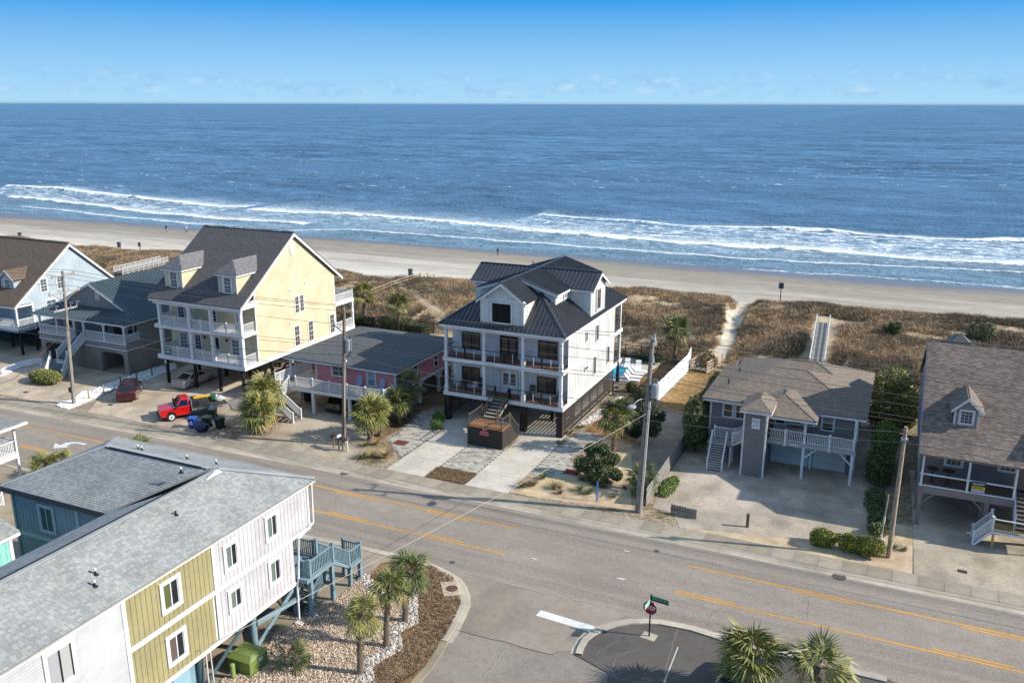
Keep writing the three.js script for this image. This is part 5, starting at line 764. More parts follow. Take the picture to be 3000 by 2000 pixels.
// ================================================================ grey house with tan hipped roof (right)
const SH_TAN = M('#85786c', 0.95, { t: 'shingle', b: 'shingleBump', bs: 0.014 });
{
  const t = thing('beach_house', 'grey shingled house with tan hipped roof, stair tower and white garage doors', 'house', V(-7.5, 0, -76));
  const GR = M('#837c79', 0.85, { t: 'grain', b: 'shingleBump', bs: 0.008 }), X0 = -13.4, X1 = -1.6, ZL = -70.8, ZB = -83.2;
  part(t, 'wall', box(X0, 0, ZB, -10.0, 4.85, ZL), GR); part(t, 'wall', box(-10, 2.75, ZB, X1, 4.95, ZL), GR); part(t, 'wall', box(-10, 0, ZB, X1 - 0.1, 2.75, -71.0), GR);
  for (const [a, b] of [[-8.2, -5.15], [-4.8, -2.25]]) { const gd = part(t, 'garage_door', box(a, 0.02, -71.0, b, 2.3, -70.95), M('#c8c5bf', 0.6, { t: 'grain' })); for (let i = 0; i < 4; i++) part(gd, 'panel', box(a + 0.03, 0.06 + i * 0.56, -70.95, b - 0.03, 0.58 + i * 0.56, -70.93), M('#d2cfc9', 0.6, { t: 'grain' })); }
  part(t, 'tower', box(-10, 0, ZL, -8.2, 5.6, -67.1), GR); part(t, 'corner_board', [box(-10.03, 0, -67.12, -9.9, 5.6, -67.07), box(-8.3, 0, -67.12, -8.17, 5.6, -67.07), box(-8.2, 0, -67.2, -8.16, 5.6, -67.1)], TRIM); part(t, 'corner_board', [box(X0 - 0.03, 0, ZL, X0 + 0.12, 4.85, ZL + 0.04), box(X1 - 0.14, 0.4, ZL, X1 + 0.03, 4.9, ZL + 0.04), box(X1, 0.4, ZL - 0.14, X1 + 0.03, 4.9, ZL)], TRIM);
  // deck
  part(t, 'deck', box(-8.2, 2.72, -70.78, -1.55, 2.9, -68.4), M('#8e8a85', 0.8, { t: 'wood' })); part(t, 'fascia', box(-8.2, 2.6, -68.42, -1.55, 2.92, -68.36), M('#a5a19c', 0.8));
  for (const [x, y1] of [[-5.4, 4.95], [-1.75, 2.75]]) part(t, 'post', box(x - 0.1, 0, -68.6, x + 0.1, y1, -68.4), TRIM);
  part(t, 'post', box(-1.85, 0, -70.3, -1.65, 4.9, -70.1), TRIM); part(t, 'post', box(-5.1, 0, -70.9, -4.86, 2.72, -70.75), TRIM);
  for (const [a, b] of [[V(-5.3, 1.75, -68.5), V(-4.4, 2.62, -68.5)], [V(-1.85, 1.75, -68.5), V(-2.7, 2.62, -68.5)]]) part(t, 'brace', beam(a, b, 0.09), TRIM);
  railing(t, V(-8.15, 2.9, -68.48), V(-5.5, 2.9, -68.48), { h: 0.92, skip: [0, 1], posts: 2, down: 0.3 }); railing(t, V(-5.3, 2.9, -68.48), V(-1.7, 2.9, -68.48), { h: 0.92, skip: [0], posts: 2 }); railing(t, V(-1.7, 2.9, -70.2), V(-1.7, 2.9, -68.5), { h: 0.92, skip: [0, 1] });
  for (const x of [-6.85, -3.5]) part(t, 'railing_post', box(x - 0.08, 2.55, -68.42, x + 0.08, 3.95, -68.3), TRIM);
  // stair beside the tower
  part(t, 'landing', box(-13.0, 1.78, -69.6, -11.0, 1.92, -68.3), M('#8b857e', 0.8)); flight(t, V(-12.05, 0, -66.95), V(-12.05, 1.9, -68.3), 1.2, UX, { tread: M('#b5b1ab', 0.8), rail: { h: 0.95 } });
  flight(t, V(-11.0, 1.92, -69.0), V(-10.0, 2.6, -69.0), 1.1, UZ, { tread: M('#b5b1ab', 0.8) }); railing(t, V(-12.7, 1.92, -69.6), V(-11, 1.92, -69.6), { h: 0.95 });
  for (const [x, z] of [[-12.9, -69.5], [-11.1, -69.5], [-11.1, -68.4]]) part(t, 'post', box(x - 0.06, 0, z - 0.06, x + 0.06, 1.8, z + 0.06), TRIM);
  const F = FZ(ZL); win(t, F, -11.9, 3.5, 0.75, 1.05, { fw: 0.1 }); win(t, F, -10.9, 3.5, 0.75, 1.05, { fw: 0.1 }); doorOn(t, F, -7.6, 2.92, 0.9, 1.9, { m: TRIM }); win(t, F, -6.4, 3.75, 0.85, 0.9, { fw: 0.1 }); win(t, F, -5.4, 3.75, 0.85, 0.9, { fw: 0.1 }); win(t, F, -3.9, 3.55, 0.85, 1.2, { fw: 0.1, glass2: M('#6d7578', 0.1) });
  const pl = part(t, 'notice_board', box(-9.35, 4.1, -67.08, -8.72, 5.0, -67.04), M('#cdd0cf', 0.6), 'white plaque with starfish shapes'); part(pl, 'emblem', [[-9.12, 4.72], [-8.92, 4.4], [-9.2, 4.38], [-8.98, 4.62]].map(([x, y]) => fbox(FZ(-67.04), x - 0.05, x + 0.05, y - 0.05, y + 0.05, 0, 0.012)), M('#7d8990', 0.7));
  part(t, 'house_number', [-6.35, -6.2, -6.05, -5.9].map((x) => box(x, 2.64, -68.36, x + 0.09, 2.84, -68.345)), M('#d8d6d0', 0.6));
  // roofs
  const hip = (x0, x1, z0, z1, ye, p, nm) => { const w = x1 - x0, d = z0 - z1, h = Math.min(w, d) / 2, A = V(x0, ye, z0), B = V(x1, ye, z0), C = V(x1, ye, z1), E = V(x0, ye, z1); let r1, r2; if (w >= d) { r1 = V(x0 + h, ye + h * p, z0 - h); r2 = V(x1 - h, ye + h * p, z0 - h); } else { r1 = V(x0 + h, ye + h * p, z0 - h); r2 = V(x0 + h, ye + h * p, z1 + h); } const fs = w >= d ? [[A, B, r2, r1], [B, C, r2], [C, E, r1, r2], [E, A, r1]] : [[A, B, r1], [B, C, r2, r1], [C, E, r2], [E, A, r1, r2]]; for (const q of fs) { const u = q[1].clone().sub(q[0]); part(t, 'roof', plate(planeBasis(q).n.y < 0 ? q.slice().reverse() : q, 0.1, u), SH_TAN); } const cap = (a, b) => part(t, 'hip_cap', beam(a.clone().add(V(0, 0.105, 0)), b.clone().add(V(0, 0.105, 0)), 0.2, 0.03), SH_TAN); cap(A, r1); cap(B, w >= d ? r2 : r1); cap(r1, r2); part(t, 'fascia', [box(x0, ye - 0.18, z0 - 0.04, x1, ye - 0.005, z0), box(x0, ye - 0.18, z1, x0 + 0.04, ye - 0.005, z0 - 0.04), box(x1 - 0.04, ye - 0.18, z1, x1, ye - 0.005, z0 - 0.04)], TRIM); part(t, 'soffit', box(x0 + 0.04, ye - 0.12, z1, x1 - 0.04, ye - 0.08, z0 - 0.04), WHITE); };
  hip(-14.05, -1.0, -70.35, -80.8, 4.95, 0.365); hip(-12.9, -1.02, -74.6, -84.1, 4.94, 0.36); hip(-10.1, -4.55, -68.1, -75, 4.96, 0.37);
  // tower cap
  { const x0 = -10.3, x1 = -7.85, z0 = -66.75, z1 = -70.2, y = 5.62, r1 = V(-9.0, 6.28, -68.1), r2 = V(-9.0, 6.3, -70.0); for (const q of [[V(x0, y, z0), V(x1, y, z0), r1], [V(x1, y, z0), V(x1, y, z1), r2, r1], [V(x0, y, z1), V(x0, y, z0), r1, r2]]) part(t, 'tower_roof', plate(planeBasis(q).n.y < 0 ? q.slice().reverse() : q, 0.07, q[1].clone().sub(q[0])), SH_TAN); part(t, 'fascia', [box(x0, y - 0.2, z0 - 0.05, x1, y - 0.003, z0), box(x0, y - 0.2, z1, x0 + 0.05, y - 0.003, z0 - 0.05), box(x1 - 0.05, y - 0.2, z1, x1, y - 0.003, z0 - 0.05)], TRIM); part(t, 'soffit', box(x0 + 0.05, y - 0.1, z1, x1 - 0.05, y - 0.05, z0 - 0.05), WHITE); }
  for (const [x, z, y] of [[-12.4, -73, 5.7], [-12.1, -76.6, 5.7]]) part(t, 'vent_pipe', cyl(x, y - 0.2, y + 0.45, z, 0.06), BLACK);
  part(t, 'downpipe', box(-1.1, 3.4, -83.6, -1.0, 4.9, -83.5), TRIM);
}
{ const w = M('#b9b3ab', 0.7), t = thing('picnic_table', 'pale table with two benches on the grey house deck', 'table', V(-6.3, 2.92, -69.6), null, true); part(t, 'table_top', box(-0.7, 0.7, -0.4, 0.7, 0.75, 0.4), w); for (const s of [-1, 1]) { part(t, 'bench', box(-0.7, 0.42, s * 0.65 - 0.12, 0.7, 0.46, s * 0.65 + 0.12), w); part(t, 'leg', [beam(V(s * 0.5, 0, -0.7), V(s * 0.5, 0.7, -0.2), 0.06), beam(V(s * 0.5, 0, 0.7), V(s * 0.5, 0.7, 0.2), 0.06), beam(V(s * 0.5, 0.4, -0.65), V(s * 0.5, 0.4, 0.65), 0.05)], w); } }

// ---------------------------------------------------------------- shingles laid one by one on the two nearest roofs
function layShingles(t, polys, m4, near, base, cols, exposure = 0.17, wid = 0.34) {
  const all = []; 
  for (const [poly0, uDir] of polys) {
    const poly = planeBasis(poly0).n.y < 0 ? poly0.slice().reverse() : poly0, { n, U, W } = planeBasis(poly, uDir), k = n.dot(poly[0]), p2 = poly.map((p) => [p.dot(U), p.dot(W)]), ws = p2.map((p) => p[1]), us = p2.map((p) => p[0]), w0 = Math.min(...ws), w1 = Math.max(...ws), uu0 = Math.min(...us), uu1 = Math.max(...us), r = rng(poly.length * 7 + Math.round(k * 10)), upS = W.y > 0 ? 1 : -1;
    const to3 = (a, b, h) => V(0, 0, 0).addScaledVector(U, a).addScaledVector(W, b).addScaledVector(n, k + h);
    let row = 0; for (let b = w0; b < w1; b += exposure, row++) { let a = uu0 - r() * wid; while (a < uu1) { const ww = wid * (0.8 + 0.4 * r()); let q = [[a + 0.004, b], [a + ww - 0.004, b], [a + ww - 0.004, b + exposure], [a + 0.004, b + exposure]]; const full = q.every(([x, y]) => pin(x, y, p2)); if (!full) { for (let i = 0; i < p2.length && q.length; i++) { const A = p2[i], B = p2[(i + 1) % p2.length]; q = clipHalf(q, A, B); } } if (q.length > 2 && area2(q) > 1e-3) all.push({ q, to3, n, W, U, upS, b, full, a: a + ww / 2, ww, tone: Math.floor(r() * m4.length), c: to3(a + ww / 2, b + exposure / 2, 0.02) }); a += ww; } }
  }
  all.sort((x, y) => (y.full - x.full) || x.c.distanceTo(near) - y.c.distanceTo(near));
  const tab = new THREE.BoxGeometry(1, 1, 1); boxUV(tab);
  const ex = exposure, R = base; let cnt = 0; const pos = [], nor = [], col = [], uv = [];
  for (const s of all) {
    if (s.full && cnt < 300) { cnt++; const q = new THREE.Quaternion().setFromRotationMatrix(new THREE.Matrix4().makeBasis(s.U, s.n, V(0, 0, 0).crossVectors(s.U, s.n))), tq = new THREE.Quaternion().setFromAxisAngle(s.U, 0.05 * s.upS * (s.U.clone().cross(s.n).dot(s.W) > 0 ? 1 : -1) * -1); shared(R, 'shingle', tab, m4[s.tone], s.c, tq.multiply(q), V(s.ww - 0.008, 0.014, ex * 1.04)); continue; }
    const lo = s.upS > 0 ? Math.min(...s.q.map((p) => p[1])) : Math.max(...s.q.map((p) => p[1])), P = s.q.map(([a, b]) => s.to3(a, b, 0.026 - 0.016 * Math.abs(b - lo) / ex)), c = cols[s.tone];
    for (let i = 1; i < P.length - 1; i++) { const fn = V(0, 0, 0).crossVectors(P[i].clone().sub(P[0]), P[i + 1].clone().sub(P[0])).normalize(), tri = fn.dot(s.n) > 0 ? [P[0], P[i], P[i + 1]] : [P[0], P[i + 1], P[i]]; for (const p of tri) { pos.push(p.x, p.y, p.z); nor.push(s.n.x, s.n.y, s.n.z); col.push(...c); uv.push(p.x, p.z); } }
    // butt edge
    const e = s.q.filter(([a, b]) => Math.abs(b - lo) < 1e-4); if (e.length === 2) { const a0 = s.to3(e[0][0], lo, 0.026), a1 = s.to3(e[1][0], lo, 0.026), b0 = s.to3(e[0][0], lo, 0), b1 = s.to3(e[1][0], lo, 0), m = s.W.clone().multiplyScalar(-s.upS); for (const p of [a0, b0, b1, a0, b1, a1]) { pos.push(p.x, p.y, p.z); nor.push(m.x, m.y, m.z); col.push(...c); uv.push(p.x, p.y); } }
  }
  const g = new THREE.BufferGeometry(); g.setAttribute('position', new THREE.Float32BufferAttribute(pos, 3)); g.setAttribute('normal', new THREE.Float32BufferAttribute(nor, 3)); g.setAttribute('uv', new THREE.Float32BufferAttribute(uv, 2)); g.setAttribute('color', new THREE.Float32BufferAttribute(col, 3));
  const o = ORG.get(R); g.translate(-o.x, -o.y, -o.z); const x = new THREE.Mesh(g, M('#ffffff', 0.95, { vertexColors: true, t: 'grain', side: THREE.DoubleSide })); x.name = 'shingles'; x.userData.kind = 'stuff'; R.add(x);
}
function pin(x, y, p) { let c = false; for (let i = 0, j = p.length - 1; i < p.length; j = i++) if ((p[i][1] > y) !== (p[j][1] > y) && x < (p[j][0] - p[i][0]) * (y - p[i][1]) / (p[j][1] - p[i][1]) + p[i][0]) c = !c; return c; }
function clipHalf(q, A, B) { const d = (p) => (B[0] - A[0]) * (p[1] - A[1]) - (B[1] - A[1]) * (p[0] - A[0]), o = []; for (let i = 0; i < q.length; i++) { const a = q[i], b = q[(i + 1) % q.length], da = d(a), db = d(b); if (da >= -1e-9) o.push(a); if ((da >= 0) !== (db >= 0) && Math.abs(da - db) > 1e-9) { const t = da / (da - db); o.push([a[0] + (b[0] - a[0]) * t, a[1] + (b[1] - a[1]) * t]); } } return o; }
const tones = (hexes) => [hexes.map((h) => M(h, 0.95, { t: 'grain' })), hexes.map((h) => { const c = new THREE.Color(h); return [c.r, c.g, c.b]; })];

// ================================================================ brown shingled house (right edge)
{
  const t = thing('beach_house', 'brown house with large shingle roof, dormer and screened porch on posts', 'house', V(9, 0, -68));
  const BR = M('#8f8079', 0.85, { t: 'grain', b: 'lapBump', bs: 0.02 }), X0 = 2.9, X1 = 16, ZF = -63.5, zr = -73.9, yr = 10.95, ye = 5.4, ze = -63.3, zb = -84.5;
  const under = M('#5d5048', 0.95);
  const fr = [V(X0 - 0.2, ye, ze), V(X1, ye, ze), V(X1, yr, zr), V(X0 - 0.2, yr, zr)], R = part(t, 'roof', plate(fr, 0.1, UX), under);
  const [ms, cs] = tones(['#7d6e63', '#85756a', '#75675d', '#8b7c6e', '#6e6058']);
  layShingles(t, [[fr.map((p) => p.clone().add(planeBasis(fr).n.multiplyScalar(0.1))), UX]], ms, V(9, 6, -62), R, cs, 0.16, 0.32);
  const bk = [V(X1, ye, zb), V(X0 - 0.2, ye, zb), V(X0 - 0.2, yr, zr), V(X1, yr, zr)]; part(t, 'roof', plate(bk, 0.1, UX), SH_BRN); part(t, 'ridge_cap', [beam(V(X0 - 0.1, yr + 0.2, zr - 0.1), V(X1, yr + 0.2, zr - 0.1), 0.35, 0.06)], M('#3a332f', 0.9));
  part(t, 'wall', plate(fpoly(FX(X0 + 0.1, -1), [[-66, 2.5], [-66, 6.7], [zr, yr - 0.15], [-82, 6.5], [-82, 2.5]]), 0.1), M('#958d92', 0.85, { t: 'grain', b: 'lapBump', bs: 0.02 })); part(t, 'rake_board', plate(fpoly(FX(X0 - 0.2, -1), [[ze, ye + 0.05], [zr, yr + 0.1], [zr, yr - 0.2], [ze, ye - 0.25]]), 0.06), M('#9c949a', 0.7));
  part(t, 'wall', box(X0 + 0.12, 2.9, -82, X1, 6.3, -66), BR);
  part(t, 'deck', box(X0, 2.5, -66, 8.9, 3.0, ZF), BR); part(t, 'porch_floor', box(X0 + 0.1, 3.0, -66, 8.8, 3.03, ZF - 0.05), M('#6b5a4d', 0.8, { t: 'wood' }));
  for (const x of [3.05, 5.95, 8.8]) part(t, 'column', box(x - 0.07, 3.0, ZF - 0.16, x + 0.07, 5.35, ZF - 0.02), TRIM);
  part(t, 'rail', [box(X0, 3.88, ZF - 0.13, 8.85, 3.97, ZF - 0.04), box(X0, 3.03, ZF - 0.13, 8.85, 3.12, ZF - 0.04), box(X0, 5.3, ZF - 0.15, 8.9, 5.4, ZF - 0.0)], TRIM); { const b = []; for (let x = 3.2; x < 8.75; x += 0.14) if (Math.abs(x - 5.95) > 0.1) b.push(box(x - 0.012, 3.12, ZF - 0.1, x + 0.012, 3.88, ZF - 0.075)); part(t, 'balusters', b, M('#4b433d', 0.6), null, 'stuff'); }
  for (const z of [-63.65, -66.5, -72]) for (const x of [3.1, 7.3, 11.5]) part(t, 'post', box(x - 0.15, 0, z - 0.15, x + 0.15, 2.5, z + 0.15), BR);
  part(t, 'brace', beam(V(3.2, 1.75, -63.65), V(4.0, 2.48, -63.65), 0.1), BR); part(t, 'brace', beam(V(7.2, 1.75, -63.65), V(6.4, 2.48, -63.65), 0.1), BR); part(t, 'wall', box(4, 0, -78, 15, 2.5, -72.5), M('#564d47', 0.9));
  const F = FZ(-66); win(t, F, 5.1, 4.0, 0.95, 0.95, { fw: 0.16, grid: [3, 2], split: 'n', mw: 0.016, glass: M('#41443f', 0.1) }); win(t, F, 8.5, 4.2, 0.95, 0.7, { fw: 0.16, grid: [3, 2], split: 'n', mw: 0.016, glass: M('#41443f', 0.1) });
  // rental sign on the railing
  const sg = part(t, 'rental_sign', box(6.2, 3.15, ZF - 0.035, 7.05, 3.95, ZF - 0.01), M('#23221f', 0.6)); part(sg, 'print', box(6.22, 3.38, ZF - 0.01, 7.03, 3.62, ZF - 0.005), M('#d9b53a', 0.6)); part(sg, 'print', box(6.22, 3.18, ZF - 0.01, 7.03, 3.36, ZF - 0.005), M('#a9b5bb', 0.6));
  SIGNS.push([sg, 'ELLIOTT', 6.28, 3.72, ZF - 0.009, 0.13, '#e8e6df', 0.7], [sg, 'RENTAL', 6.3, 3.43, ZF - 0.004, 0.14, '#2b2410', 0.66]);
  // dormer
  { const xc = 5.5, w = 0.74, z = -66.2, ye2 = 7.05, dk = M('#7d7168', 0.95, { t: 'shingle' }); const roofY = (zz) => ye + (yr - ye) * (ze - zz) / (ze - zr);
    part(t, 'dormer', plate(fpoly(FZ(z), [[xc - w, roofY(z) - 0.2], [xc + w, roofY(z) - 0.2], [xc + w, ye2 + 1.2], [xc, ye2 + 1.85], [xc - w, ye2 + 1.2]]), 0.1), M('#9c8d88', 0.85, { t: 'grain' }));
    const yE = ye2 + 1.2; for (const s of [-1, 1]) { part(t, 'dormer_cheek', plate(fpoly(FX(xc + s * w, s), [[z, roofY(z) - 0.2], [z, yE], [z - 2.6, yE]]), 0.03), M('#9c8d88', 0.85)); const q = [V(xc + s * (w + 0.3), yE - 0.25, z + 0.35), V(xc + s * (w + 0.3), yE - 0.25, z - 2.4), V(xc, yE + 0.8, z - 3.4), V(xc, yE + 0.8, z + 0.35)]; part(t, 'dormer_roof', plate(planeBasis(q).n.y < 0 ? q.reverse() : q, 0.09, UZ), dk); part(t, 'rake_board', plate(fpoly(FZ(z + 0.34), [[xc, yE + 0.9], [xc + s * (w + 0.3), yE - 0.15], [xc + s * (w + 0.3), yE - 0.35], [xc, yE + 0.66]]), 0.04), TRIM); part(t, 'corner_board', fbox(FZ(z + 0.1), xc + s * w - 0.06, xc + s * w + 0.06, roofY(z), yE - 0.1, 0, 0.04), TRIM); }
    win(t, FZ(z + 0.1), xc, roofY(z) + 0.3, 0.75, 0.85, { fw: 0.14, grid: [3, 4], split: 'n', mw: 0.014, glass: M('#2e3c4a', 0.08) }); }
  { const xc = 11.3, z = -66.2; part(t, 'dormer_roof', plate([V(9.0, 6.3, -64.0), V(13, 6.3, -64.0), V(13, 7.4, -66.2), V(9.9, 7.4, -66.2)], 0.08), M('#7d7168', 0.95, { t: 'shingle' })); }
  // rear turret roof
  { const c = V(5.2, 10.65, -79.0), b = [V(3.0, 8.6, -76.8), V(7.4, 8.6, -76.8), V(7.4, 8.6, -81.2), V(3.0, 8.6, -81.2)]; for (let i = 0; i < 4; i++) { const q = [b[i], b[(i + 1) % 4], c]; part(t, 'turret_roof', plate(planeBasis(q).n.y < 0 ? q.reverse() : q, 0.08), M('#575a58', 0.6, { t: 'grain' })); } part(t, 'turret', box(3.2, 6, -81.0, 7.2, 8.6, -77.0), BR); }
  // landing and stair at the front
  const yel = M('#c9a465', 0.8, { t: 'wood' }); part(t, 'landing', box(7.6, 1.15, -63.2, 10.6, 1.3, -61.7), TRIM); part(t, 'porch_floor', box(7.65, 1.3, -63.15, 10.55, 1.33, -61.75), yel); railing(t, V(7.65, 1.33, -61.75), V(10.5, 1.33, -61.75), { h: 0.85, bm: BLACK, bw: 0.025 }); railing(t, V(7.65, 1.33, -63.1), V(7.65, 1.33, -61.75), { h: 0.85, skip: [1], bm: BLACK, bw: 0.025 });
  for (const [x, z] of [[7.75, -61.8], [10.4, -61.8]]) part(t, 'post', box(x - 0.07, 0, z - 0.07, x + 0.07, 1.15, z + 0.07), yel); flight(t, V(9.6, 1.33, -62.4), V(9.6, 3.0, -65.2), 1.3, UX, { tread: M('#8b7d74', 0.8), rail: { h: 0.95 } }); flight(t, V(6.6, 0.02, -62.4), V(7.6, 1.3, -62.4), 1.1, UZ, { tread: M('#8b7d74', 0.8), rail: { h: 0.9 } });
}
for (const [x, l] of [[3.75, 'round dark table nearest the corner post of the screened porch'], [4.75, 'round dark table under the porch window of the brown house']]) { const t = thing('porch_table', l, 'table', V(x, 3.03, -64.6), 'round tables on the screened porch', true); part(t, 'table_top', fin(new THREE.CylinderGeometry(0.42, 0.42, 0.06, 20).translate(0, 0.98, 0)), M('#3a2d28', 0.5)); part(t, 'leg', cyl(0, 0, 0.96, 0, 0.05), BLACK); part(t, 'foot', cyl(0, 0, 0.04, 0, 0.25, 0.22), BLACK); }

// ================================================================ near house: white, olive and grey boards, grey shingle roof
{
  const t = thing('beach_house', 'grey-roofed house on blue posts with white and olive board walls', 'house', V(-36, 0, -30));
  const X1 = -29.75, X2 = -36.6, ZE = -15, ye = 8.0, WHT = M('#c0bdbe', 0.7, { t: 'grain' }), OLV = M('#9a9168', 0.75, { t: 'grain' }), GRY = M('#bcbdbe', 0.7, { t: 'grain', b: 'lapBump', bs: 0.007 }), STEEL = M('#8f9aa0', 0.75, { t: 'grain' });
  // street-wall face (+x)
  const S = FX(X1);
  part(t, 'wall', box(X2 + 0.1, 5.2, -37.1, X1 - 0.05, 7.95, ZE), WHITE); part(t, 'wall', box(X2 + 0.1, 2.3, -35.5, X1 - 0.05, 5.2, ZE), WHITE); part(t, 'wall', box(-44.6, 2.3, -37.1, X2 + 0.1, 7.95, -29.7), STEEL);
  const pn = (u0, u1, y0, y1, m, back) => boards(t, fpoly(FX(X1 - 0.05), [[u0, y0], [u1, y0], [u1, y1], [u0, y1]]), UZ, 0.3, m, { gap: 0.013, back });
  pn(-37.1, -29.6, 5.3, 7.9, WHT, M('#aea7a9', 0.8)); pn(-35.5, -29.45, 2.4, 5.05, WHT, M('#aea7a9', 0.8)); pn(-29.35, -24.0, 5.3, 7.9, OLV, M('#6b6038', 0.8)); pn(-29.2, -23.9, 2.4, 5.05, OLV, M('#6b6038', 0.8));
  part(t, 'wall', fbox(S, ZE, -23.85, 2.4, 7.9, -0.05, 0.0), GRY);
  part(t, 'trim_board', fbox(S, -37.15, ZE, 7.72, 8.0, 0, 0.05), TRIM); part(t, 'trim_board', fbox(S, -37.15, -23.85, 5.05, 5.3, 0, 0.045), TRIM); part(t, 'trim_board', fbox(S, -35.55, ZE, 2.2, 2.42, 0, 0.045), TRIM);
  part(t, 'trim_board', fbox(S, -29.55, -29.35, 2.42, 7.72, 0, 0.04), TRIM); part(t, 'trim_board', fbox(S, -24.02, -23.8, 2.42, 7.72, 0, 0.04), TRIM); part(t, 'trim_board', fbox(S, -37.15, -37.0, 5.3, 7.72, 0, 0.04), TRIM);
  part(t, 'trim_board', box(-44.7, 5.05, -37.2, X1 + 0.04, 5.3, -35.5), TRIM);
  // street end walls
  part(t, 'wall', box(-44.6, 5.3, -37.15, X1 - 0.02, 7.95, -37.1), WHT); part(t, 'wall', box(-44.6, 2.3, -35.56, X1 - 0.02, 5.05, -35.5), WHT);
  const ww = (u, y, w, h, o = {}) => win(t, S, u, y, w, h, { fw: 0.2, d: 0.07, split: 'v', grid: [2, 1], glass: M('#23262b', 0.06), glass2: M('#5f6f66', 0.08), ...o });
  ww(-33.9, 6.15, 0.75, 1.15); ww(-30.7, 6.0, 0.75, 1.15); ww(-33.9, 3.45, 0.75, 1.15); ww(-30.75, 3.6, 0.75, 0.95);
  ww(-26.6, 6.0, 0.9, 1.25, { glass2: M('#565a3a', 0.08) }); ww(-26.6, 3.15, 0.9, 1.25, { glass2: M('#5c504a', 0.08) }); ww(-20.6, 5.85, 1.1, 1.55, { sash: BLACK, glass: M('#9fa09d', 0.3), glass2: M('#96989a', 0.3) });
  // roofs: wing along z, wing along x
  const rx = -33.15, ry = 9.38, ex = -29.5, wx = -36.75, p = (ry - ye) / (ex - rx), zs = -37.55, ez = -29.35, zr = -33.45, ry2 = ye + p * (ez - zr);
  const A = [V(ex, ye, ZE - 2), V(ex, ye, zs), V(rx, ry, zs + (ex - rx)), V(rx, ry, ZE - 2)].map((v) => v.clone()), Bq = [V(wx, ye, ZE - 2), V(rx, ry, ZE - 2), V(rx, ry, -31.2), V(wx, ye, -29.4)];
  A[0].z = A[3].z = -14; Bq[0].z = Bq[1].z = -14;
  const C = [V(-45.1, ye, ez), V(-36.9, ye, ez), V(rx - 0.15, ry2, zr), V(-41.2, ry2, zr)], Dq = [V(ex, ye, zs), V(-45.1, ye, zs), V(-41.2, ry2, zr), V(rx - 0.2, ry2, zr)], E = [V(-45.1, ye, zs), V(-45.1, ye, ez), V(-41.2, ry2, zr)];
  const base = M('#7c7d7d', 0.95), fix = (q) => planeBasis(q).n.y < 0 ? q.slice().reverse() : q;
  const R = part(t, 'roof', [A, Bq, C, Dq, E].map((q) => plate(fix(q), 0.08)), base);
  const [ms, cs] = tones(['#969794', '#9c9d99', '#909290', '#a0a19c', '#8c8e8b']);
  layShingles(t, [A, Bq, C, Dq, E].map((q) => { const f = fix(q), n = planeBasis(f).n; return [f.map((v) => v.clone().addScaledVector(n, 0.08)), (q === A || q === Bq || q === E) ? UZ : UX]; }), ms, V(-28, 14, -14), R, cs, 0.145, 0.25);
  for (const [a, b] of [[V(rx, ry, -14), V(rx, ry, -33.8)], [V(-41.2, ry2, zr), V(rx - 0.3, ry2, zr)], [V(ex, ye, zs), V(rx, ry, zs + (ex - rx))], [V(-45.1, ye, ez), V(-41.2, ry2, zr)], [V(-45.1, ye, zs), V(-41.2, ry2, zr)]]) part(t, 'ridge_cap', beam(a.clone().add(V(0, 0.13, 0)), b.clone().add(V(0, 0.13, 0)), 0.3, 0.04), M('#a3a5a4', 0.95, { t: 'grain' }));
  part(t, 'ridge_vent', box(rx - 0.16, ry + 0.14, -32.4, rx - 0.1, ry + 0.2, -14), BLACK); part(t, 'ridge_vent', box(-40.8, ry2 + 0.1, zr + 0.13, rx - 0.7, ry2 + 0.17, zr + 0.19), BLACK);
  part(t, 'gable', plate(fpoly(FX(rx + 0.25), [[zr + 0.9, 9.42], [zr - 0.35, 9.42], [zr, ry2 + 0.14]]), 0.1), TRIM);
  part(t, 'fascia', box(X2 - 0.25, ye - 0.22, ez + 0.02, -45.1, ye - 0.01, ez + 0.07), M('#4a5560', 0.7)); part(t, 'fascia', box(-45.1, ye - 0.2, zs - 0.04, ex, ye - 0.01, zs), TRIM); part(t, 'gutter', box(-36.9, ye - 0.12, ez + 0.08, -45.1, ye - 0.02, ez + 0.2), BLACK);
  part(t, 'soffit', [box(-45, ye - 0.1, zs + 0.02, ex - 0.02, ye - 0.06, zs + 0.5), box(ex - 0.3, ye - 0.14, -37.5, ex - 0.02, ye - 0.1, -14)], TRIM);
  for (const [x, z, m] of [[-34.1, -32.1, 0], [-40, -34.6, 0], [-39.6, -34.5, 0], [-36.4, -34.8, 0], [-34.6, -35.2, 0], [-31.2, -23.9, 1], [-30.7, -23.4, 1], [-31.9, -29.4, 2]]) { const y = Math.min(ye + p * (ex - x), x < -36.6 || z < zr ? ry2 - p * Math.abs(z - zr) : 99) + 0.06; const v = part(t, 'roof_vent', [cyl(x, y, y + 0.24, z, 0.05), cyl(x, y, y + 0.07, z, 0.16, 0.07)], BLACK); if (m < 2) part(v, 'vent_cap', cyl(x, y + 0.22, y + 0.34, z, 0.06), WHITE); }
  // grey-blue inner walls
  const IN = FZ(-29.65); boards(t, fpoly(FZ(-29.7), [[-44.6, 5.35], [X2, 5.35], [X2, 7.85], [-44.6, 7.85]]), UX, 0.3, STEEL, { gap: 0.012, back: M('#737d83', 0.8) }); boards(t, fpoly(FZ(-29.7), [[-44.6, 2.4], [X2, 2.4], [X2, 5.1], [-44.6, 5.1]]), UX, 0.3, STEEL, { gap: 0.012, back: M('#737d83', 0.8) });
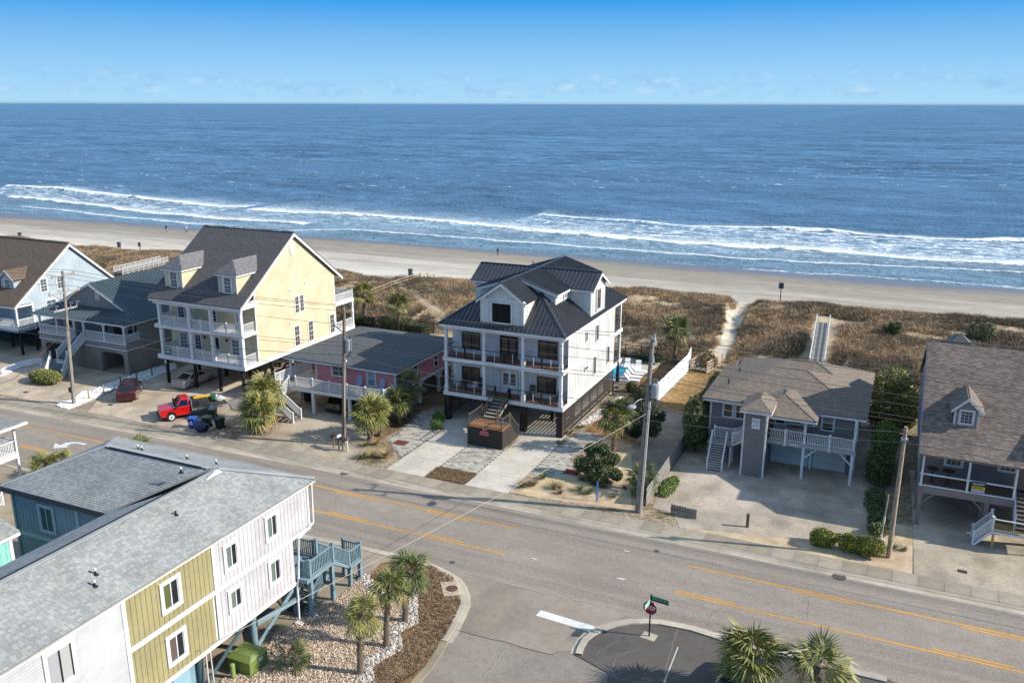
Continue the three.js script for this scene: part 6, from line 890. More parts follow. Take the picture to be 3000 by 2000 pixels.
  part(t, 'trim_board', box(-44.7, 5.1, -29.66, X2, 5.35, -29.6), M('#a9b3b8', 0.75)); part(t, 'trim_board', box(-39.6, 5.35, -29.66, -39.4, 7.85, -29.6), M('#a9b3b8', 0.75)); part(t, 'corner_board', box(-44.72, 2.4, -29.72, -44.55, 7.9, -29.58), M('#8b979c', 0.75));
  win(t, IN, -42.0, 5.85, 0.95, 1.35, { fw: 0.2, split: 'v', grid: [2, 1], frame: M('#a9b3b8', 0.7), glass: M('#1c2328', 0.05), glass2: M('#2a3a38', 0.05) }); win(t, IN, -37.6, 6.1, 0.9, 1.1, { fw: 0.16, split: 'v', grid: [2, 1], frame: M('#a9b3b8', 0.7) });
  // downpipes
  part(t, 'downpipe', [beam(V(-29.62, 7.9, -37.35), V(-29.62, 5.4, -37.3), 0.09), beam(V(-29.62, 5.4, -37.3), V(-29.62, 5.0, -35.9), 0.09), beam(V(-29.62, 5.0, -35.9), V(-29.62, 2.5, -35.65), 0.09), beam(V(-29.62, 2.5, -35.65), V(-29.62, 2.1, -35.5), 0.09), beam(V(-29.62, 2.1, -35.5), V(-29.6, 0.08, -35.45), 0.09)], TRIM);
  // blue-green posts and braces below
  const TEAL = M('#7b939b', 0.75, { t: 'wood' }), TEALD = M('#3f565f', 0.8, { t: 'wood' });
  for (const [x, z] of [[-30.0, -32.1], [-30.2, -36.0], [-30.1, -28.2], [-33.5, -35.4], [-33.5, -31.5], [-36.3, -35.4], [-36.3, -30], [-40, -35.4], [-44, -35.4], [-44, -30], [-40, -30]]) part(t, 'post', x > -31 ? cyl(x, 0, 2.3, z, 0.2) : box(x - 0.17, 0, z - 0.17, x + 0.17, 2.3, z + 0.17), x > -31 && z < -30 ? TEAL : TEALD);
  part(t, 'brace', beam(V(-29.85, 0.25, -32.1), V(-29.85, 2.25, -35.9), 0.06, 0.26), TEAL); part(t, 'brace', beam(V(-29.72, 1.75, -32.15), V(-29.72, 1.25, -35.95), 0.06, 0.32), TEAL); part(t, 'brace', beam(V(-30, 0.3, -28.3), V(-30, 2.2, -31.9), 0.06, 0.24), TEALD);
  part(t, 'store_room', box(-31.6, 0, -28.0, -30.2, 2.3, -25), M('#7b9aa6', 0.8, { t: 'grain' })); part(t, 'door', box(-30.2, 0, -27.6, -30.14, 2.05, -26.5), M('#83a2ad', 0.7)); part(t, 'conduit', [beam(V(-29.7, 2.2, -28.3), V(-29.5, 0, -28.1), 0.06), beam(V(-29.7, 2.2, -28.6), V(-29.55, 0, -28.5), 0.06)], M('#b8b5b0', 0.5));
  // street deck with railings and stair
  const D1 = [-31.4, -29.0, -36.0, -38.2]; part(t, 'deck', [box(-36, 2.36, -38.15, -29.0, 2.6, -35.65)], TEAL); part(t, 'deck', [box(-30.3, 1.18, -40.95, -28.9, 1.4, -39.75)], TEAL); flight(t, V(-29.6, 1.4, -39.75), V(-29.6, 2.6, -38.15), 1.2, UX, { tread: TEAL, string: TEAL, rail: { m: TEAL, h: 1.0, pw: 0.13, tw: 0.14, sp: 0.15, bw: 0.055 } });
  const rl = (a, b, o = {}) => railing(t, a, b, { m: TEAL, h: 1.0, pw: 0.13, tw: 0.14, sp: 0.15, bw: 0.055, ...o });
  rl(V(-29.06, 2.6, -36.0), V(-29.06, 2.6, -38.1)); rl(V(-28.95, 1.4, -39.8), V(-28.95, 1.4, -40.9), { skip: [0] }); rl(V(-30.25, 1.4, -40.9), V(-28.95, 1.4, -40.9), { skip: [1] }); rl(V(-36, 2.6, -38.1), V(-30.3, 2.6, -38.1), { posts: 2 }); rl(V(-29.65, 2.6, -35.95), V(-29.1, 2.6, -35.95), { skip: [1] });
  for (const [x, z] of [[-29.1, -36.07], [-29.1, -38.1], [-29.0, -40.85], [-29.05, -39.85], [-30.2, -40.85], [-33, -38.05], [-36, -38.05]]) part(t, 'post', box(x - 0.11, 0, z - 0.11, x + 0.11, z < -39 ? 1.2 : 2.4, z + 0.11), TEAL);
  part(t, 'beam', box(-30.6, 0.95, -38.16, -29.2, 1.15, -38.04), TEAL); flight(t, V(-30.3, 0, -36.0), V(-30.3, 1.35, -38.6), 1.1, UX, { tread: TEALD, string: TEAL, rails: false }); railing(t, V(-29.6, 0, -36.4), V(-29.6, 1.2, -38.0), { m: TEAL, h: 0.95 });
}
// porch of the neighbour at the left edge
{
  const t = thing('porch_house', 'white two-level porch corner with railing beside the road at the picture edge', 'house', V(-66, 0, -37)); const X1 = -60.35, ZF = -41.1;
  part(t, 'wall', box(-72, 0, -39, -62.5, 5.4, -30), M('#c8c4bd', 0.7, { t: 'grain', b: 'lapBump', bs: 0.02 })); part(t, 'deck', box(-72, 2.65, ZF, X1, 3.05, -30), TRIM);
  part(t, 'roof', plate([V(-72, 6.4, -28), V(-72, 6.4, -37), V(-59.6, 5.5, -41.6), V(-59.6, 5.5, -28)].reverse(), 0.14), M('#8b8d8c', 0.95, { t: 'shingle' })); part(t, 'gutter', [box(-59.6, 5.36, -41.6, -59.45, 5.52, -28)], TRIM);
  part(t, 'post', box(X1 - 0.16, 0, ZF, X1, 2.65, ZF + 0.16), TRIM); part(t, 'column', box(X1 - 0.14, 3.05, ZF + 0.02, X1, 5.45, ZF + 0.16), TRIM); part(t, 'brace', beam(V(X1 - 0.07, 4.9, ZF + 0.1), V(X1 + 0.5, 5.4, ZF + 0.1), 0.09), TRIM); part(t, 'brace', beam(V(X1 - 0.07, 4.9, ZF + 0.1), V(X1 - 0.6, 5.4, ZF + 0.1), 0.09), TRIM);
  railing(t, V(X1 - 0.07, 3.05, ZF + 0.2), V(X1 - 0.07, 3.05, -33), { posts: 3, skip: [0] }); railing(t, V(-68, 3.05, ZF + 0.08), V(X1 - 0.2, 3.05, ZF + 0.08), { skip: [1], posts: 3 }); railing(t, V(-59.2, 0, -38.5), V(-59.2, 0, -33.5), { posts: 3, h: 0.9 }); part(t, 'post', box(X1 - 0.16, 0, -36.2, X1, 2.65, -36), TRIM);
}
// turquoise building behind the near house
{
  const t = thing('cottage', 'turquoise board cottage with grey roof corner beside the near house wall', 'house', V(-44, 0, -24)); const AQ = M('#8fd0c6', 0.75, { t: 'grain' });
  part(t, 'wall', box(-48.5, 0, -27.4, -42.05, 6.6, -20), AQ); boards(t, fpoly(FX(-42.05), [[-27.4, 0.2], [-20, 0.2], [-20, 6.4], [-27.4, 6.4]]), UZ, 0.35, AQ, { gap: 0.012 }); part(t, 'corner_board', [box(-42.05, 0, -27.45, -41.98, 6.5, -27.25)], TRIM);
  part(t, 'roof', plate([V(-41.7, 6.7, -18), V(-41.7, 6.7, -27.75), V(-45, 7.7, -27.75), V(-45, 7.7, -18)], 0.1), M('#9b9d9c', 0.95, { t: 'shingle' })); part(t, 'fascia', box(-41.72, 6.52, -27.75, -41.66, 6.7, -18), TRIM);
}
// ================================================================ lettering
const FONT = await new FontLoader().loadAsync('fonts/droid/droid_sans_bold.typeface.json');
function text(str, size, width, depth = 0.004) { const g = new TextGeometry(str, { font: FONT, size, depth, curveSegments: 4 }); g.computeBoundingBox(); const b = g.boundingBox, w = b.max.x - b.min.x; g.translate(-b.min.x, -b.min.y, 0); if (width) g.scale(width / w, 1, 1); return fin(g); }
for (const [sg, str, x, y, z, s, c, w] of SIGNS) part(sg, 'lettering', text(str, s, w, 0.003).translate(x, y, z), M(c, 0.6));

// ================================================================ stop sign with street name blades
{
  const b = V(-10.64, -0.07, -42.47), t = thing('stop_sign', 'red octagonal stop sign with green street name blades on a black post', 'sign', b, null, true), GRN = M('#1c6a55', 0.5), RED = M('#9c1420', 0.5);
  part(t, 'footing', box(-0.42, 0.0, -0.34, 0.42, 0.012, 0.34), M('#b8ad9c', 0.9, { t: 'stain' })); part(t, 'post', cyl(0, 0.01, 2.66, 0, 0.045), M('#16191c', 0.5));
  const oct = (r) => new THREE.Shape([...Array(8).keys()].map((i) => new THREE.Vector2(Math.cos((i + 0.5) * Math.PI / 4) * r, Math.sin((i + 0.5) * Math.PI / 4) * r)));
  const face = part(t, 'sign_face', fin(new THREE.ExtrudeGeometry(oct(0.44), { depth: 0.012, bevelEnabled: false }).translate(0, 1.85, 0.05)), M('#dcd9d6', 0.5)); part(face, 'sign_field', fin(new THREE.ExtrudeGeometry(oct(0.415), { depth: 0.004, bevelEnabled: false }).translate(0, 1.85, 0.0625)), RED); part(face, 'lettering', text('STOP', 0.27, 0.64).translate(-0.32, 1.72, 0.067), M('#e6e2de', 0.5));
  const bl = part(t, 'street_name_sign', box(0.05, 2.38, -0.012, 1.05, 2.6, 0.012), GRN); part(bl, 'stripe', box(0.05, 2.3, -0.012, 1.05, 2.38, 0.012), M('#7d1c22', 0.5)); part(bl, 'lettering', text('North Ocean Blvd', 0.12, 0.86, 0.003).translate(0.12, 2.43, 0.0125), M('#5fb39b', 0.5));
  const b2 = part(t, 'street_name_sign', box(-0.012, 2.2, 0.05, 0.012, 2.42, 0.85), M('#8fd1bd', 0.5)); part(b2, 'stripe', box(-0.012, 2.12, 0.05, 0.012, 2.2, 0.85), M('#c06a62', 0.5));
  t.rotation.y = -0.12;
}
// ================================================================ utility poles
const POLEW = M('#8f8272', 0.9, { t: 'trunk' }), POLEG = M('#9c9488', 0.9, { t: 'trunk' }), INS = M('#8d9496', 0.3), WIREM = M('#5b5650', 0.6), STEELG = M('#9aa0a3', 0.45, { metalness: 0.3 });
function pole(label, x, z, h, lean, m, r = 0.19) { const t = thing('utility_pole', label, 'utility pole', V(x, 0, z), 'wooden utility poles along the street'); part(t, 'shaft', rod(V(x, 0, z), V(x + lean, h, z), r, r * 0.66, 12), m); return t; }
function crossarm(t, x, y, z, half, m, n = 3) { const A = part(t, 'crossarm', box(x - 0.06, y - 0.07, z - half, x + 0.06, y + 0.07, z + half), m); for (let i = 0; i < n; i++) { const zz = lerp(z - half + 0.1, z + half - 0.1, n > 1 ? i / (n - 1) : 0.5); part(A, 'insulator', [cyl(x, y + 0.07, y + 0.2, zz, 0.03), cyl(x, y + 0.18, y + 0.3, zz, 0.07, 0.05)], INS); } return A; }
function transformer(t, x, y, z) { const T = part(t, 'transformer', [cyl(x, y, y + 0.95, z, 0.27, 0.27, 18), cyl(x, y + 0.95, y + 1.02, z, 0.29, 0.2, 18)], M('#a9adad', 0.5, { t: 'grain' })); for (const d of [-0.1, 0.1]) part(T, 'bushing', cyl(x + d, y + 1.0, y + 1.4, z, 0.05, 0.03), INS); part(T, 'bracket', box(x - 0.35, y + 0.3, z - 0.06, x, y + 0.42, z + 0.06), STEELG); return T; }
{
  const t = pole('weathered utility pole with two crossarms and fuse bracket in a white shell bed', -73.77, -56.77, 13.55, 0.95, POLEG);
  crossarm(t, -72.85, 13.1, -56.77, 1.3, M('#a39a8c', 0.9, { t: 'wood' })); crossarm(t, -72.97, 11.46, -56.77, 1.7, M('#b3aa9b', 0.9, { t: 'wood' }), 4); part(t, 'brace', [beam(V(-72.97, 11.4, -58.0), V(-73.05, 10.5, -56.77), 0.05), beam(V(-72.97, 11.4, -55.5), V(-73.05, 10.5, -56.77), 0.05)], POLEG);
  const A = crossarm(t, -73.1, 9.8, -56.77, 1.3, M('#c0b8aa', 0.9, { t: 'wood' }), 0); for (const d of [-1.2, -0.5, 1.1]) part(A, 'fuse_cutout', [cyl(-73.0, 9.75, 10.35, -56.77 + d, 0.05), box(-73.1, 10.3, -56.82 + d, -72.7, 10.38, -56.72 + d)], INS);
  part(t, 'jumper_wires', [-1.5, -0.9, 0.4, 1.5].map((d) => fin(new THREE.TubeGeometry(new THREE.QuadraticBezierCurve3(V(-72.97, 11.4, -56.77 + d), V(-73.3, 9.9, -56.77 + d * 1.3), V(-73.05, 10.35, -56.77 + d * 0.7)), 10, 0.015, 4))), WIREM, null, 'stuff'); part(t, 'conduit', beam(V(-73.5, 0, -56.55), V(-73.15, 8, -56.6), 0.06), M('#8a8378', 0.7)); part(t, 'meter_box', box(-74.15, 1.2, -56.95, -73.95, 1.7, -56.65), M('#44423f', 0.6));
  const g = GP(A2(165, 815)); solo('guy_wire', 'slanting guy wire in a pale guard from the left utility pole', 'wire', merge([rod(V(-73.1, 7.85, -56.77), g, 0.016), rod(V(-73.1, 7.85, -56.77).lerp(g, 0.45), g, 0.035)]), M('#b39b8d', 0.6), g);
}
{
  const t = pole('brown utility pole with grey transformer beside the mailboxes', -42.94, -59.0, 12.3, 0.75, POLEW); transformer(t, -41.85, 8.8, -58.9); part(t, 'conduit', beam(V(-42.72, 0, -58.85), V(-42.42, 7.9, -58.9), 0.07), M('#a79a88', 0.7)); part(t, 'lamp', [cyl(-42.1, 7.85, 8.0, -58.7, 0.16, 0.1), beam(V(-42.45, 7.95, -58.95), V(-42.1, 7.95, -58.7), 0.05)], STEELG);
  part(t, 'bracket', [beam(V(-42.4, 10.3, -59), V(-43.5, 10.75, -59.3), 0.07), beam(V(-42.3, 12.0, -59), V(-42.3, 12.0, -60.2), 0.06)], POLEW); for (const [x, y, z] of [[-43.5, 10.8, -59.3], [-42.3, 12.0, -60.2], [-42.2, 12.3, -59]]) part(t, 'insulator', [cyl(x, y - 0.25, y + 0.3, z, 0.06)], INS); part(t, 'jumper_wires', [0, 1, 2].map((i) => fin(new THREE.TubeGeometry(new THREE.QuadraticBezierCurve3(V(-41.75 + i * 0.05, 10.1, -58.9), V(-41.2 + i * 0.1, 8.6, -58.7), V(-42.35, 8.1, -58.95)), 10, 0.018, 4))), BLACK, null, 'stuff');
}
{
  const t = pole('tall grey utility pole with transformer and street lamp by the white fence', -15.64, -57.16, 13.3, 0.54, POLEG, 0.22); transformer(t, -14.72, 9.05, -57.05); part(t, 'bracket', [beam(V(-15.15, 12.5, -57.16), V(-15.2, 12.6, -58.3), 0.08), beam(V(-15.1, 11.75, -57.16), V(-14.85, 11.85, -56.6), 0.08), beam(V(-15.1, 13.2, -57.1), V(-14.9, 13.2, -57.0), 0.12)], POLEG);
  for (const [x, y, z] of [[-15.2, 12.75, -58.3], [-14.85, 11.95, -56.6], [-14.9, 13.4, -57.0]]) part(t, 'insulator', cyl(x, y - 0.2, y + 0.25, z, 0.08, 0.06), M('#b9bfc2', 0.3)); part(t, 'conduit', [beam(V(-15.35, 0, -57.0), V(-15.05, 8.7, -57.02), 0.1)], M('#c9c4ba', 0.6));
  const L = part(t, 'lamp_arm', fin(new THREE.TubeGeometry(new THREE.QuadraticBezierCurve3(V(-15.25, 8.75, -57.1), V(-15.6, 9.2, -56.5), V(-15.9, 8.75, -55.9)), 10, 0.035, 6)), STEELG); part(L, 'lamp_head', fin(new THREE.SphereGeometry(0.28, 14, 8).scale(1.1, 0.45, 1.5).translate(-15.95, 8.65, -55.6)), M('#8f9597', 0.5));
}
{ const t = pole('short pale utility pole between the right driveways', 1.44, -57.6, 9.25, 0.05, M('#b3a188', 0.9, { t: 'trunk' }), 0.17); part(t, 'cable_clamp', box(1.3, 8.3, -57.8, 1.7, 8.45, -57.4), STEELG); }
{ const b = GP(B2(665, 1268)), t = thing('marker_post', 'thin grey and white marker post beside the short utility pole', 'post', b); part(t, 'shaft', rod(b, b.clone().add(V(0.15, 3.8, -0.1)), 0.05), M('#8f8880', 0.8)); part(t, 'sleeve', rod(b, b.clone().add(V(0.03, 0.9, -0.02)), 0.075), M('#c9c6c0', 0.7)); part(t, 'sleeve', rod(b.clone().add(V(0.07, 1.7, -0.05)), b.clone().add(V(0.09, 2.2, -0.06)), 0.075), M('#b9b3ab', 0.7)); }
// wires, sagging between the poles
function wire(pts, sag, r = 0.018, name = 'overhead_wire', label = 'thin overhead wire strung from pole to pole along the street', m = WIREM) { const c = []; for (let i = 0; i < pts.length - 1; i++) { const n = 14; for (let k = 0; k < n + (i === pts.length - 2 ? 1 : 0); k++) { const f = k / n, p = pts[i].clone().lerp(pts[i + 1], f); p.y -= sag * 4 * f * (1 - f) * (pts[i].distanceTo(pts[i + 1]) / 30); c.push(p); } } const g = fin(new THREE.TubeGeometry(new THREE.CatmullRomCurve3(c), c.length * 2, r, 4)); return solo(name, label, 'wire', g, m, c[0], 'overhead wires along the street'); }
const wr = (a, b, c, d, e, s = 0.35, r) => wire([V(-135, a[0], a[1]), V(-72.95, a[0], a[1]), V(-42.3, b[0], b[1]), V(-15.1, c[0], c[1]), V(60, d[0], d[1])], s, r);
wr([13.4, -58.0], [12.4, -60.2], [13.0, -58.3], [12.6, -58.3]); wr([13.4, -56.8], [12.6, -59.0], [13.65, -57.0], [12.9, -57]); wr([13.4, -55.5], [12.2, -58.9], [12.2, -56.6], [12.2, -56.5]);
wr([11.75, -58.3], [10.9, -59.3], [11.4, -57.3], [11.3, -57.3]); wr([9.6, -56.7], [9.4, -59], [10.6, -57.2], [10.7, -57.3]); wr([9.3, -56.6], [9.1, -59], [10.3, -57.2], [10.4, -57.2]);
wire([V(-135, 7.8, -56.6), V(-73.2, 7.8, -56.6), V(-42.6, 8.35, -58.8), V(-15.2, 8.2, -56.95), V(1.5, 8.9, -57.5), V(60, 8.6, -57.5)], 0.35, 0.024, 'overhead_cable', 'thick upper telephone cable reaching the top of the short pole'); wire([V(-135, 7.0, -56.6), V(-73.25, 7.0, -56.6), V(-42.65, 7.3, -58.8), V(-15.25, 7.3, -56.95), V(1.5, 8.2, -57.5), V(60, 7.9, -57.5)], 0.3, 0.02, 'overhead_cable', 'lowest telephone cable running pole to pole below the transformers');
wire([V(-15.25, 7.8, -57.0), V(-29.5, 2.9, -27.8)], 0.25, 0.017, 'service_cable', 'pale service cable slanting from the tall pole across the road to the near house', M('#b5a79c', 0.6));

// ================================================================ vehicles
function wheelGeo() { return null; }
function wheel(t, x, z, r, w, rimM) { const s = Math.sign(z), W = part(t, 'wheel', fin(new THREE.CylinderGeometry(r, r, w, 20).rotateX(Math.PI / 2).translate(x, r, z)), M('#1a1918', 0.85)); part(W, 'rim', fin(new THREE.CylinderGeometry(r * 0.62, r * 0.62, 0.03, 16).rotateX(Math.PI / 2).translate(x, r, z + s * (w / 2 + 0.005))), rimM); part(W, 'hub', fin(new THREE.CylinderGeometry(r * 0.2, r * 0.2, 0.03, 10).rotateX(Math.PI / 2).translate(x, r, z + s * (w / 2 + 0.03))), M('#3a3a3a', 0.4)); return W; }
function bodyShell(pts, arches, r, W, bev) { const s = new THREE.Shape(); const y0 = pts[0][1]; s.moveTo(pts[0][0], y0); for (let i = 1; i < pts.length; i++) s.lineTo(pts[i][0], pts[i][1]); for (const ax of arches.slice().sort((a, b) => b - a)) { s.lineTo(ax + r, y0); s.absarc(ax, y0 + 0.02, r, 0, Math.PI, false); } s.closePath(); return fin(new THREE.ExtrudeGeometry(s, { depth: W - 2 * bev, bevelEnabled: true, bevelSize: bev * 0.6, bevelThickness: bev, bevelSegments: 3, curveSegments: 10 }).translate(0, 0, -(W - 2 * bev) / 2)); }
function cabin(x0, x1, y0, w0, x0t, x1t, y1, w1) { const b = [V(x0, y0, w0), V(x1, y0, w0), V(x1, y0, -w0), V(x0, y0, -w0)], t = [V(x0t, y1, w1), V(x1t, y1, w1), V(x1t, y1, -w1), V(x0t, y1, -w1)], mid = t.map((p) => p.clone().add(V(0, 0.06, 0)).multiply(V(0.97, 1, 0.86))); const g = []; const q = (a, bb, c, d) => { let p = [a, bb, c, d]; const ctr = V((x0 + x1) / 2, (y0 + y1) / 2, 0), n = planeBasis(p).n; if (n.dot(a.clone().sub(ctr)) < 0) p = p.reverse(); g.push(plate(p, 0.01)); return p; }; const sides = [0, 1, 2, 3].map((i) => q(b[i], b[(i + 1) % 4], t[(i + 1) % 4], t[i])); for (let i = 0; i < 4; i++) q(t[i], t[(i + 1) % 4], mid[(i + 1) % 4], mid[i]); q(mid[0], mid[1], mid[2], mid[3]); return { g, sides: [0, 1, 2, 3].map((i) => [b[i], b[(i + 1) % 4], t[(i + 1) % 4], t[i]]) }; }
function quadIn(q, u0, u1, v0, v1, off) { const P = (u, v) => q[0].clone().lerp(q[1], u).lerp(q[3].clone().lerp(q[2], u), v), ctr = V(0, 1, 0); let p = [P(u0, v0), P(u1, v0), P(u1, v1), P(u0, v1)]; let n = planeBasis(p).n; const c = p[0].clone().add(p[2]).multiplyScalar(0.5); if (n.dot(V(c.x, c.y - 0.7, c.z).sub(V(c.x * 0.5, 0, 0))) < 0) { p = p.reverse(); n = planeBasis(p).n; } return plate(p.map((v) => v.addScaledVector(n, off)), 0.008); }
const CARGLASS = M('#0d1013', 0.05, { clearcoat: 1 });
function car(name, label, base, heading, o) {
  const t = thing(name, label, 'car', base, null, true); t.rotation.y = Math.atan2(-heading[1], heading[0]); const P = M(o.paint, 0.28, { clearcoat: 1, clearcoatRoughness: 0.08, metalness: 0.25 }), W = o.W, L = o.L, r = o.r, wb = o.wb, h = o.belt;
  part(t, 'body', bodyShell([[-L / 2 + 0.02, 0.28], [-L / 2 - 0.02, 0.55], [-L / 2 + 0.03, o.tail], [-L / 2 + 0.12, h], [L * 0.16, h], [L * 0.36, h - 0.1], [L / 2 - 0.08, h - 0.24], [L / 2, 0.6], [L / 2 - 0.03, 0.28]], [-wb / 2, wb / 2], r + 0.05, W, 0.12), P);
  part(t, 'underbody', box(-L / 2 + 0.25, 0.22, -W / 2 + 0.28, L / 2 - 0.25, 0.6, W / 2 - 0.28), M('#141414', 0.9));
  const c = cabin(o.x0, o.x1, h - 0.02, W / 2 - 0.09, o.x0t, o.x1t, o.H - 0.06, W / 2 - 0.27); const C = part(t, 'cabin', c.g, P);
  const win2 = (q, a) => part(C, 'window', a.map(([u0, u1]) => quadIn(q, u0, u1, 0.08, 0.9, 0.012)), CARGLASS);
  // side 0 = +z, side 1 = front, side 2 = -z, side 3 = rear
  part(C, 'windscreen', quadIn(c.sides[1], 0.06, 0.94, 0.06, 0.94, 0.012), CARGLASS); part(C, 'rear_window', quadIn(c.sides[3], 0.07, 0.93, o.rw ?? 0.1, 0.92, 0.012), CARGLASS);
  for (const k of [0, 2]) win2(c.sides[k], k ? [[0.06, 0.36], [0.4, 0.68], [0.72, 0.92]] : [[0.08, 0.28], [0.32, 0.6], [0.64, 0.94]]);
  for (const s of [-1, 1]) { wheel(t, wb / 2, s * (W / 2 - 0.12), r, 0.2, o.rim || STEELG); wheel(t, -wb / 2, s * (W / 2 - 0.12), r, 0.2, o.rim || STEELG); part(t, 'tail_light', fin(new THREE.BoxGeometry(0.06, 0.16, 0.42).translate(-L / 2 + 0.02, o.light, s * (W / 2 - 0.32))), M(o.lamp || '#7d1518', 0.2)); part(t, 'headlight', fin(new THREE.BoxGeometry(0.1, 0.14, 0.36).translate(L / 2 - 0.08, 0.72, s * (W / 2 - 0.3))), M('#c9ced1', 0.15)); part(t, 'mirror', fin(new THREE.SphereGeometry(0.11, 10, 6).scale(0.7, 0.8, 1.2).translate(o.x1 - 0.35, h + 0.06, s * (W / 2 + 0.06))), P); part(t, 'door_handle', box(-0.2, h - 0.18, s * (W / 2 - 0.02), 0.02, h - 0.15, s * (W / 2 + 0.012)), P); }
  part(t, 'number_plate', box(-L / 2 - 0.035, o.plate, -0.16, -L / 2 - 0.02, o.plate + 0.15, 0.16), M('#c9d0d4', 0.5)); part(t, 'bumper', box(-L / 2 - 0.07, 0.34, -W / 2 + 0.16, -L / 2 + 0.1, 0.5, W / 2 - 0.16), M(o.bumper || '#1b1a1a', 0.6));
  return t;
}
car('sport_utility_car', 'dark maroon sport utility car parked with its rear towards the street', V(-70.7, 0, -61.0), [-0.62, -0.78], { paint: '#3d0d12', L: 4.6, W: 1.86, r: 0.36, wb: 2.7, belt: 1.05, tail: 0.95, H: 1.72, x0: -2.22, x1: 1.45, x0t: -1.85, x1t: 0.55, light: 1.0, plate: 0.78, rw: 0.15, lamp: '#a82a2e' });
car('saloon_car', 'silver saloon parked between the black posts under the yellow house', V(-67.66, 0, -66.95), [0, -1], { paint: '#b3aca6', L: 4.85, W: 1.84, r: 0.34, wb: 2.8, belt: 0.95, tail: 0.98, H: 1.44, x0: -1.95, x1: 1.15, x0t: -0.95, x1t: 0.3, light: 0.86, plate: 0.62, lamp: '#5a1b1c', bumper: '#8c8782' });
car('hatchback_car', 'black hatchback parked in shade under the pink cottage deck', V(-48.5, 0, -67.4), [0, -1], { paint: '#0c0b0d', L: 4.5, W: 1.84, r: 0.35, wb: 2.65, belt: 1.02, tail: 0.98, H: 1.62, x0: -2.1, x1: 1.35, x0t: -1.65, x1t: 0.5, light: 0.98, plate: 0.8, lamp: '#8e5a60' });
{ const p = G(2165, 2010, 0.5); car('parked_car', 'dark grey car mostly hidden beneath the corner palm fronds', V(p.x, -0.07, p.z), [0.1, -1], { paint: '#24262a', L: 4.8, W: 1.9, r: 0.37, wb: 2.8, belt: 1.1, tail: 1.0, H: 1.75, x0: -2.25, x1: 1.1, x0t: -1.8, x1t: 0.25, light: 1.0, plate: 0.8 }); }
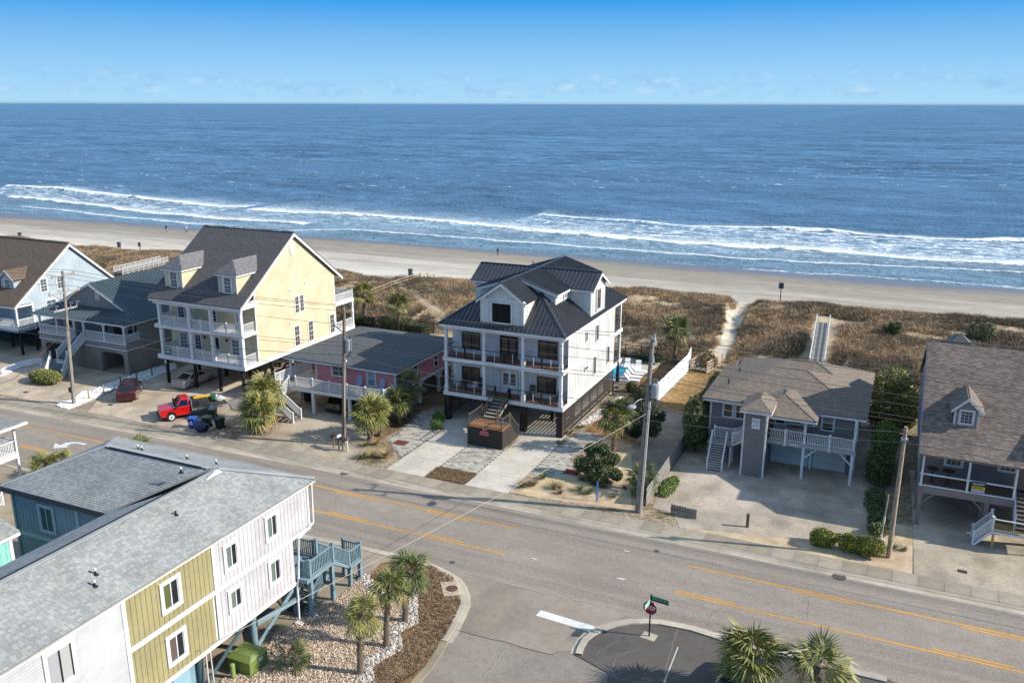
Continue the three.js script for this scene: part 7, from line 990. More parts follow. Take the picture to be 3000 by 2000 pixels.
// red flatbed truck
{
  const f = V(-61.95, 0, -57.68), b = V(-59.7, 0, -60.77), hd = [-0.59, 0.81], t = thing('flatbed_truck', 'bright red flatbed truck loaded with boards and bins facing the street', 'truck', f.clone().lerp(b, 0.5), null, true); t.rotation.y = Math.atan2(-hd[1], hd[0]);
  const P = M('#b5070c', 0.3, { clearcoat: 1, clearcoatRoughness: 0.1 }), wb = 3.75, BK = M('#17181a', 0.7);
  part(t, 'body', bodyShell([[0.15, 0.5], [0.15, 1.25], [1.0, 1.25], [1.35, 1.22], [2.75, 1.12], [2.82, 0.62], [2.8, 0.5]], [wb / 2], 0.46, 1.95, 0.12), P);
  const c = cabin(0.12, 1.5, 1.2, 0.92, 0.22, 0.95, 1.95, 0.74), C = part(t, 'cabin', c.g, P); part(C, 'windscreen', quadIn(c.sides[1], 0.06, 0.94, 0.08, 0.92, 0.012), CARGLASS); part(C, 'rear_window', quadIn(c.sides[3], 0.1, 0.9, 0.15, 0.9, 0.012), CARGLASS); for (const k of [0, 2]) part(C, 'window', quadIn(c.sides[k], 0.14, 0.86, 0.08, 0.88, 0.012), CARGLASS);
  for (const s of [-1, 1]) { wheel(t, wb / 2, s * 0.88, 0.41, 0.26, M('#c9c9c6', 0.35)); wheel(t, -wb / 2, s * 0.86, 0.41, 0.4, M('#c9c9c6', 0.35)); part(t, 'headlight', fin(new THREE.BoxGeometry(0.1, 0.24, 0.4).translate(2.76, 0.88, s * 0.66)), M('#b8b4a8', 0.15)); part(t, 'mirror', box(1.25, 1.28, s * 1.0, 1.4, 1.58, s * 1.22), BK); part(t, 'door_handle', box(0.3, 1.05, s * 0.97, 0.48, 1.09, s * 0.995), BK); }
  part(t, 'grille', box(2.74, 0.62, -0.46, 2.86, 1.02, 0.46), BK); part(t, 'bumper', box(2.7, 0.36, -0.98, 2.95, 0.62, 0.98), BK); part(t, 'chassis', box(-3.0, 0.5, -0.45, 0.3, 0.78, 0.45), BK);
  const bed = part(t, 'flatbed', box(-3.3, 0.85, -1.15, 0.02, 1.0, 1.15), M('#3a352f', 0.8, { t: 'wood' })); for (let i = 0; i < 12; i++) part(bed, 'plank', box(-3.28 + i * 0.275, 1.0, -1.13, -3.02 + i * 0.275, 1.025, 1.13), M(i % 2 ? '#4d463d' : '#413a33', 0.85, { t: 'wood' })); part(bed, 'side_rail', [box(-3.3, 0.82, 1.15, 0.02, 0.97, 1.19), box(-3.3, 0.82, -1.19, 0.02, 0.97, -1.15)], STEELG); part(bed, 'headboard', [box(-0.04, 1.0, -1.1, 0.02, 1.75, -1.0), box(-0.04, 1.0, 1.0, 0.02, 1.75, 1.1), box(-0.04, 1.68, -1.1, 0.02, 1.76, 1.1), box(-0.04, 1.3, -1.1, 0.02, 1.36, 1.1)], STEELG);
  // the load: things on the bed, placed in the street's own axes
  t.updateMatrix(); const at = (x, y, z) => V(x, y, z).applyMatrix4(t.matrix), load = (name, label, cat, geo, m, x, y, z) => { const o = thing(name, label, cat, at(x, y, z), null, true); o.rotation.y = t.rotation.y; part(o, 'body', geo, m); return o; };
  const tb = load('tool_chest', 'black tool chest behind the cab of the red truck', 'chest', box(-0.3, 0, -0.9, 0.3, 0.5, 0.9), M('#1b1c1e', 0.5), -0.42, 1.03, 0); part(tb, 'lid', box(-0.32, 0.5, -0.92, 0.32, 0.56, 0.92), M('#26282b', 0.4));
  const yb = load('yellow_board', 'yellow moulded board lying on the truck load', 'board', [beam(V(-0.75, 0.07, 0), V(0.75, 0.07, 0), 0.42, 0.08), beam(V(-0.75, 0.13, -0.18), V(0.75, 0.13, -0.18), 0.05, 0.05)], M('#d8a413', 0.5), -1.15, 1.56, 0.2); load('cargo_stack', 'dark stacked crates under the yellow board on the truck', 'crate', [box(-0.6, 0, -0.8, 0.6, 0.26, 0.7), box(-0.5, 0.27, -0.7, 0.55, 0.53, 0.6)], M('#2a2b2d', 0.7), -1.15, 1.03, 0);
  load('green_tub', 'green plastic tub on the flatbed truck', 'tub', [fin(new THREE.CylinderGeometry(0.36, 0.3, 0.5, 16).translate(0, 0.25, 0)), fin(new THREE.TorusGeometry(0.36, 0.03, 6, 18).rotateX(Math.PI / 2).translate(0, 0.5, 0))], M('#1d5a38', 0.5), -2.15, 1.03, 0.35); load('white_sack', 'white sack of waste at the rear of the flatbed', 'sack', (() => { const g = new THREE.SphereGeometry(0.42, 18, 12), p = g.attributes.position; for (let i = 0; i < p.count; i++) { const x = p.getX(i), y = p.getY(i), z = p.getZ(i), n = 0.6 + 0.75 * fbm(x * 4 + 3, y * 4 + z * 3 + 8, 4); p.setXYZ(i, x * n * 1.3, Math.max(-0.2, y * n * 0.7), z * n); } g.translate(0, 0.2, 0); g.computeVertexNormals(); return fin(g); })(), M('#a5a8a6', 0.8), -2.8, 1.03, -0.1); load('timber_plank', 'pale timber plank leaning along the truck side', 'plank', beam(V(-1.1, 0.05, 0), V(1.1, 0.22, 0.1), 0.18, 0.05), M('#b9b09c', 0.8), -1.6, 1.03, 0.9); load('white_bucket', 'white bucket among the truck load', 'bucket', fin(new THREE.CylinderGeometry(0.16, 0.13, 0.36, 14).translate(0, 0.18, 0)), M('#d9d8d2', 0.5), -2.6, 1.03, 0.75);
}

// ================================================================ wheeled bins
function wheelie(name, label, base, turn, m, lidM, group) { const t = thing(name, label, 'bin', base, group, true); t.rotation.y = turn; const P = (w, y, d, s) => [V(-w * s, y, d), V(w * s, y, d), V(w * s, y, -d), V(-w * s, y, -d)]; const lo = P(0.24, 0.06, 0.26, 1), hi = P(0.31, 0.96, 0.37, 1), g = []; for (let i = 0; i < 4; i++) { const q = [lo[i], lo[(i + 1) % 4], hi[(i + 1) % 4], hi[i]]; g.push(plate(q, 0.01)); } g.push(plate(hi, 0.01)); part(t, 'body', g, m); part(t, 'lid', [box(-0.34, 0.97, -0.4, 0.34, 1.03, 0.43), fin(new THREE.CylinderGeometry(0.4, 0.4, 0.62, 16, 1, false, 0, Math.PI).rotateZ(Math.PI / 2).rotateX(0).scale(1, 0.14, 0.92).translate(0, 1.03, 0))], lidM); part(t, 'handle', box(-0.26, 0.9, -0.48, 0.26, 0.94, -0.44), m); for (const x of [-0.27, 0.27]) part(t, 'wheel', fin(new THREE.CylinderGeometry(0.13, 0.13, 0.06, 14).rotateZ(Math.PI / 2).translate(x, 0.13, -0.32)), BLACK); return t; }
{ const bl = wheelie('recycling_bin', 'blue wheeled recycling bin with white print beside the truck', V(-58.1, 0, -56.7), 0.35, M('#14428f', 0.5), M('#2a5aa8', 0.45)); part(bl, 'print', [box(-0.08, 0.66, 0.345, 0.08, 0.84, 0.352), box(-0.17, 0.5, 0.335, 0.17, 0.56, 0.342), box(-0.15, 0.4, 0.325, 0.15, 0.45, 0.332)], M('#d5dbe2', 0.6));
  wheelie('waste_bin', 'dark green wheeled bin standing nearest the truck rear', V(-58.2, 0, -59.4), 0.4, M('#22302a', 0.6), M('#6f7a70', 0.5), 'dark green wheeled bins'); wheelie('waste_bin', 'dark green wheeled bin behind the tied blue sack', V(-57.0, 0, -57.35), 0.2, M('#1a2422', 0.6), M('#3b4844', 0.5), 'dark green wheeled bins'); wheelie('waste_bin', 'dark green wheeled bin with white print beside the palm', V(-55.7, 0, -57.6), -0.2, M('#16201e', 0.6), M('#2f3b38', 0.5), 'dark green wheeled bins'); wheelie('waste_bin', 'dark wheeled bin in shade under the pink cottage deck', V(-53.0, 0, -67.2), 0.1, M('#161b1a', 0.6), M('#20302c', 0.5), 'dark green wheeled bins');
  const g = new THREE.SphereGeometry(0.55, 20, 14), p = g.attributes.position; for (let i = 0; i < p.count; i++) { const x = p.getX(i), y = p.getY(i), z = p.getZ(i), n = 0.62 + 0.72 * fbm(x * 3.6 + 9, y * 3.6 + z * 2.6 + 5, 4); p.setXYZ(i, x * n * 1.15, Math.max(-0.42, y * n * 0.95), z * n); } g.translate(0, 0.42, 0); g.computeVertexNormals(); const s = thing('rubbish_sack', 'glossy dark blue rubbish sack in front of the green bins', 'sack', V(-56.7, 0, -56.35), null, true); part(s, 'body', fin(g), M('#0d1c3f', 0.3)); part(s, 'knot', fin(new THREE.ConeGeometry(0.1, 0.2, 8).rotateX(Math.PI).translate(0.05, 0.98, 0)), M('#12244c', 0.35)); }

// ================================================================ small street things
function mailbox(label, x, z, y, turn, m, pm) { const t = thing('mailbox', label, 'mailbox', V(x, 0, z), 'mailboxes at the foot of the pole', true); t.rotation.y = turn; part(t, 'post', box(-0.05, 0, -0.05, 0.05, y, 0.05), pm); const s = new THREE.Shape(); s.moveTo(-0.11, 0); s.lineTo(0.11, 0); s.lineTo(0.11, 0.14); s.absarc(0, 0.14, 0.11, 0, Math.PI, false); s.closePath(); const b = part(t, 'box', fin(new THREE.ExtrudeGeometry(s, { depth: 0.5, bevelEnabled: false }).translate(0, y, -0.25)), m); part(b, 'flag', box(0.115, y + 0.1, -0.1, 0.125, y + 0.25, -0.02), M('#a8323a', 0.5)); part(t, 'brace', beam(V(0, y - 0.3, 0), V(0, y - 0.02, 0.2), 0.04), pm); }
mailbox('black mailbox on a brown post left of the pole', -43.35, -58.1, 1.05, 0, M('#17191c', 0.4), M('#7b6a56', 0.9)); mailbox('white topped mailbox just in front of the brown pole', -42.7, -57.95, 1.1, 0, M('#c5c8c9', 0.5), M('#5a4d42', 0.9)); mailbox('dark blue mailbox with red flag at the pole', -42.25, -57.9, 1.1, 0, M('#1c2433', 0.45), M('#7b6a56', 0.9)); mailbox('grey mailbox on a white scrolled post by the yucca', -41.75, -57.85, 1.05, 0, M('#4a4d50', 0.5), M('#c9c6c0', 0.6));
solo('bollard', 'short grey wooden bollard at the edge of the tan driveway', 'bollard', merge([box(-7.95, 0, -58.2, -7.75, 1.0, -58.0), box(-7.93, 1.0, -58.18, -7.77, 1.03, -58.02)]), M('#6d665c', 0.9, { t: 'wood' }), V(-7.85, 0, -58.1)); { const b = V(-18.96, 0, -57.61), t = thing('marker_post', 'slim blue marker post in the planting bed by the pavement', 'post', b); part(t, 'shaft', box(b.x - 0.06, 0, b.z - 0.02, b.x + 0.06, 1.5, b.z + 0.02), M('#5a8fc0', 0.6)); part(t, 'cap', box(b.x - 0.07, 1.5, b.z - 0.03, b.x + 0.07, 1.6, b.z + 0.03), M('#3f75a8', 0.6)); }
[[1020, 1055], [1190, 990], [1385, 890], [1570, 840], [1745, 790], [1920, 730]].forEach(([a, b], i) => { const p = GP(A2(a, b)); solo('rope_post', 'short wooden post along the white shell strip', 'post', merge([cyl(p.x, 0, 0.95, p.z, 0.08, 0.075), cyl(p.x, 0.95, 0.98, p.z, 0.06, 0.03)]), M(i < 2 ? '#a8977f' : '#6d6258', 0.9, { t: 'wood' }), p, 'posts along the shell strip'); });
// drain covers and manholes
const disc = (name, label, p, r, m, y = 0.004, yy = 0) => { const t = thing(name, label, 'cover', V(p.x, yy, p.z), null, true); part(t, 'lid', fin(new THREE.CylinderGeometry(r, r, 0.012, 24).translate(0, y, 0)), m); part(t, 'ring', fin(new THREE.TorusGeometry(r, 0.03, 6, 28).rotateX(Math.PI / 2).scale(1, 0.3, 1).translate(0, y + 0.004, 0)), M('#5d564e', 0.8)); return t; };
disc('manhole_cover', 'round iron manhole cover in the far lane near the yellow shrubs', G(2459, 1690, -0.1), 0.42, M('#4d463f', 0.8), 0.004, -0.1); disc('manhole_cover', 'small round cover in the gutter below the mailboxes', G(1010, 1386, -0.1), 0.36, M('#5f574f', 0.8), 0.006, -0.095); disc('manhole_cover', 'small dark cover in the near lane beside the curved kerb', G(1325, 1647, -0.1), 0.17, M('#4a443e', 0.8), 0.004, -0.1); disc('manhole_cover', 'small dark cover at the far edge of the junction', G(1924, 1614, -0.1), 0.17, M('#4a443e', 0.8), 0.004, -0.1);
{ const q = [[265, 312], [425, 300], [460, 420], [295, 432]].map(([a, b]) => GP(B6(a, b), 0.05)), c = q[0].clone().add(q[2]).multiplyScalar(0.5), t = thing('drain_inlet', 'pale concrete drain slab with round rusty cover beside the curved kerb', 'drain', V(c.x, 0, c.z)); const p = q.map((v) => V(v.x, 0.02, v.z)); part(t, 'slab', plate(planeBasis(p).n.y < 0 ? p.reverse() : p, 0.05), M('#c4b8a2', 0.9, { t: 'stain' })); part(t, 'lid', fin(new THREE.CylinderGeometry(0.36, 0.36, 0.02, 24).translate(c.x + 0.02, 0.078, c.z)), M('#6d4438', 0.9, { t: 'earth' })); }
for (const [pts, l] of [[[[180, 685], [215, 663], [285, 678], [255, 700]], 'rust coloured flat grate in the left paver strip'], [[[1748, 955], [1770, 930], [1862, 945], [1840, 968]], 'rust coloured flat grate beside the green bush']]) { const q = pts.map(([a, b]) => GP(A6(a, b))), c = q[0].clone().add(q[2]).multiplyScalar(0.5), t = thing('drain_grate', l, 'grate', V(c.x, 0, c.z)); part(t, 'frame', box(c.x - 0.62, 0.01, c.z - 0.5, c.x + 0.62, 0.03, c.z + 0.5), M('#6b3527', 0.9)); for (let i = 0; i < 6; i++) part(t, 'bar', box(c.x - 0.58 + i * 0.2, 0.031, c.z - 0.46, c.x - 0.44 + i * 0.2, 0.045, c.z + 0.46), M('#84422f', 0.9, { t: 'earth' })); }
for (const [p, l] of [[GP(A2(290, 975)), 'small dark drain in the left driveway'], [GP(B2(1570, 1545)), 'small dark drain in the right driveway'], [GP(A2(1265, 1120)), 'small dark drain by the maroon car']]) { const t = thing('drain_grate', l, 'grate', V(p.x, 0, p.z), null, true); part(t, 'frame', box(-0.28, 0.004, -0.2, 0.28, 0.014, 0.2), M('#2b2725', 0.8)); part(t, 'bar', box(-0.22, 0.015, -0.02, 0.22, 0.02, 0.02), M('#4a4440', 0.8)); }
// green pad transformer, pipe stub, stepping stone, bicycle wheel, timber
{ const t = thing('utility_cabinet', 'moss green pad-mounted utility box beside the gravel', 'cabinet', V(-29.4, 0, -30.9)); const G_ = M('#71803f', 0.6, { t: 'grain' }); part(t, 'base', box(-30.35, 0, -31.7, -28.55, 0.06, -30.1), M('#5d6a38', 0.8)); part(t, 'body', [box(-30.2, 0.06, -31.6, -28.7, 0.75, -30.2)], G_); part(t, 'lid', [plate([V(-30.25, 0.76, -30.15), V(-28.65, 0.76, -30.15), V(-28.85, 0.95, -30.5), V(-30.05, 0.95, -30.5)], 0.01), plate([V(-30.05, 0.95, -30.5), V(-28.85, 0.95, -30.5), V(-28.85, 0.95, -31.3), V(-30.05, 0.95, -31.3)], 0.01), plate([V(-28.65, 0.76, -30.15), V(-28.65, 0.76, -31.65), V(-28.85, 0.95, -31.3), V(-28.85, 0.95, -30.5)], 0.01), plate([V(-30.25, 0.76, -31.65), V(-30.25, 0.76, -30.15), V(-30.05, 0.95, -30.5), V(-30.05, 0.95, -31.3)], 0.01), plate([V(-28.65, 0.76, -31.65), V(-30.25, 0.76, -31.65), V(-30.05, 0.95, -31.3), V(-28.85, 0.95, -31.3)], 0.01), box(-30.22, 0.74, -31.62, -28.68, 0.765, -30.18)], G_); part(t, 'warning_label', box(-28.7, 0.4, -31.2, -28.69, 0.65, -30.9), M('#c8c8bd', 0.6)); }
solo('pipe_stub', 'short green capped pipe standing in the gravel by the green cabinet', 'pipe', merge([cyl(-29.45, 0, 0.78, -29.75, 0.13, 0.13, 16), fin(new THREE.SphereGeometry(0.13, 14, 6, 0, 6.283, 0, 1.57).scale(1, 0.5, 1).translate(-29.45, 0.78, -29.75))]), M('#7f9150', 0.55), V(-29.45, 0, -29.75)); solo('splash_block', 'white splash block under the downpipe', 'block', box(-29.6, 0.02, -35.3, -29.1, 0.09, -35.0), M('#c8c4bb', 0.8), V(-29.35, 0.02, -35.15)); solo('bicycle_wheel', 'upright black bicycle wheel leaning by the deck stair', 'wheel', fin(new THREE.TorusGeometry(0.33, 0.02, 8, 30).rotateY(1.2).translate(-29.45, 0.35, -36.15)), BLACK, V(-29.45, 0, -36.15)); solo('traffic_board', 'orange board lying under the deck stair', 'board', box(-30.9, 0.02, -36.9, -30.1, 0.07, -36.3), M('#c4622c', 0.7), V(-30.5, 0.02, -36.6));

// ================================================================ fences
function vinyl(label, pts, h) { const t = thing('vinyl_fence', label, 'fence', pts[0].clone()); const m = M('#e9e9ea', 0.5); for (let i = 0; i < pts.length - 1; i++) { const a = pts[i], b = pts[i + 1], n = Math.max(1, Math.round(a.distanceTo(b) / 1.85)); for (let k = 0; k < n; k++) { const p = a.clone().lerp(b, k / n), q = a.clone().lerp(b, (k + 1) / n); part(t, 'panel', beam(p.clone().add(V(0, h / 2 + 0.03, 0)), q.clone().add(V(0, h / 2 + 0.03, 0)), 0.04, h - 0.14), m); part(t, 'rail', [beam(p.clone().add(V(0, h, 0)), q.clone().add(V(0, h, 0)), 0.07, 0.09), beam(p.clone().add(V(0, 0.1, 0)), q.clone().add(V(0, 0.1, 0)), 0.07, 0.12)], m); part(t, 'post', box(p.x - 0.07, 0, p.z - 0.07, p.x + 0.07, h + 0.1, p.z + 0.07), m); } } return t; }
vinyl('white vinyl privacy fence between the pool yard and the sandy lane', [V(-20.85, 0, -81.76), V(-20.5, 0, -93.2), V(-20.9, 0, -96.5)], 1.95); vinyl('low white vinyl fence behind the pink cottage roof', [V(-51.5, 0, -82.5), V(-38.6, 0, -83.2)], 1.9);
function iron(label, pts, h) { const t = thing('iron_fence', label, 'fence', pts[0].clone()); for (let i = 0; i < pts.length - 1; i++) { const a = pts[i], b = pts[i + 1], n = Math.max(1, Math.round(a.distanceTo(b) / 1.9)); for (let k = 0; k <= n; k++) { const p = a.clone().lerp(b, k / n); part(t, 'post', box(p.x - 0.045, 0, p.z - 0.045, p.x + 0.045, h + 0.1, p.z + 0.045), BLACK); if (k < n) railing(t, p, a.clone().lerp(b, (k + 1) / n), { h, m: BLACK, tw: 0.04, bw: 0.022, sp: 0.12, skip: [0, 1] }); } } }
iron('black metal picket fence at the near side of the pool yard', [V(-25.6, 0, -82.0), V(-21.0, 0, -82.4)], 1.3); iron('black metal picket fence between pool yard and dunes', [V(-38.3, 0, -95.9), V(-21.0, 0, -96.6)], 1.4); iron('black metal picket fence between clipped hedges and dunes', [V(-70, 0, -95.9), V(-53, 0, -96.4)], 1.3);
function planks(label, a, b, h, m, w = 0.2) { const t = thing('plank_fence', label, 'fence', a.clone()), n = Math.round(a.distanceTo(b) / w), d = b.clone().sub(a).normalize(), s = V(-d.z, 0, d.x), r = rng(n); part(t, 'rail', [0.35, h - 0.3].map((y) => beam(a.clone().addScaledVector(s, 0.05).add(V(0, y, 0)), b.clone().addScaledVector(s, 0.05).add(V(0, y, 0)), 0.05, 0.09)), m); for (let i = 0; i < n; i++) { const p = a.clone().lerp(b, (i + 0.04) / n), q = a.clone().lerp(b, (i + 0.94) / n), hh = h - r() * 0.04; part(t, 'plank', beam(p.add(V(0, hh / 2, 0)), q.add(V(0, hh / 2, 0)), 0.025, hh), m); } return t; }
planks('weathered grey plank fence beside the tan driveway', V(-15.35, 0, -58.3), V(-15.4, 0, -84), 1.45, M('#918b83', 0.9, { t: 'wood' }), 0.16); { const a = GP(A8(15, 1400)), b = GP(A8(235, 1455)); planks('low grey plank edging at the driveway mouth', a, b, 0.75, M('#8d8578', 0.9, { t: 'wood' })); } planks('low grey plank edging behind the yellow shrubs', GP(B2(110, 1190)), GP(B2(440, 1230)), 0.55, M('#8a8378', 0.9, { t: 'wood' }));
function railFence(label, pts, m, h = 0.95) { const t = thing('rail_fence', label, 'fence', pts[0].clone()); for (let i = 0; i < pts.length; i++) { const p = pts[i]; part(t, 'post', cyl(p.x, p.y - 0.3, p.y + h + 0.15, p.z, 0.09), m); if (i) { const o = pts[i - 1]; for (const y of [h * 0.45, h * 0.9]) part(t, 'rail', beam(o.clone().add(V(0, y, 0)), p.clone().add(V(0, y, 0)), 0.05, 0.14), m); } } return t; }
{ const a = G(1050, 884, 0.6), b = G(1272, 820, 0.6), pts = [...Array(11).keys()].map((i) => { const p = a.clone().lerp(b, i / 10); p.y = duneY(p.x, p.z); return p; }); railFence('pale timber rail fence crossing the dune grass behind the yellow house', pts, M('#a39379', 0.9, { t: 'wood' })); const sd = pts.map((p) => p.clone().add(V(1.3, 0, -0.4))); }
// beach walkways
function walkway(label, a, b, w, m, rm, n) { const t = thing('boardwalk', label, 'boardwalk', a.clone()), d = b.clone().sub(a), L = d.length(), s = V(-d.z, 0, d.x).normalize(), N = Math.round(L / 0.3); for (let i = 0; i < N; i++) { const c = a.clone().lerp(b, (i + 0.5) / N); part(t, 'plank', beam(c.clone().addScaledVector(s, -w / 2), c.clone().addScaledVector(s, w / 2), L / N * 0.9, 0.05), m); } for (const k of [-1, 1]) { const o = s.clone().multiplyScalar(k * w / 2); part(t, 'joist', beam(a.clone().add(o).add(V(0, -0.12, 0)), b.clone().add(o).add(V(0, -0.12, 0)), 0.06, 0.2), m); part(t, 'rail', [0.3, 0.62, 0.98].map((y) => beam(a.clone().add(o).add(V(0, y, 0)), b.clone().add(o).add(V(0, y, 0)), 0.07, 0.17)), rm); for (let i = 0; i <= n; i++) { const p = a.clone().lerp(b, i / n).add(o); part(t, 'post', box(p.x - 0.07, Math.min(duneY(p.x, p.z), p.y) - 0.2, p.z - 0.07, p.x + 0.07, p.y + 1.1, p.z + 0.07), rm); } } return t; }
{ const m = M('#aaa69f', 0.85, { t: 'wood' }); const a = GP(A8(1255, 165), 1.0), b = G(2412, 945, 2.6); walkway('white railed timber walkway climbing the dune behind the tan roof', a, b, 1.55, m, TRIM, 8); walkway('long grey timber walkway over the dunes behind the blue house', G(345, 800, 1.6), G(480, 768, 1.6), 1.7, M('#8d8b86', 0.85, { t: 'wood' }), M('#a5a5a2', 0.8), 9); }
{ const a = V(-19.3, 0.25, -93.6), b = V(-18.4, 0.3, -97.6); walkway('small timber ramp with side rails at the start of the sand path', a, b, 1.9, M('#a89a86', 0.85, { t: 'wood' }), M('#b8a48f', 0.8, { t: 'wood' }), 3); }
// pool, loungers, umbrella
pad('swimming_pool', [V(-34, 0, -87.3), V(-26.75, 0, -87.3), V(-26.75, 0, -92), V(-34, 0, -92)], 0.03, M('#2ba7a8', 0.05, { clearcoat: 1 }), 0.012);
{ const t = thing('sun_lounger', 'white sun lounger with raised back at the corner of the pool terrace', 'lounger', V(0, 0, 0), 'white loungers on the pool terrace', true), m = M('#e6e6e6', 0.5); part(t, 'frame', [box(-0.32, 0.28, -0.75, -0.28, 0.34, 1.1), box(0.28, 0.28, -0.75, 0.32, 0.34, 1.1)], m); part(t, 'seat', box(-0.3, 0.34, -0.1, 0.3, 0.37, 1.1), m); part(t, 'backrest', beam(V(0, 0.36, -0.1), V(0, 0.95, -0.62), 0.6, 0.03), m); for (const [x, z] of [[-0.28, -0.6], [0.28, -0.6], [-0.28, 0.95], [0.28, 0.95]]) part(t, 'leg', box(x - 0.03, 0, z - 0.03, x + 0.03, 0.3, z + 0.03), m);
  const sp = [[540, 690, 0.2], [665, 715, 0.2], [650, 760, 1.6], [620, 790, 1.6], [590, 825, 1.6], [570, 860, 1.6]]; sp.forEach(([a, b, r], i) => { const p = GP(A7(a, b), 0.02); if (!i) { t.position.copy(p); t.rotation.y = r; } else copyThing(t, p, r, i === 1 ? 'white sun lounger with raised back beside the palm bed' : 'white sun lounger in the row set across the pool terrace'); });
  const u = GP(A7(425, 925), 0.0), U = thing('patio_umbrella', 'closed navy patio umbrella at the edge of the pool terrace', 'umbrella', u); part(U, 'pole', cyl(u.x, 0, 2.9, u.z, 0.03), STEELG); part(U, 'canopy', fin(new THREE.LatheGeometry([[0.02, 3.0], [0.09, 2.85], [0.16, 2.2], [0.21, 1.2], [0.2, 0.75], [0.06, 0.7]].map(([a, b]) => new THREE.Vector2(a, b)), 12).translate(u.x, 0, u.z)), M('#141c33', 0.8)); part(U, 'base', cyl(u.x, 0, 0.1, u.z, 0.28, 0.24, 16), BLACK); }
// beach: bins, signs, people
function drum(label, px, py, h) { const p = G(px, py, h), y = beachY(p.z); const t = thing('beach_bin', label, 'bin', V(p.x, y, p.z), null, true); part(t, 'barrel', fin(new THREE.CylinderGeometry(0.42, 0.36, 1.15, 16).translate(0, 0.58, 0)), M('#2c3340', 0.6)); part(t, 'rim', fin(new THREE.TorusGeometry(0.42, 0.04, 6, 18).rotateX(Math.PI / 2).translate(0, 1.15, 0)), M('#14161b', 0.5)); part(t, 'handle', fin(new THREE.TorusGeometry(0.14, 0.03, 5, 12).translate(0.5, 0.95, 0)), M('#4c5360', 0.5)); }
drum('dark blue barrel bin on the sand beyond the dune fence', 1202, 804, -1.4); drum('dark barrel bin on the sand left of the beach sign', 348, 722, -1.4); drum('small dark bin on the sand above the brown roof', 57, 692, -1.4); drum('dark barrel bin at the dune edge right of the white house', 1893, 856, -1.2);
function beachSign(label, px, py, h, top) { const p = G(px, py, h); p.y = duneY(p.x, p.z) - 0.1; const t = thing('beach_sign', label, 'sign', p, null, true); part(t, 'post', box(-0.06, 0, -0.06, 0.06, top, 0.06), M('#5a5148', 0.9)); part(t, 'board', box(-0.35, top - 0.85, 0.06, 0.35, top, 0.1), M('#4a4f56', 0.6)); }
beachSign('dark sign on a post on the dune edge behind the yellow house', 410, 735, 0, 3.0); beachSign('dark sign on a post beside the sand path opening', 2285, 895, 1, 3.2);

// cracks and old seams in the asphalt
function crack(pts, y, w, m) { const g = []; for (let i = 0; i < pts.length - 1; i++) { const a = pts[i], b = pts[i + 1], d = b.clone().sub(a), s = V(-d.z, 0, d.x).normalize().multiplyScalar(w / 2); const q = [a.clone().add(s), a.clone().sub(s), b.clone().sub(s), b.clone().add(s)].map((p) => V(p.x, y, p.z)); g.push(plate(planeBasis(q).n.y < 0 ? q.reverse() : q, 0.003)); } return structure('road_crack', merge(g), m); }
const CRK = M('#6f665d', 0.95), CRKL = M('#a0958a', 0.95); const jag = (pts, seed) => { const r = rng(seed), o = []; for (let i = 0; i < pts.length - 1; i++) for (let k = 0; k < 5; k++) o.push(pts[i].clone().lerp(pts[i + 1], k / 5).add(V((r() - 0.5) * 0.12, 0, (r() - 0.5) * 0.12))); o.push(pts[pts.length - 1]); return o; };
[[[685, 65], [640, 160], [560, 235]], [[930, 405], [850, 450], [820, 500], [797, 580]], [[1680, 290], [1670, 400], [1665, 500]]].forEach((l, i) => crack(jag(l.map(([a, b]) => GP(B7(a, b), -0.1)), 5 + i), -0.0985, 0.028, CRK));
[[[400, 725], [720, 800], [1050, 890], [1220, 935], [1300, 900]]].forEach((l, i) => crack(jag(l.map(([a, b]) => GP(B6(a, b), -0.1)), 15 + i), -0.085, 0.045, CRK));
[[[470, 230], [780, 310], [1120, 395], [1500, 480], [1900, 560]], [[840, 860], [740, 1000], [640, 1130]]].forEach((l, i) => crack(jag(l.map(([a, b]) => GP(B6(a, b), -0.1)), 25 + i), -0.086, 0.05, CRKL));
[[[2310, 700], [2260, 850], [2230, 990], [2200, 1100]], [[1780, 960], [1740, 1050], [1760, 1120], [2000, 1160]], [[1590, 1000], [1750, 930], [1960, 880]], [[1620, 1005], [1780, 940], [1950, 890]], [[1800, 1160], [2000, 1090], [2230, 1030]], [[1600, 920], [1710, 850], [1810, 790]]].forEach((l, i) => crack(jag(l.map(([a, b]) => GP(B6(a, b), 0)), 35 + i), -0.068, i < 2 ? 0.03 : 0.06, i < 2 ? M('#827a70', 0.95) : M('#645d56', 0.95)));
crack([GP(B7(550, 740)), GP(B7(425, 1058))], -0.067, 0.07, M('#b5afa6', 0.9));
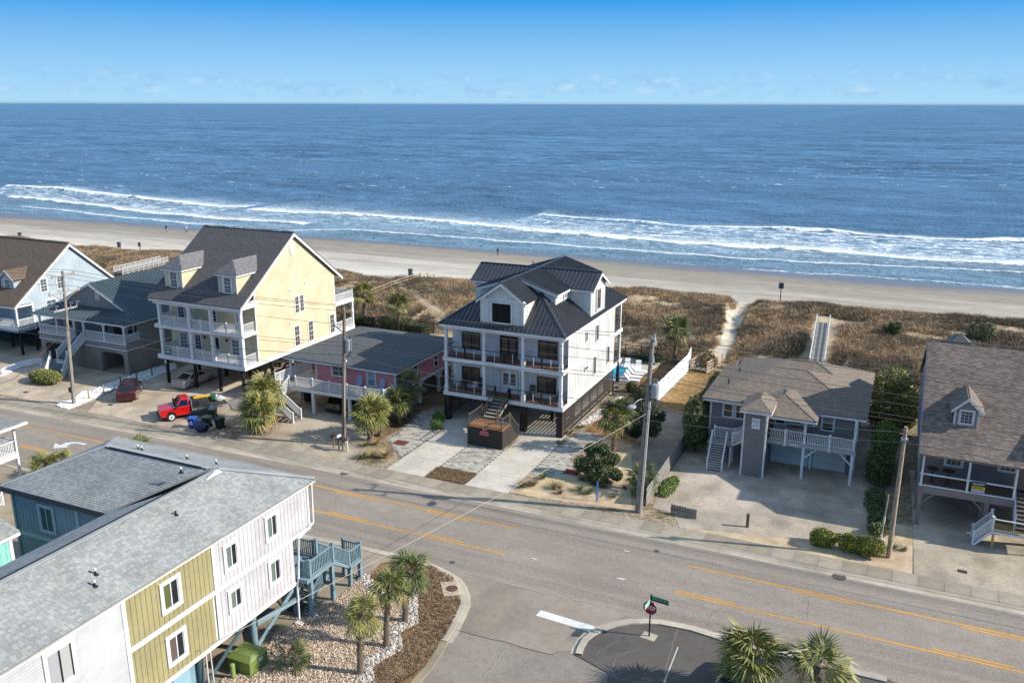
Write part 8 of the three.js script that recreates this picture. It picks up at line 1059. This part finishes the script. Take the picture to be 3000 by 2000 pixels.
// ================================================================ palms
function fanLeaf(seed, n = 24, R = 0.95, droop = 0.35) {   // petiole along +z, fan in the xz plane, folded and drooping
  const r = rng(seed), P = []; const tri = (a, b, c) => P.push(a.x, a.y, a.z, b.x, b.y, b.z, c.x, c.y, c.z); const pl = 0.75;
  tri(V(-0.022, 0, 0), V(0.022, 0, 0), V(0.016, 0.02, pl)); tri(V(-0.022, 0, 0), V(0.016, 0.02, pl), V(-0.016, 0.02, pl));
  for (let i = 0; i < n; i++) {
    const a = (-1 + 2 * (i + 0.5) / n) * 2.15, L = R * (1 - 0.28 * Math.abs(a) / 2.15) * (0.88 + 0.24 * r()), fold = -0.28 * Math.abs(a) / 2.15, w = 0.042 * (1 - 0.25 * Math.abs(a) / 2.15), dir = V(Math.sin(a), fold + (r() - 0.5) * 0.14, Math.cos(a)), s = V(Math.cos(a), (i % 2 ? 0.5 : -0.5), -Math.sin(a)).multiplyScalar(w), o = V(0, 0.02, pl);
    const m = o.clone().addScaledVector(dir, L * 0.55), e = o.clone().addScaledVector(dir, L).add(V((r() - 0.5) * 0.06, -droop * L * (0.5 + r() * 0.8), 0)); const b = o.clone().addScaledVector(dir, 0.06);
    tri(b, m.clone().add(s), m.clone().sub(s)); tri(m.clone().add(s), e, m.clone().sub(s));
  }
  const g = new THREE.BufferGeometry(); g.setAttribute('position', new THREE.Float32BufferAttribute(P, 3)); g.computeVertexNormals(); boxUV(g); return g;
}
const LEAFS = [fanLeaf(1), fanLeaf(2, 22, 0.9, 0.5), fanLeaf(3, 26, 1.0, 0.2)], DEADL = fanLeaf(4, 18, 0.8, 0.9);
const LM = (c) => M(c, 0.55, { side: THREE.DoubleSide }), LG = [LM('#5a6231'), LM('#6f7038'), LM('#485229')], LGy = [LM('#7b7a3c'), LM('#8a8243'), LM('#64682f')], LGd = [LM('#3b4a26'), LM('#46552b'), LM('#333f20')], LTAN = [LM('#a08a55'), LM('#8d7748')];
function palm(label, base, h, o = {}) {
  const t = thing('palm_tree', label, 'palm tree', base, o.group || 'cabbage palms'), r = rng(Math.round(base.x * 77 + base.z * 13) & 0xffff), lean = o.lean || V(0, 0, 0), top = base.clone().add(V(0, h, 0)).add(lean), tr = o.r || 0.17, pts = [];
  const g = new THREE.CylinderGeometry(tr * 0.92, tr * 1.15, h, 12, 10), p = g.attributes.position; for (let i = 0; i < p.count; i++) { const y = p.getY(i) / h + 0.5, a = Math.atan2(p.getZ(i), p.getX(i)), k = 1 + 0.08 * Math.sin(a * 5 + y * 21) + 0.06 * Math.sin(y * 60); p.setXYZ(i, p.getX(i) * k + lean.x * y * y, p.getY(i), p.getZ(i) * k + lean.z * y * y); } g.translate(base.x, base.y + h / 2, base.z); g.computeVertexNormals();
  part(t, 'trunk', fin(g, true), M(o.trunk || '#7d6d5c', 0.95, { t: 'trunk' }));
  const boots = [], bf = o.boots ?? 0.5; for (let i = 0; i < Math.round(h * bf * 16); i++) { const y = h * (1 - bf) + h * bf * (i + r()) / (h * bf * 16), a = i * 2.4, c = base.clone().add(V(Math.cos(a) * tr * 0.95 + lean.x * (y / h) ** 2, y, Math.sin(a) * tr * 0.95 + lean.z * (y / h) ** 2)), e = c.clone().add(V(Math.cos(a) * 0.1, 0.17 + r() * 0.08, Math.sin(a) * 0.1)); boots.push(beam(c, e, 0.075, 0.03)); } if (boots.length) part(t, 'leaf_bases', boots, M('#96826d', 0.95, { t: 'trunk' }), null, 'stuff');
  const n = o.n || 30, S = o.s || 1, pal = o.pal || LG, sect = r() * 6.28;
  for (let i = 0; i < n; i++) { const f = (i + 0.5) / n, el = lerp(1.45, -0.8, Math.pow(f, 0.85)) + (r() - 0.5) * 0.45, az = i * 2.39996 + r() * 0.5, d = V(Math.cos(az) * Math.cos(el), Math.sin(el), Math.sin(az) * Math.cos(el)), up = V(0, 1, 0), x = V(0, 0, 0).crossVectors(Math.abs(el) > 1.4 ? V(1, 0, 0) : up, d).normalize(), y = V(0, 0, 0).crossVectors(d, x), tw = new THREE.Quaternion().setFromAxisAngle(V(0, 0, 1), (r() - 0.5) * 1.1), q = new THREE.Quaternion().setFromRotationMatrix(new THREE.Matrix4().makeBasis(x, y, d)).multiply(tw), sc = S * (0.72 + r() * 0.42), dead = f > 0.86 - (o.dead || 0) && r() < 0.6; if (el < 0.5 && Math.cos(az - sect) > 0.86 && r() < 0.75) continue; shared(t, 'frond', dead ? DEADL : LEAFS[Math.floor(r() * 3)], dead ? LTAN[Math.floor(r() * 2)] : pal[Math.floor(r() * 3)], top.clone().add(V(0, -0.1 - f * 0.25, 0)), q, V(sc, sc, sc)); }
  return t;
}
const pb = (p) => GP(p);
palm('short bushy palm beside the blue sack and bins', V(-51.35, 0, -57.96), 2.3, { pal: LGy, r: 0.3, s: 1.36, n: 40, boots: 0.9 }); palm('palm just behind the bushy one near the cottage stair', V(-52.6, 0, -60.4), 3.1, { pal: LGy, r: 0.28, s: 1.36, n: 38, boots: 0.9 });
palm('palm with criss-cross trunk standing over the tan ornamental grass', V(-41.38, 0, -60.87), 2.75, { pal: LGy, r: 0.24, s: 1.2, n: 36, boots: 1 }); palm('twin palm leaning close behind the criss-cross trunk', V(-41.2, 0, -62.2), 2.5, { pal: LGy, r: 0.22, s: 1.0, n: 28, boots: 0.9 });
palm('shaded palm beside the pink cottage corner', V(-41.2, 0, -65.6), 2.6, { pal: LG, s: 1.1, n: 30 }); palm('tallest shaded palm under the pink cottage eave', V(-41.3, 0, -67.8), 3.3, { pal: LG, s: 1.1, n: 30 });
palm('shaggy palm in front of the dunes beside the yellow house', V(-64.89, 0, -95.3), 4.6, { r: 0.26, boots: 0.8, s: 1.25, pal: LGy, dead: 0.15, n: 34 }); palm('palm above the clipped hedge behind the pink cottage', V(-58.85, 0, -94.26), 4.1, { r: 0.2, boots: 0.6, s: 1.2, n: 30, pal: LG });
palm('palm in the pool yard corner against the dunes', V(-22.65, 0, -96.0), 4.1, { r: 0.2, boots: 0.35, s: 1.3, n: 36, dead: 0.1 }); palm('palm over the brown lawn beside the slatted wall', V(-20.86, 0, -67.62), 3.3, { r: 0.2, boots: 0.9, s: 1.25, n: 34, pal: LG });
palm('low palm at the foot of the tall grey pole', V(-16.2, 0, -60.4), 1.3, { r: 0.2, s: 0.9, n: 24 });
palm('palm standing nearest the green cabinet in the gravel bed', V(-23.57, 0, -32.79), 3.75, { boots: 0.55, r: 0.16, s: 0.78, n: 26, dead: 0.08, pal: LGy, lean: V(0.25, 0, 0) }); palm('middle palm of the three in the gravel bed', V(-23.6, 0, -35.39), 3.95, { boots: 0.5, r: 0.16, s: 0.82, n: 24, dead: 0.1, lean: V(0.35, 0, 0) }); palm('palm of the gravel bed closest to the curved kerb', V(-23.91, 0, -37.91), 3.4, { boots: 0.5, r: 0.17, s: 1.0, n: 30, lean: V(0.3, 0, 0) });
palm('young stemless palm beside the blue-green post', V(-27.3, 0, -31.9), 0.45, { r: 0.13, s: 0.72, n: 14, boots: 0 }); palm('palm with spreading crown at the car park edge, over the parked car', V(-4.7, -0.07, -39.4), 2.5, { s: 1.2, n: 40, pal: LGy, boots: 0.8, r: 0.2 }); palm('open-crowned palm at the car park edge beside the road', V(-1.53, -0.07, -40.0), 2.5, { s: 1.25, n: 22, pal: LGy, boots: 0.8, r: 0.2, dead: 0.06 });
palm('palm behind the grey roof ridge nearest the white porch', V(-57.9, 0, -41.5), 2.4, { s: 0.85, n: 24 }); palm('palm beside the road behind the grey hipped roof', V(-56.9, 0, -42.0), 2.6, { s: 0.8, n: 22, pal: LGy }); palm('palm top showing over the far roof slope by the road', V(-49.9, 0, -43.1), 4.4, { s: 1.0, n: 22, pal: LGy }); palm('small palm below the white porch railing', V(-60.6, 0, -43.3), 1.1, { s: 0.8, n: 18, pal: LGy });

// ================================================================ shrubs, hedges, trees
function leafCloud(fnInside, bounds, n, size, seed, cols, shell = 0.35) {
  const r = rng(seed), P = [], C = []; let k = 0, guard = 0; const [x0, y0, z0, x1, y1, z1] = bounds;
  while (k < n && guard++ < n * 40) { const x = lerp(x0, x1, r()), y = lerp(y0, y1, r()), z = lerp(z0, z1, r()), d = fnInside(x, y, z); if (d <= 0 || (d > shell && r() > 0.25)) continue; k++; const s = size * (0.7 + 0.6 * r()), a = V(r() - 0.5, r() - 0.5, r() - 0.5).normalize(), b = V(r() - 0.5, r() - 0.5, r() - 0.5).cross(a).normalize(), c = V(x, y, z), t1 = c.clone().addScaledVector(a, s), t2 = c.clone().addScaledVector(a, -s), m1 = c.clone().addScaledVector(b, s * 0.45), m2 = c.clone().addScaledVector(b, -s * 0.45); for (const p of [t2, m1, t1, t2, t1, m2]) P.push(p.x, p.y, p.z); const cl = cols[Math.floor(r() * cols.length)], v = 0.75 + 0.5 * r(); for (let i = 0; i < 6; i++) C.push(cl[0] * v, cl[1] * v, cl[2] * v); }
  const g = new THREE.BufferGeometry(); g.setAttribute('position', new THREE.Float32BufferAttribute(P, 3)); g.setAttribute('color', new THREE.Float32BufferAttribute(C, 3)); g.computeVertexNormals(); return g;
}
const LEAFVC = new THREE.MeshPhysicalMaterial({ vertexColors: true, roughness: 0.6, side: THREE.DoubleSide });
function addCloud(t, name, g) { const o = ORG.get(t); g.translate(-o.x, -o.y, -o.z); const m = new THREE.Mesh(g, LEAFVC); m.name = name; t.add(m); return m; }
const ell = (cx, cy, cz, rx, ry, rz, s = 0, kk = 1.05) => (x, y, z) => { const q = Math.sqrt(((x - cx) / rx) ** 2 + ((y - cy) / ry) ** 2 + ((z - cz) / rz) ** 2); return (1 - q + kk * (fbm(x * 0.9 + s, y * 0.9 + z * 1.0 + s, 3) - 0.5)) * Math.min(rx, ry, rz); };
const GR1 = [[0.085, 0.115, 0.032], [0.12, 0.145, 0.045], [0.05, 0.07, 0.02]], GRD = [[0.05, 0.07, 0.025], [0.07, 0.09, 0.03], [0.03, 0.042, 0.016]], GRY_ = [[0.30, 0.27, 0.03], [0.22, 0.22, 0.03], [0.10, 0.13, 0.025]], GRL = [[0.20, 0.26, 0.05], [0.15, 0.21, 0.04], [0.09, 0.13, 0.03]];
function stems(t, base, h, sp, n, m = M('#4d4034', 0.95, { t: 'trunk' }), r0 = 0.05) { const r = rng(Math.round(base.x * 31 + base.z * 7) & 0xffff), g = []; for (let i = 0; i < n; i++) { const a = r() * 6.28; g.push(rod(base.clone().add(V(Math.cos(a) * 0.06, -0.02, Math.sin(a) * 0.06)), base.clone().add(V(Math.cos(a) * sp * (0.4 + r() * 0.6), h * (0.6 + 0.4 * r()), Math.sin(a) * sp * (0.4 + r() * 0.6))), r0, r0 * 0.4, 6)); } part(t, n === 1 ? 'trunk' : 'stems', g, m); }
function bush(name, label, base, rx, ry, rz, n, size, cols, o = {}) { const t = thing(name, label, o.cat || 'shrub', base, o.group), cy = base.y + (o.lift ?? ry * 0.9); addCloud(t, 'foliage', leafCloud(ell(base.x, cy, base.z, rx, ry, rz, base.x, o.k), [base.x - rx * 1.2, Math.max(base.y + 0.02, cy - ry * 1.2), base.z - rz * 1.2, base.x + rx * 1.2, cy + ry * 1.2, base.z + rz * 1.2], n, size, Math.round(Math.abs(base.x * 91 + base.z * 17)) & 0xffff, cols, o.shell)); stems(t, base, cy - base.y + ry * 0.4, rx * 0.5, o.trunks || 5); return t; }
function hedge(name, label, c, sx, sy, sz, rot, n0, cols, size = 0.08, n = n0 * 2.2) { const t = thing(name, label, 'hedge', c, null), cs = Math.cos(rot), sn = Math.sin(rot), f = (x, y, z) => { const dx = (x - c.x) * cs - (z - c.z) * sn, dz = (x - c.x) * sn + (z - c.z) * cs; return Math.min(sx / 2 - Math.abs(dx), c.y + sy - y, y - c.y, sz / 2 - Math.abs(dz)) + 0.25 * (fbm(x * 1.6, y * 1.6 + z, 3) - 0.5) + 0.05; }; const R = Math.max(sx, sz) * 0.75; addCloud(t, 'foliage', leafCloud(f, [c.x - R, c.y, c.z - R, c.x + R, c.y + sy + 0.1, c.z + R], n, size, Math.round(Math.abs(c.x * 13 + c.z * 29)) & 0xffff, cols, 0.22)); stems(t, c, sy * 0.7, Math.min(sx, sz) * 0.3, 5); return t; }
{ const c = GP(A2(490, 880)); bush('clipped_hedge', 'rounded yellow-green clipped hedge beside the white stair', V(c.x - 0.3, 0, c.z - 0.6), 2.3, 0.75, 1.25, 13000, 0.085, [[0.26, 0.25, 0.07], [0.19, 0.20, 0.05], [0.12, 0.15, 0.04]], { cat: 'hedge', lift: 0.62, shell: 0.22, k: 0.4 }); }
hedge('clipped_hedge', 'dark clipped hedge block beside the shaggy palm', V(-65.3, 0, -94.4), 4.6, 1.6, 1.4, 0, 3600, GRD); hedge('clipped_hedge', 'long dark clipped hedge behind the pink cottage roof', V(-59.6, 0, -94.9), 4.6, 1.8, 1.4, 0, 3800, GR1); hedge('clipped_hedge', 'dark clipped hedge ending at the mesh fence', V(-56.2, 0, -94.4), 3.2, 1.5, 1.4, 0, 3000, GRD);
tree('broad green evergreen bush in front of the leaning palm', GP(A6(2020, 1010)), 2.4, [[-0.9, 1.2, 0.2, 0.9, 0.75, 0.8], [0.8, 1.1, 0.3, 1.0, 0.8, 0.9], [0.1, 1.8, -0.2, 1.1, 0.8, 1.0], [-0.6, 2.2, -0.6, 0.65, 0.5, 0.6], [1.4, 1.8, -0.4, 0.7, 0.55, 0.65], [0.3, 0.6, 0.8, 0.9, 0.55, 0.6], [-1.4, 0.75, -0.3, 0.6, 0.5, 0.6], [1.7, 0.7, 0.1, 0.6, 0.5, 0.5], [0.6, 2.5, -0.3, 0.5, 0.4, 0.5]], 1500, 0.085, GR1); tree('dark evergreen shrub behind the palm by the sandy lane', V(-19.1, 0, -70.8), 3, [[-0.6, 1.8, 0.2, 1.0, 1.0, 0.9], [0.7, 1.5, 0.3, 1.0, 0.9, 0.9], [0, 2.7, -0.2, 1.0, 0.9, 0.9], [0.9, 2.4, -0.5, 0.8, 0.7, 0.8], [-0.8, 0.9, 0.4, 0.9, 0.7, 0.7]], 1500, 0.1, GRD); bush('low_juniper', 'bright green low ground cover at the foot of the tall pole', GP(A8(0, 1190)), 0.6, 0.3, 2.1, 4200, 0.07, GRL, { lift: 0.14, k: 0.4 }); bush('evergreen_shrub', 'small dark shrub beside the white fence foot', V(-21.9, 0, -80.4), 1.0, 0.9, 0.9, 2600, 0.09, GRD);
[[-14.4, -70.5, 1.1, 2.3], [-14.6, -74, 1.2, 2.2], [-14.5, -77.6, 1.2, 2.1], [-14.6, -81, 1.2, 2.0]].forEach(([x, z, r, h]) => bush('juniper', 'tall dark juniper in the row between plank fence and grey house', V(x, 0, z), r, h, 1.5, 5200, 0.11, GR1, { lift: h * 0.98, group: 'junipers along the grey house', cat: 'tree' }));
function tree(label, base, h, blobs, n, size, cols) { const t = thing('tree', label, 'tree', base); part(t, 'trunk', rod(base, base.clone().add(V(0.2, h * 0.6, 0.1)), 0.18, 0.09, 8), M('#54463a', 0.95, { t: 'trunk' })); blobs.forEach(([x, y, z, rx, ry, rz], i) => { part(t, 'limb', rod(base.clone().add(V(0.15, h * 0.45, 0.08)), base.clone().add(V(x, y - ry * 0.3, z)), 0.07, 0.03, 6), M('#54463a', 0.95, { t: 'trunk' })); addCloud(t, 'crown', leafCloud(ell(base.x + x, base.y + y, base.z + z, rx, ry, rz, i * 7), [base.x + x - rx * 1.2, base.y + y - ry * 1.2, base.z + z - rz * 1.2, base.x + x + rx * 1.2, base.y + y + ry * 1.2, base.z + z + rz * 1.2], n, size, i * 31 + Math.round(Math.abs(base.x * 7)) + 3, cols, 0.5)); }); return t; }
tree('bushy green cedar behind the tan roof corner', V(0.6, 0, -83.0), 4.6, [[-0.6, 3.6, -0.6, 1.6, 1.2, 1.5], [1.0, 3.2, -0.4, 1.5, 1.1, 1.4], [0.2, 4.5, -1.2, 1.5, 1.0, 1.4], [-0.2, 2.2, 0.6, 1.6, 1.2, 1.4], [1.3, 2.0, 0.3, 1.2, 1.1, 1.2], [0.2, 1.0, 0.5, 1.5, 0.9, 1.3], [-0.9, 1.2, -0.4, 1.2, 0.9, 1.2], [1.2, 0.9, -0.6, 1.1, 0.8, 1.1]], 2300, 0.12, [[0.25, 0.24, 0.06], [0.16, 0.18, 0.045], [0.31, 0.28, 0.09]]); 
bush('vine_hedge', 'bright green leafy hedge top between grey and brown houses', V(0.7, 0, -73.5), 1.1, 1.5, 2.4, 5200, 0.1, GRL, { lift: 2.3 }); bush('vine_hedge', 'dense leafy hedge beside the grey house corner', V(0.3, 0, -70.2), 1.0, 1.6, 1.6, 4200, 0.1, GR1, { lift: 1.6 });
for (let i = 0; i < 5; i++) bush('low_juniper', 'low dark juniper in the strip along the right driveway edge', V(0.2 + i * 0.1, 0, -66.6 + i * 1.5), 0.7, 0.5, 0.85, 1500, 0.08, GR1, { group: 'low junipers along the drive', lift: 0.45 });
[['yellow-green rounded shrub at the bollard end of the row', 2411, 1598, 0.75], ['yellow-green rounded shrub in the middle of the row of three', 2478, 1612, 0.8], ['yellow-green rounded shrub nearest the short pole', 2547, 1626, 0.85]].forEach(([l, x, y, r]) => { const p = G(x, y); bush('yellow_shrub', l, p, r, 0.62, r * 0.85, 3600, 0.075, GRY_, { lift: 0.62, group: 'row of yellow shrubs' }); });
[[2615, 990, 1.1, 0.9], [2870, 1000, 1.6, 1.2], [1590, 1010, 0, 0], [2000, 930, 0, 0]].filter((a) => a[2]).forEach(([x, y, r, h], i) => { const p = G(x, y, 0.8); p.y = duneY(p.x, p.z); bush('dune_shrub', ['small green shrub on the dune left of the brown roof', 'round dark green shrub on the dune behind the brown roof'][i], p, r, h, r, 2600, 0.12, GR1, { lift: h * 0.8 }); });
{ const p = V(-18.6, 0, -95.4); bush('pampas_clump', 'tan dead clump beside the ramp at the fence end', p, 0.9, 1.1, 0.9, 1500, 0.14, [[0.32, 0.23, 0.12], [0.22, 0.15, 0.08]], {}); }
bush('pool_shrub', 'small green shrub inside the near pool fence', V(-24.2, 0, -83.6), 0.6, 0.7, 0.6, 1500, 0.08, GR1, {}); bush('pool_shrub', 'dark green shrubs before the dune fence by the loungers', V(-25.3, 0, -94.8), 1.8, 0.7, 0.7, 3200, 0.08, GRD, {});
// ornamental grasses and yuccas
function grassClump(name, label, base, n, L, spread, cols, w = 0.012, group) { const r = rng(Math.round(Math.abs(base.x * 57 + base.z * 23)) & 0xffff), P = [], C = []; for (let i = 0; i < n; i++) { const a = r() * 6.28, l = L * (0.6 + 0.5 * r()), out = spread * (0.3 + 0.9 * r()), b0 = base.clone().add(V(Math.cos(a) * 0.15 * r(), 0, Math.sin(a) * 0.15 * r())), pt = (f) => b0.clone().add(V(Math.cos(a) * out * f * f, l * (f - 0.42 * f * f * (spread / L)), Math.sin(a) * out * f * f)), s = V(-Math.sin(a), 0, Math.cos(a)), cl = cols[Math.floor(r() * cols.length)], v = 0.75 + 0.5 * r(); let prev = null; for (let k = 0; k <= 4; k++) { const p = pt(k / 4), ww = w * (1 - k / 4.4), A = p.clone().addScaledVector(s, ww), B = p.clone().addScaledVector(s, -ww); if (prev) for (const q of [prev[0], prev[1], A, A, prev[1], B]) { P.push(q.x, q.y, q.z); C.push(cl[0] * v, cl[1] * v, cl[2] * v); } prev = [A, B]; } } const g = new THREE.BufferGeometry(); g.setAttribute('position', new THREE.Float32BufferAttribute(P, 3)); g.setAttribute('color', new THREE.Float32BufferAttribute(C, 3)); g.computeVertexNormals(); const t = thing(name, label, name === 'yucca' ? 'plant' : 'grass', base, group); addCloud(t, 'blades', g); return t; }
const TANG = [[0.42, 0.30, 0.12], [0.34, 0.23, 0.09], [0.5, 0.38, 0.18], [0.22, 0.18, 0.06]], YUC = [[0.10, 0.13, 0.05], [0.16, 0.17, 0.06], [0.07, 0.09, 0.04], [0.26, 0.22, 0.09]];
grassClump('fountain_grass', 'tan fountain grass arching over the paver strip corner', GP(crop(940, 1250, 240 / 2352)(1850, 900)), 420, 1.15, 0.95, TANG, 0.011, 'tan fountain grasses'); grassClump('fountain_grass', 'tan fountain grass clump beside the yucca', GP(crop(940, 1250, 240 / 2352)(1480, 880)), 340, 0.95, 0.8, TANG, 0.011, 'tan fountain grasses'); grassClump('fountain_grass', 'tan grass clump at the foot of the criss-cross palm', GP(crop(940, 1250, 240 / 2352)(1600, 520)), 260, 0.8, 0.7, TANG, 0.011, 'tan fountain grasses'); grassClump('yucca', 'spiky green yucca beside the mailboxes', GP(crop(940, 1250, 240 / 2352)(1180, 920)), 110, 1.0, 0.9, YUC, 0.028); grassClump('yucca', 'spiky green yucca under the criss-cross palm', GP(crop(940, 1250, 240 / 2352)(1280, 560)), 90, 0.8, 0.8, YUC, 0.028);
[[1450, 1075, 'brown grass clump in the sandy bed by the pavement', TANG.map((c) => c.map((v) => v * 0.55))], [1540, 1010, 'pale green grass clump at the paver edge', YUC], [1640, 1100, 'brown grass clump in the middle of the sandy bed', TANG.map((c) => c.map((v) => v * 0.6))], [1880, 1120, 'spiky green clump beside the blue marker', YUC], [1960, 1150, 'tall spiky green clump behind the blue marker', YUC], [1350, 1090, 'low brown clump at the drive corner', TANG.map((c) => c.map((v) => v * 0.5))]].forEach(([a, b, l, c], i) => grassClump(i % 2 || i === 4 ? 'yucca' : 'bed_grass', l, GP(A6(a, b)), 220, 0.8, 0.75, c, 0.016));
{ const poly = [[1260, 1110], [1400, 1000], [1860, 1000], [2150, 900], [2330, 1120], [2100, 1230], [1500, 1170]].map(([a, b]) => GP(A6(a, b))), r = rng(808), bx = poly.map((p) => p.x), bz = poly.map((p) => p.z); let k = 0; for (let i = 0; i < 200 && k < 16; i++) { const x = lerp(Math.min(...bx), Math.max(...bx), r()), z = lerp(Math.min(...bz), Math.max(...bz), r()); if (!inPoly(x, z, poly)) continue; k++; grassClump('bed_grass', 'low brown grass tuft scattered in the sandy bed by the pavement', V(x, 0, z), 130, 0.3 + r() * 0.45, 0.5, r() < 0.5 ? YUC : [[0.2, 0.15, 0.08], [0.28, 0.2, 0.1], [0.12, 0.09, 0.05]], 0.014, 'grass tufts in the sandy bed'); } }
[[1790, 600, 'pale grass clump at the slatted wall corner', 0.8], [1680, 690, 'low tan clump beside the right drive strip', 0.45], [1900, 540, 'low grass clump along the slatted wall', 0.5], [2120, 330, 'tuft of grass along the slatted wall stones', 0.5]].forEach(([a, b, l, s]) => grassClump('bed_grass', l, GP(A6(a, b)), 160, s, s * 0.8, [[0.22, 0.2, 0.08], [0.3, 0.25, 0.1], [0.12, 0.12, 0.05]], 0.012));
[[600, 480, 'dark shrub in shade at the white house pier'], [620, 520, 'dark low plant beside the left garage opening']].forEach(([a, b, l], i) => bush('pier_shrub', l, GP(A6(a - 20 - i * 40, b + i * 30)), 0.7, 0.5, 0.6, 1300, 0.07, GRL, {}));
[[820, 1290, 'small green tuft under the short pole'], [930, 1320, 'spiky tuft right of the short pole']].forEach(([a, b, l]) => grassClump('bed_grass', l, GP(B2(a, b)), 120, 0.55, 0.6, YUC, 0.014));

// ================================================================ people on the beach
function person(label, px, py, heading, top, bottom, o) {
  const p = G(px, py, -2.9); p.y = beachY(p.z) + 0.02; const t = thing('person', label, 'person', p, null, true); t.rotation.y = Math.atan2(-heading[1], heading[0]);
  const B = [[V(0, 1.5, 0), V(0.02, 1.62, 0), 0.055, 0.05], [V(0, 1.42, -0.16), V(0, 1.42, 0.16), 0.085, 0.085], [V(0, 1.38, 0), V(0, 1.0, 0), 0.15, 0.14], [V(0, 0.95, -0.08), V(0, 0.95, 0.08), 0.12, 0.12], [V(0, 0.92, 0.09), V(0.16, 0.5, 0.1), 0.085, 0.06], [V(0.16, 0.5, 0.1), V(0.22, 0.09, 0.1), 0.058, 0.042], [V(0.2, 0.05, 0.1), V(0.36, 0.05, 0.1), 0.045, 0.035], [V(0, 0.92, -0.09), V(-0.06, 0.5, -0.1), 0.085, 0.06], [V(-0.06, 0.5, -0.1), V(-0.3, 0.14, -0.1), 0.058, 0.042], [V(-0.31, 0.1, -0.1), V(-0.17, 0.05, -0.1), 0.045, 0.035], [V(0, 1.42, 0.2), V(-0.12, 1.14, 0.25), 0.055, 0.045], [V(-0.12, 1.14, 0.25), V(0.0, 0.88, 0.25), 0.042, 0.032], [V(0.0, 0.86, 0.25), V(0.02, 0.76, 0.25), 0.04, 0.025], [V(0, 1.42, -0.2), V(0.1, 1.14, -0.25), 0.055, 0.045], [V(0.1, 1.14, -0.25), V(0.24, 0.92, -0.22), 0.042, 0.032], [V(0.25, 0.9, -0.22), V(0.3, 0.82, -0.22), 0.04, 0.025]];
  const sd = (q, a, b, r1, r2) => { const ab = b.clone().sub(a), tt = clamp(q.clone().sub(a).dot(ab) / ab.lengthSq()); return q.distanceTo(a.clone().addScaledVector(ab, tt)) - lerp(r1, r2, tt); };
  const field = (q) => { let d = 9; for (const [a, b, r1, r2] of B) { const e = sd(q, a, b, r1, r2), h = clamp(0.5 + 0.5 * (d - e) / 0.04); d = lerp(d, e, h) - 0.04 * h * (1 - h); } const hd = q.clone().sub(V(0.03, 1.72, 0)).multiply(V(1 / 0.095, 1 / 0.12, 1 / 0.08)).length(); return Math.min(d, (hd - 1) * 0.085); };
  const N = 44, S = 0.95, mc = new MarchingCubes(N, new THREE.MeshBasicMaterial(), true, true, 40000); mc.isolation = 0; for (let k = 0; k < N; k++) for (let j = 0; j < N; j++) for (let i = 0; i < N; i++) { const f = (v) => (v - N / 2) / (N / 2); mc.field[k * N * N + j * N + i] = -field(V(f(i) * S, f(j) * S + 0.93, f(k) * S)); } mc.update();
  const pos = mc.positionArray.slice(0, mc.count * 3), nor = mc.normalArray.slice(0, mc.count * 3), col = [], cT = new THREE.Color(top), cB = new THREE.Color(bottom), sk = new THREE.Color('#a9765c'), hr = new THREE.Color(o.hair || '#3a2c22'), sh = new THREE.Color('#22201f');
  for (let i = 0; i < mc.count; i++) { pos[3 * i] *= S; pos[3 * i + 1] = pos[3 * i + 1] * S + 0.93; pos[3 * i + 2] *= S; const x = pos[3 * i], y = pos[3 * i + 1], z = pos[3 * i + 2]; const c = y > 1.56 ? (x < 0.05 || y > 1.78 ? hr : sk) : y > 0.95 && Math.abs(z) < 0.22 ? cT : Math.abs(z) > 0.2 && y > 0.7 ? (y < 0.88 ? sk : cT) : y < 0.1 ? sh : cB; col.push(c.r, c.g, c.b); }
  const g = new THREE.BufferGeometry(); g.setAttribute('position', new THREE.Float32BufferAttribute(pos, 3)); g.setAttribute('normal', new THREE.Float32BufferAttribute(nor, 3)); g.setAttribute('color', new THREE.Float32BufferAttribute(col, 3)); const m = new THREE.Mesh(g, M('#ffffff', 0.85, { vertexColors: true })); m.name = 'body'; t.add(m); return t;
}
{ const a = person('person in dark jacket walking on wet sand carrying a white bag', 487, 679, [-1, -0.2], '#20242b', '#1a1c20', {}); a.updateMatrix(); const h = V(0.02, 0.36, 0.27).applyMatrix4(a.matrix), b = thing('shopping_bag', 'white bag carried by the person in the dark jacket', 'bag', h, null, true); b.rotation.y = a.rotation.y; part(b, 'sack', fin(new THREE.SphereGeometry(0.17, 12, 9).scale(0.9, 1.15, 0.6).translate(0, 0.2, 0)), M('#d9d9d6', 0.7)); part(b, 'handle', rod(V(0, 0.36, 0), V(0, 0.46, 0), 0.012), M('#d9d9d6', 0.7)); }
person('person in white top and dark trousers walking near the waterline', 546, 681, [0.2, -1], '#d5d9dd', '#26282c', { hair: '#b9b4ac' }); person('person in dark clothes striding along the water edge behind the white house', 1458, 746, [1, 0.1], '#23262c', '#20232a', {});
scene.traverse((o) => { if (o.isMesh) { o.castShadow = true; o.receiveShadow = true; } });
renderer.render(scene, camera);
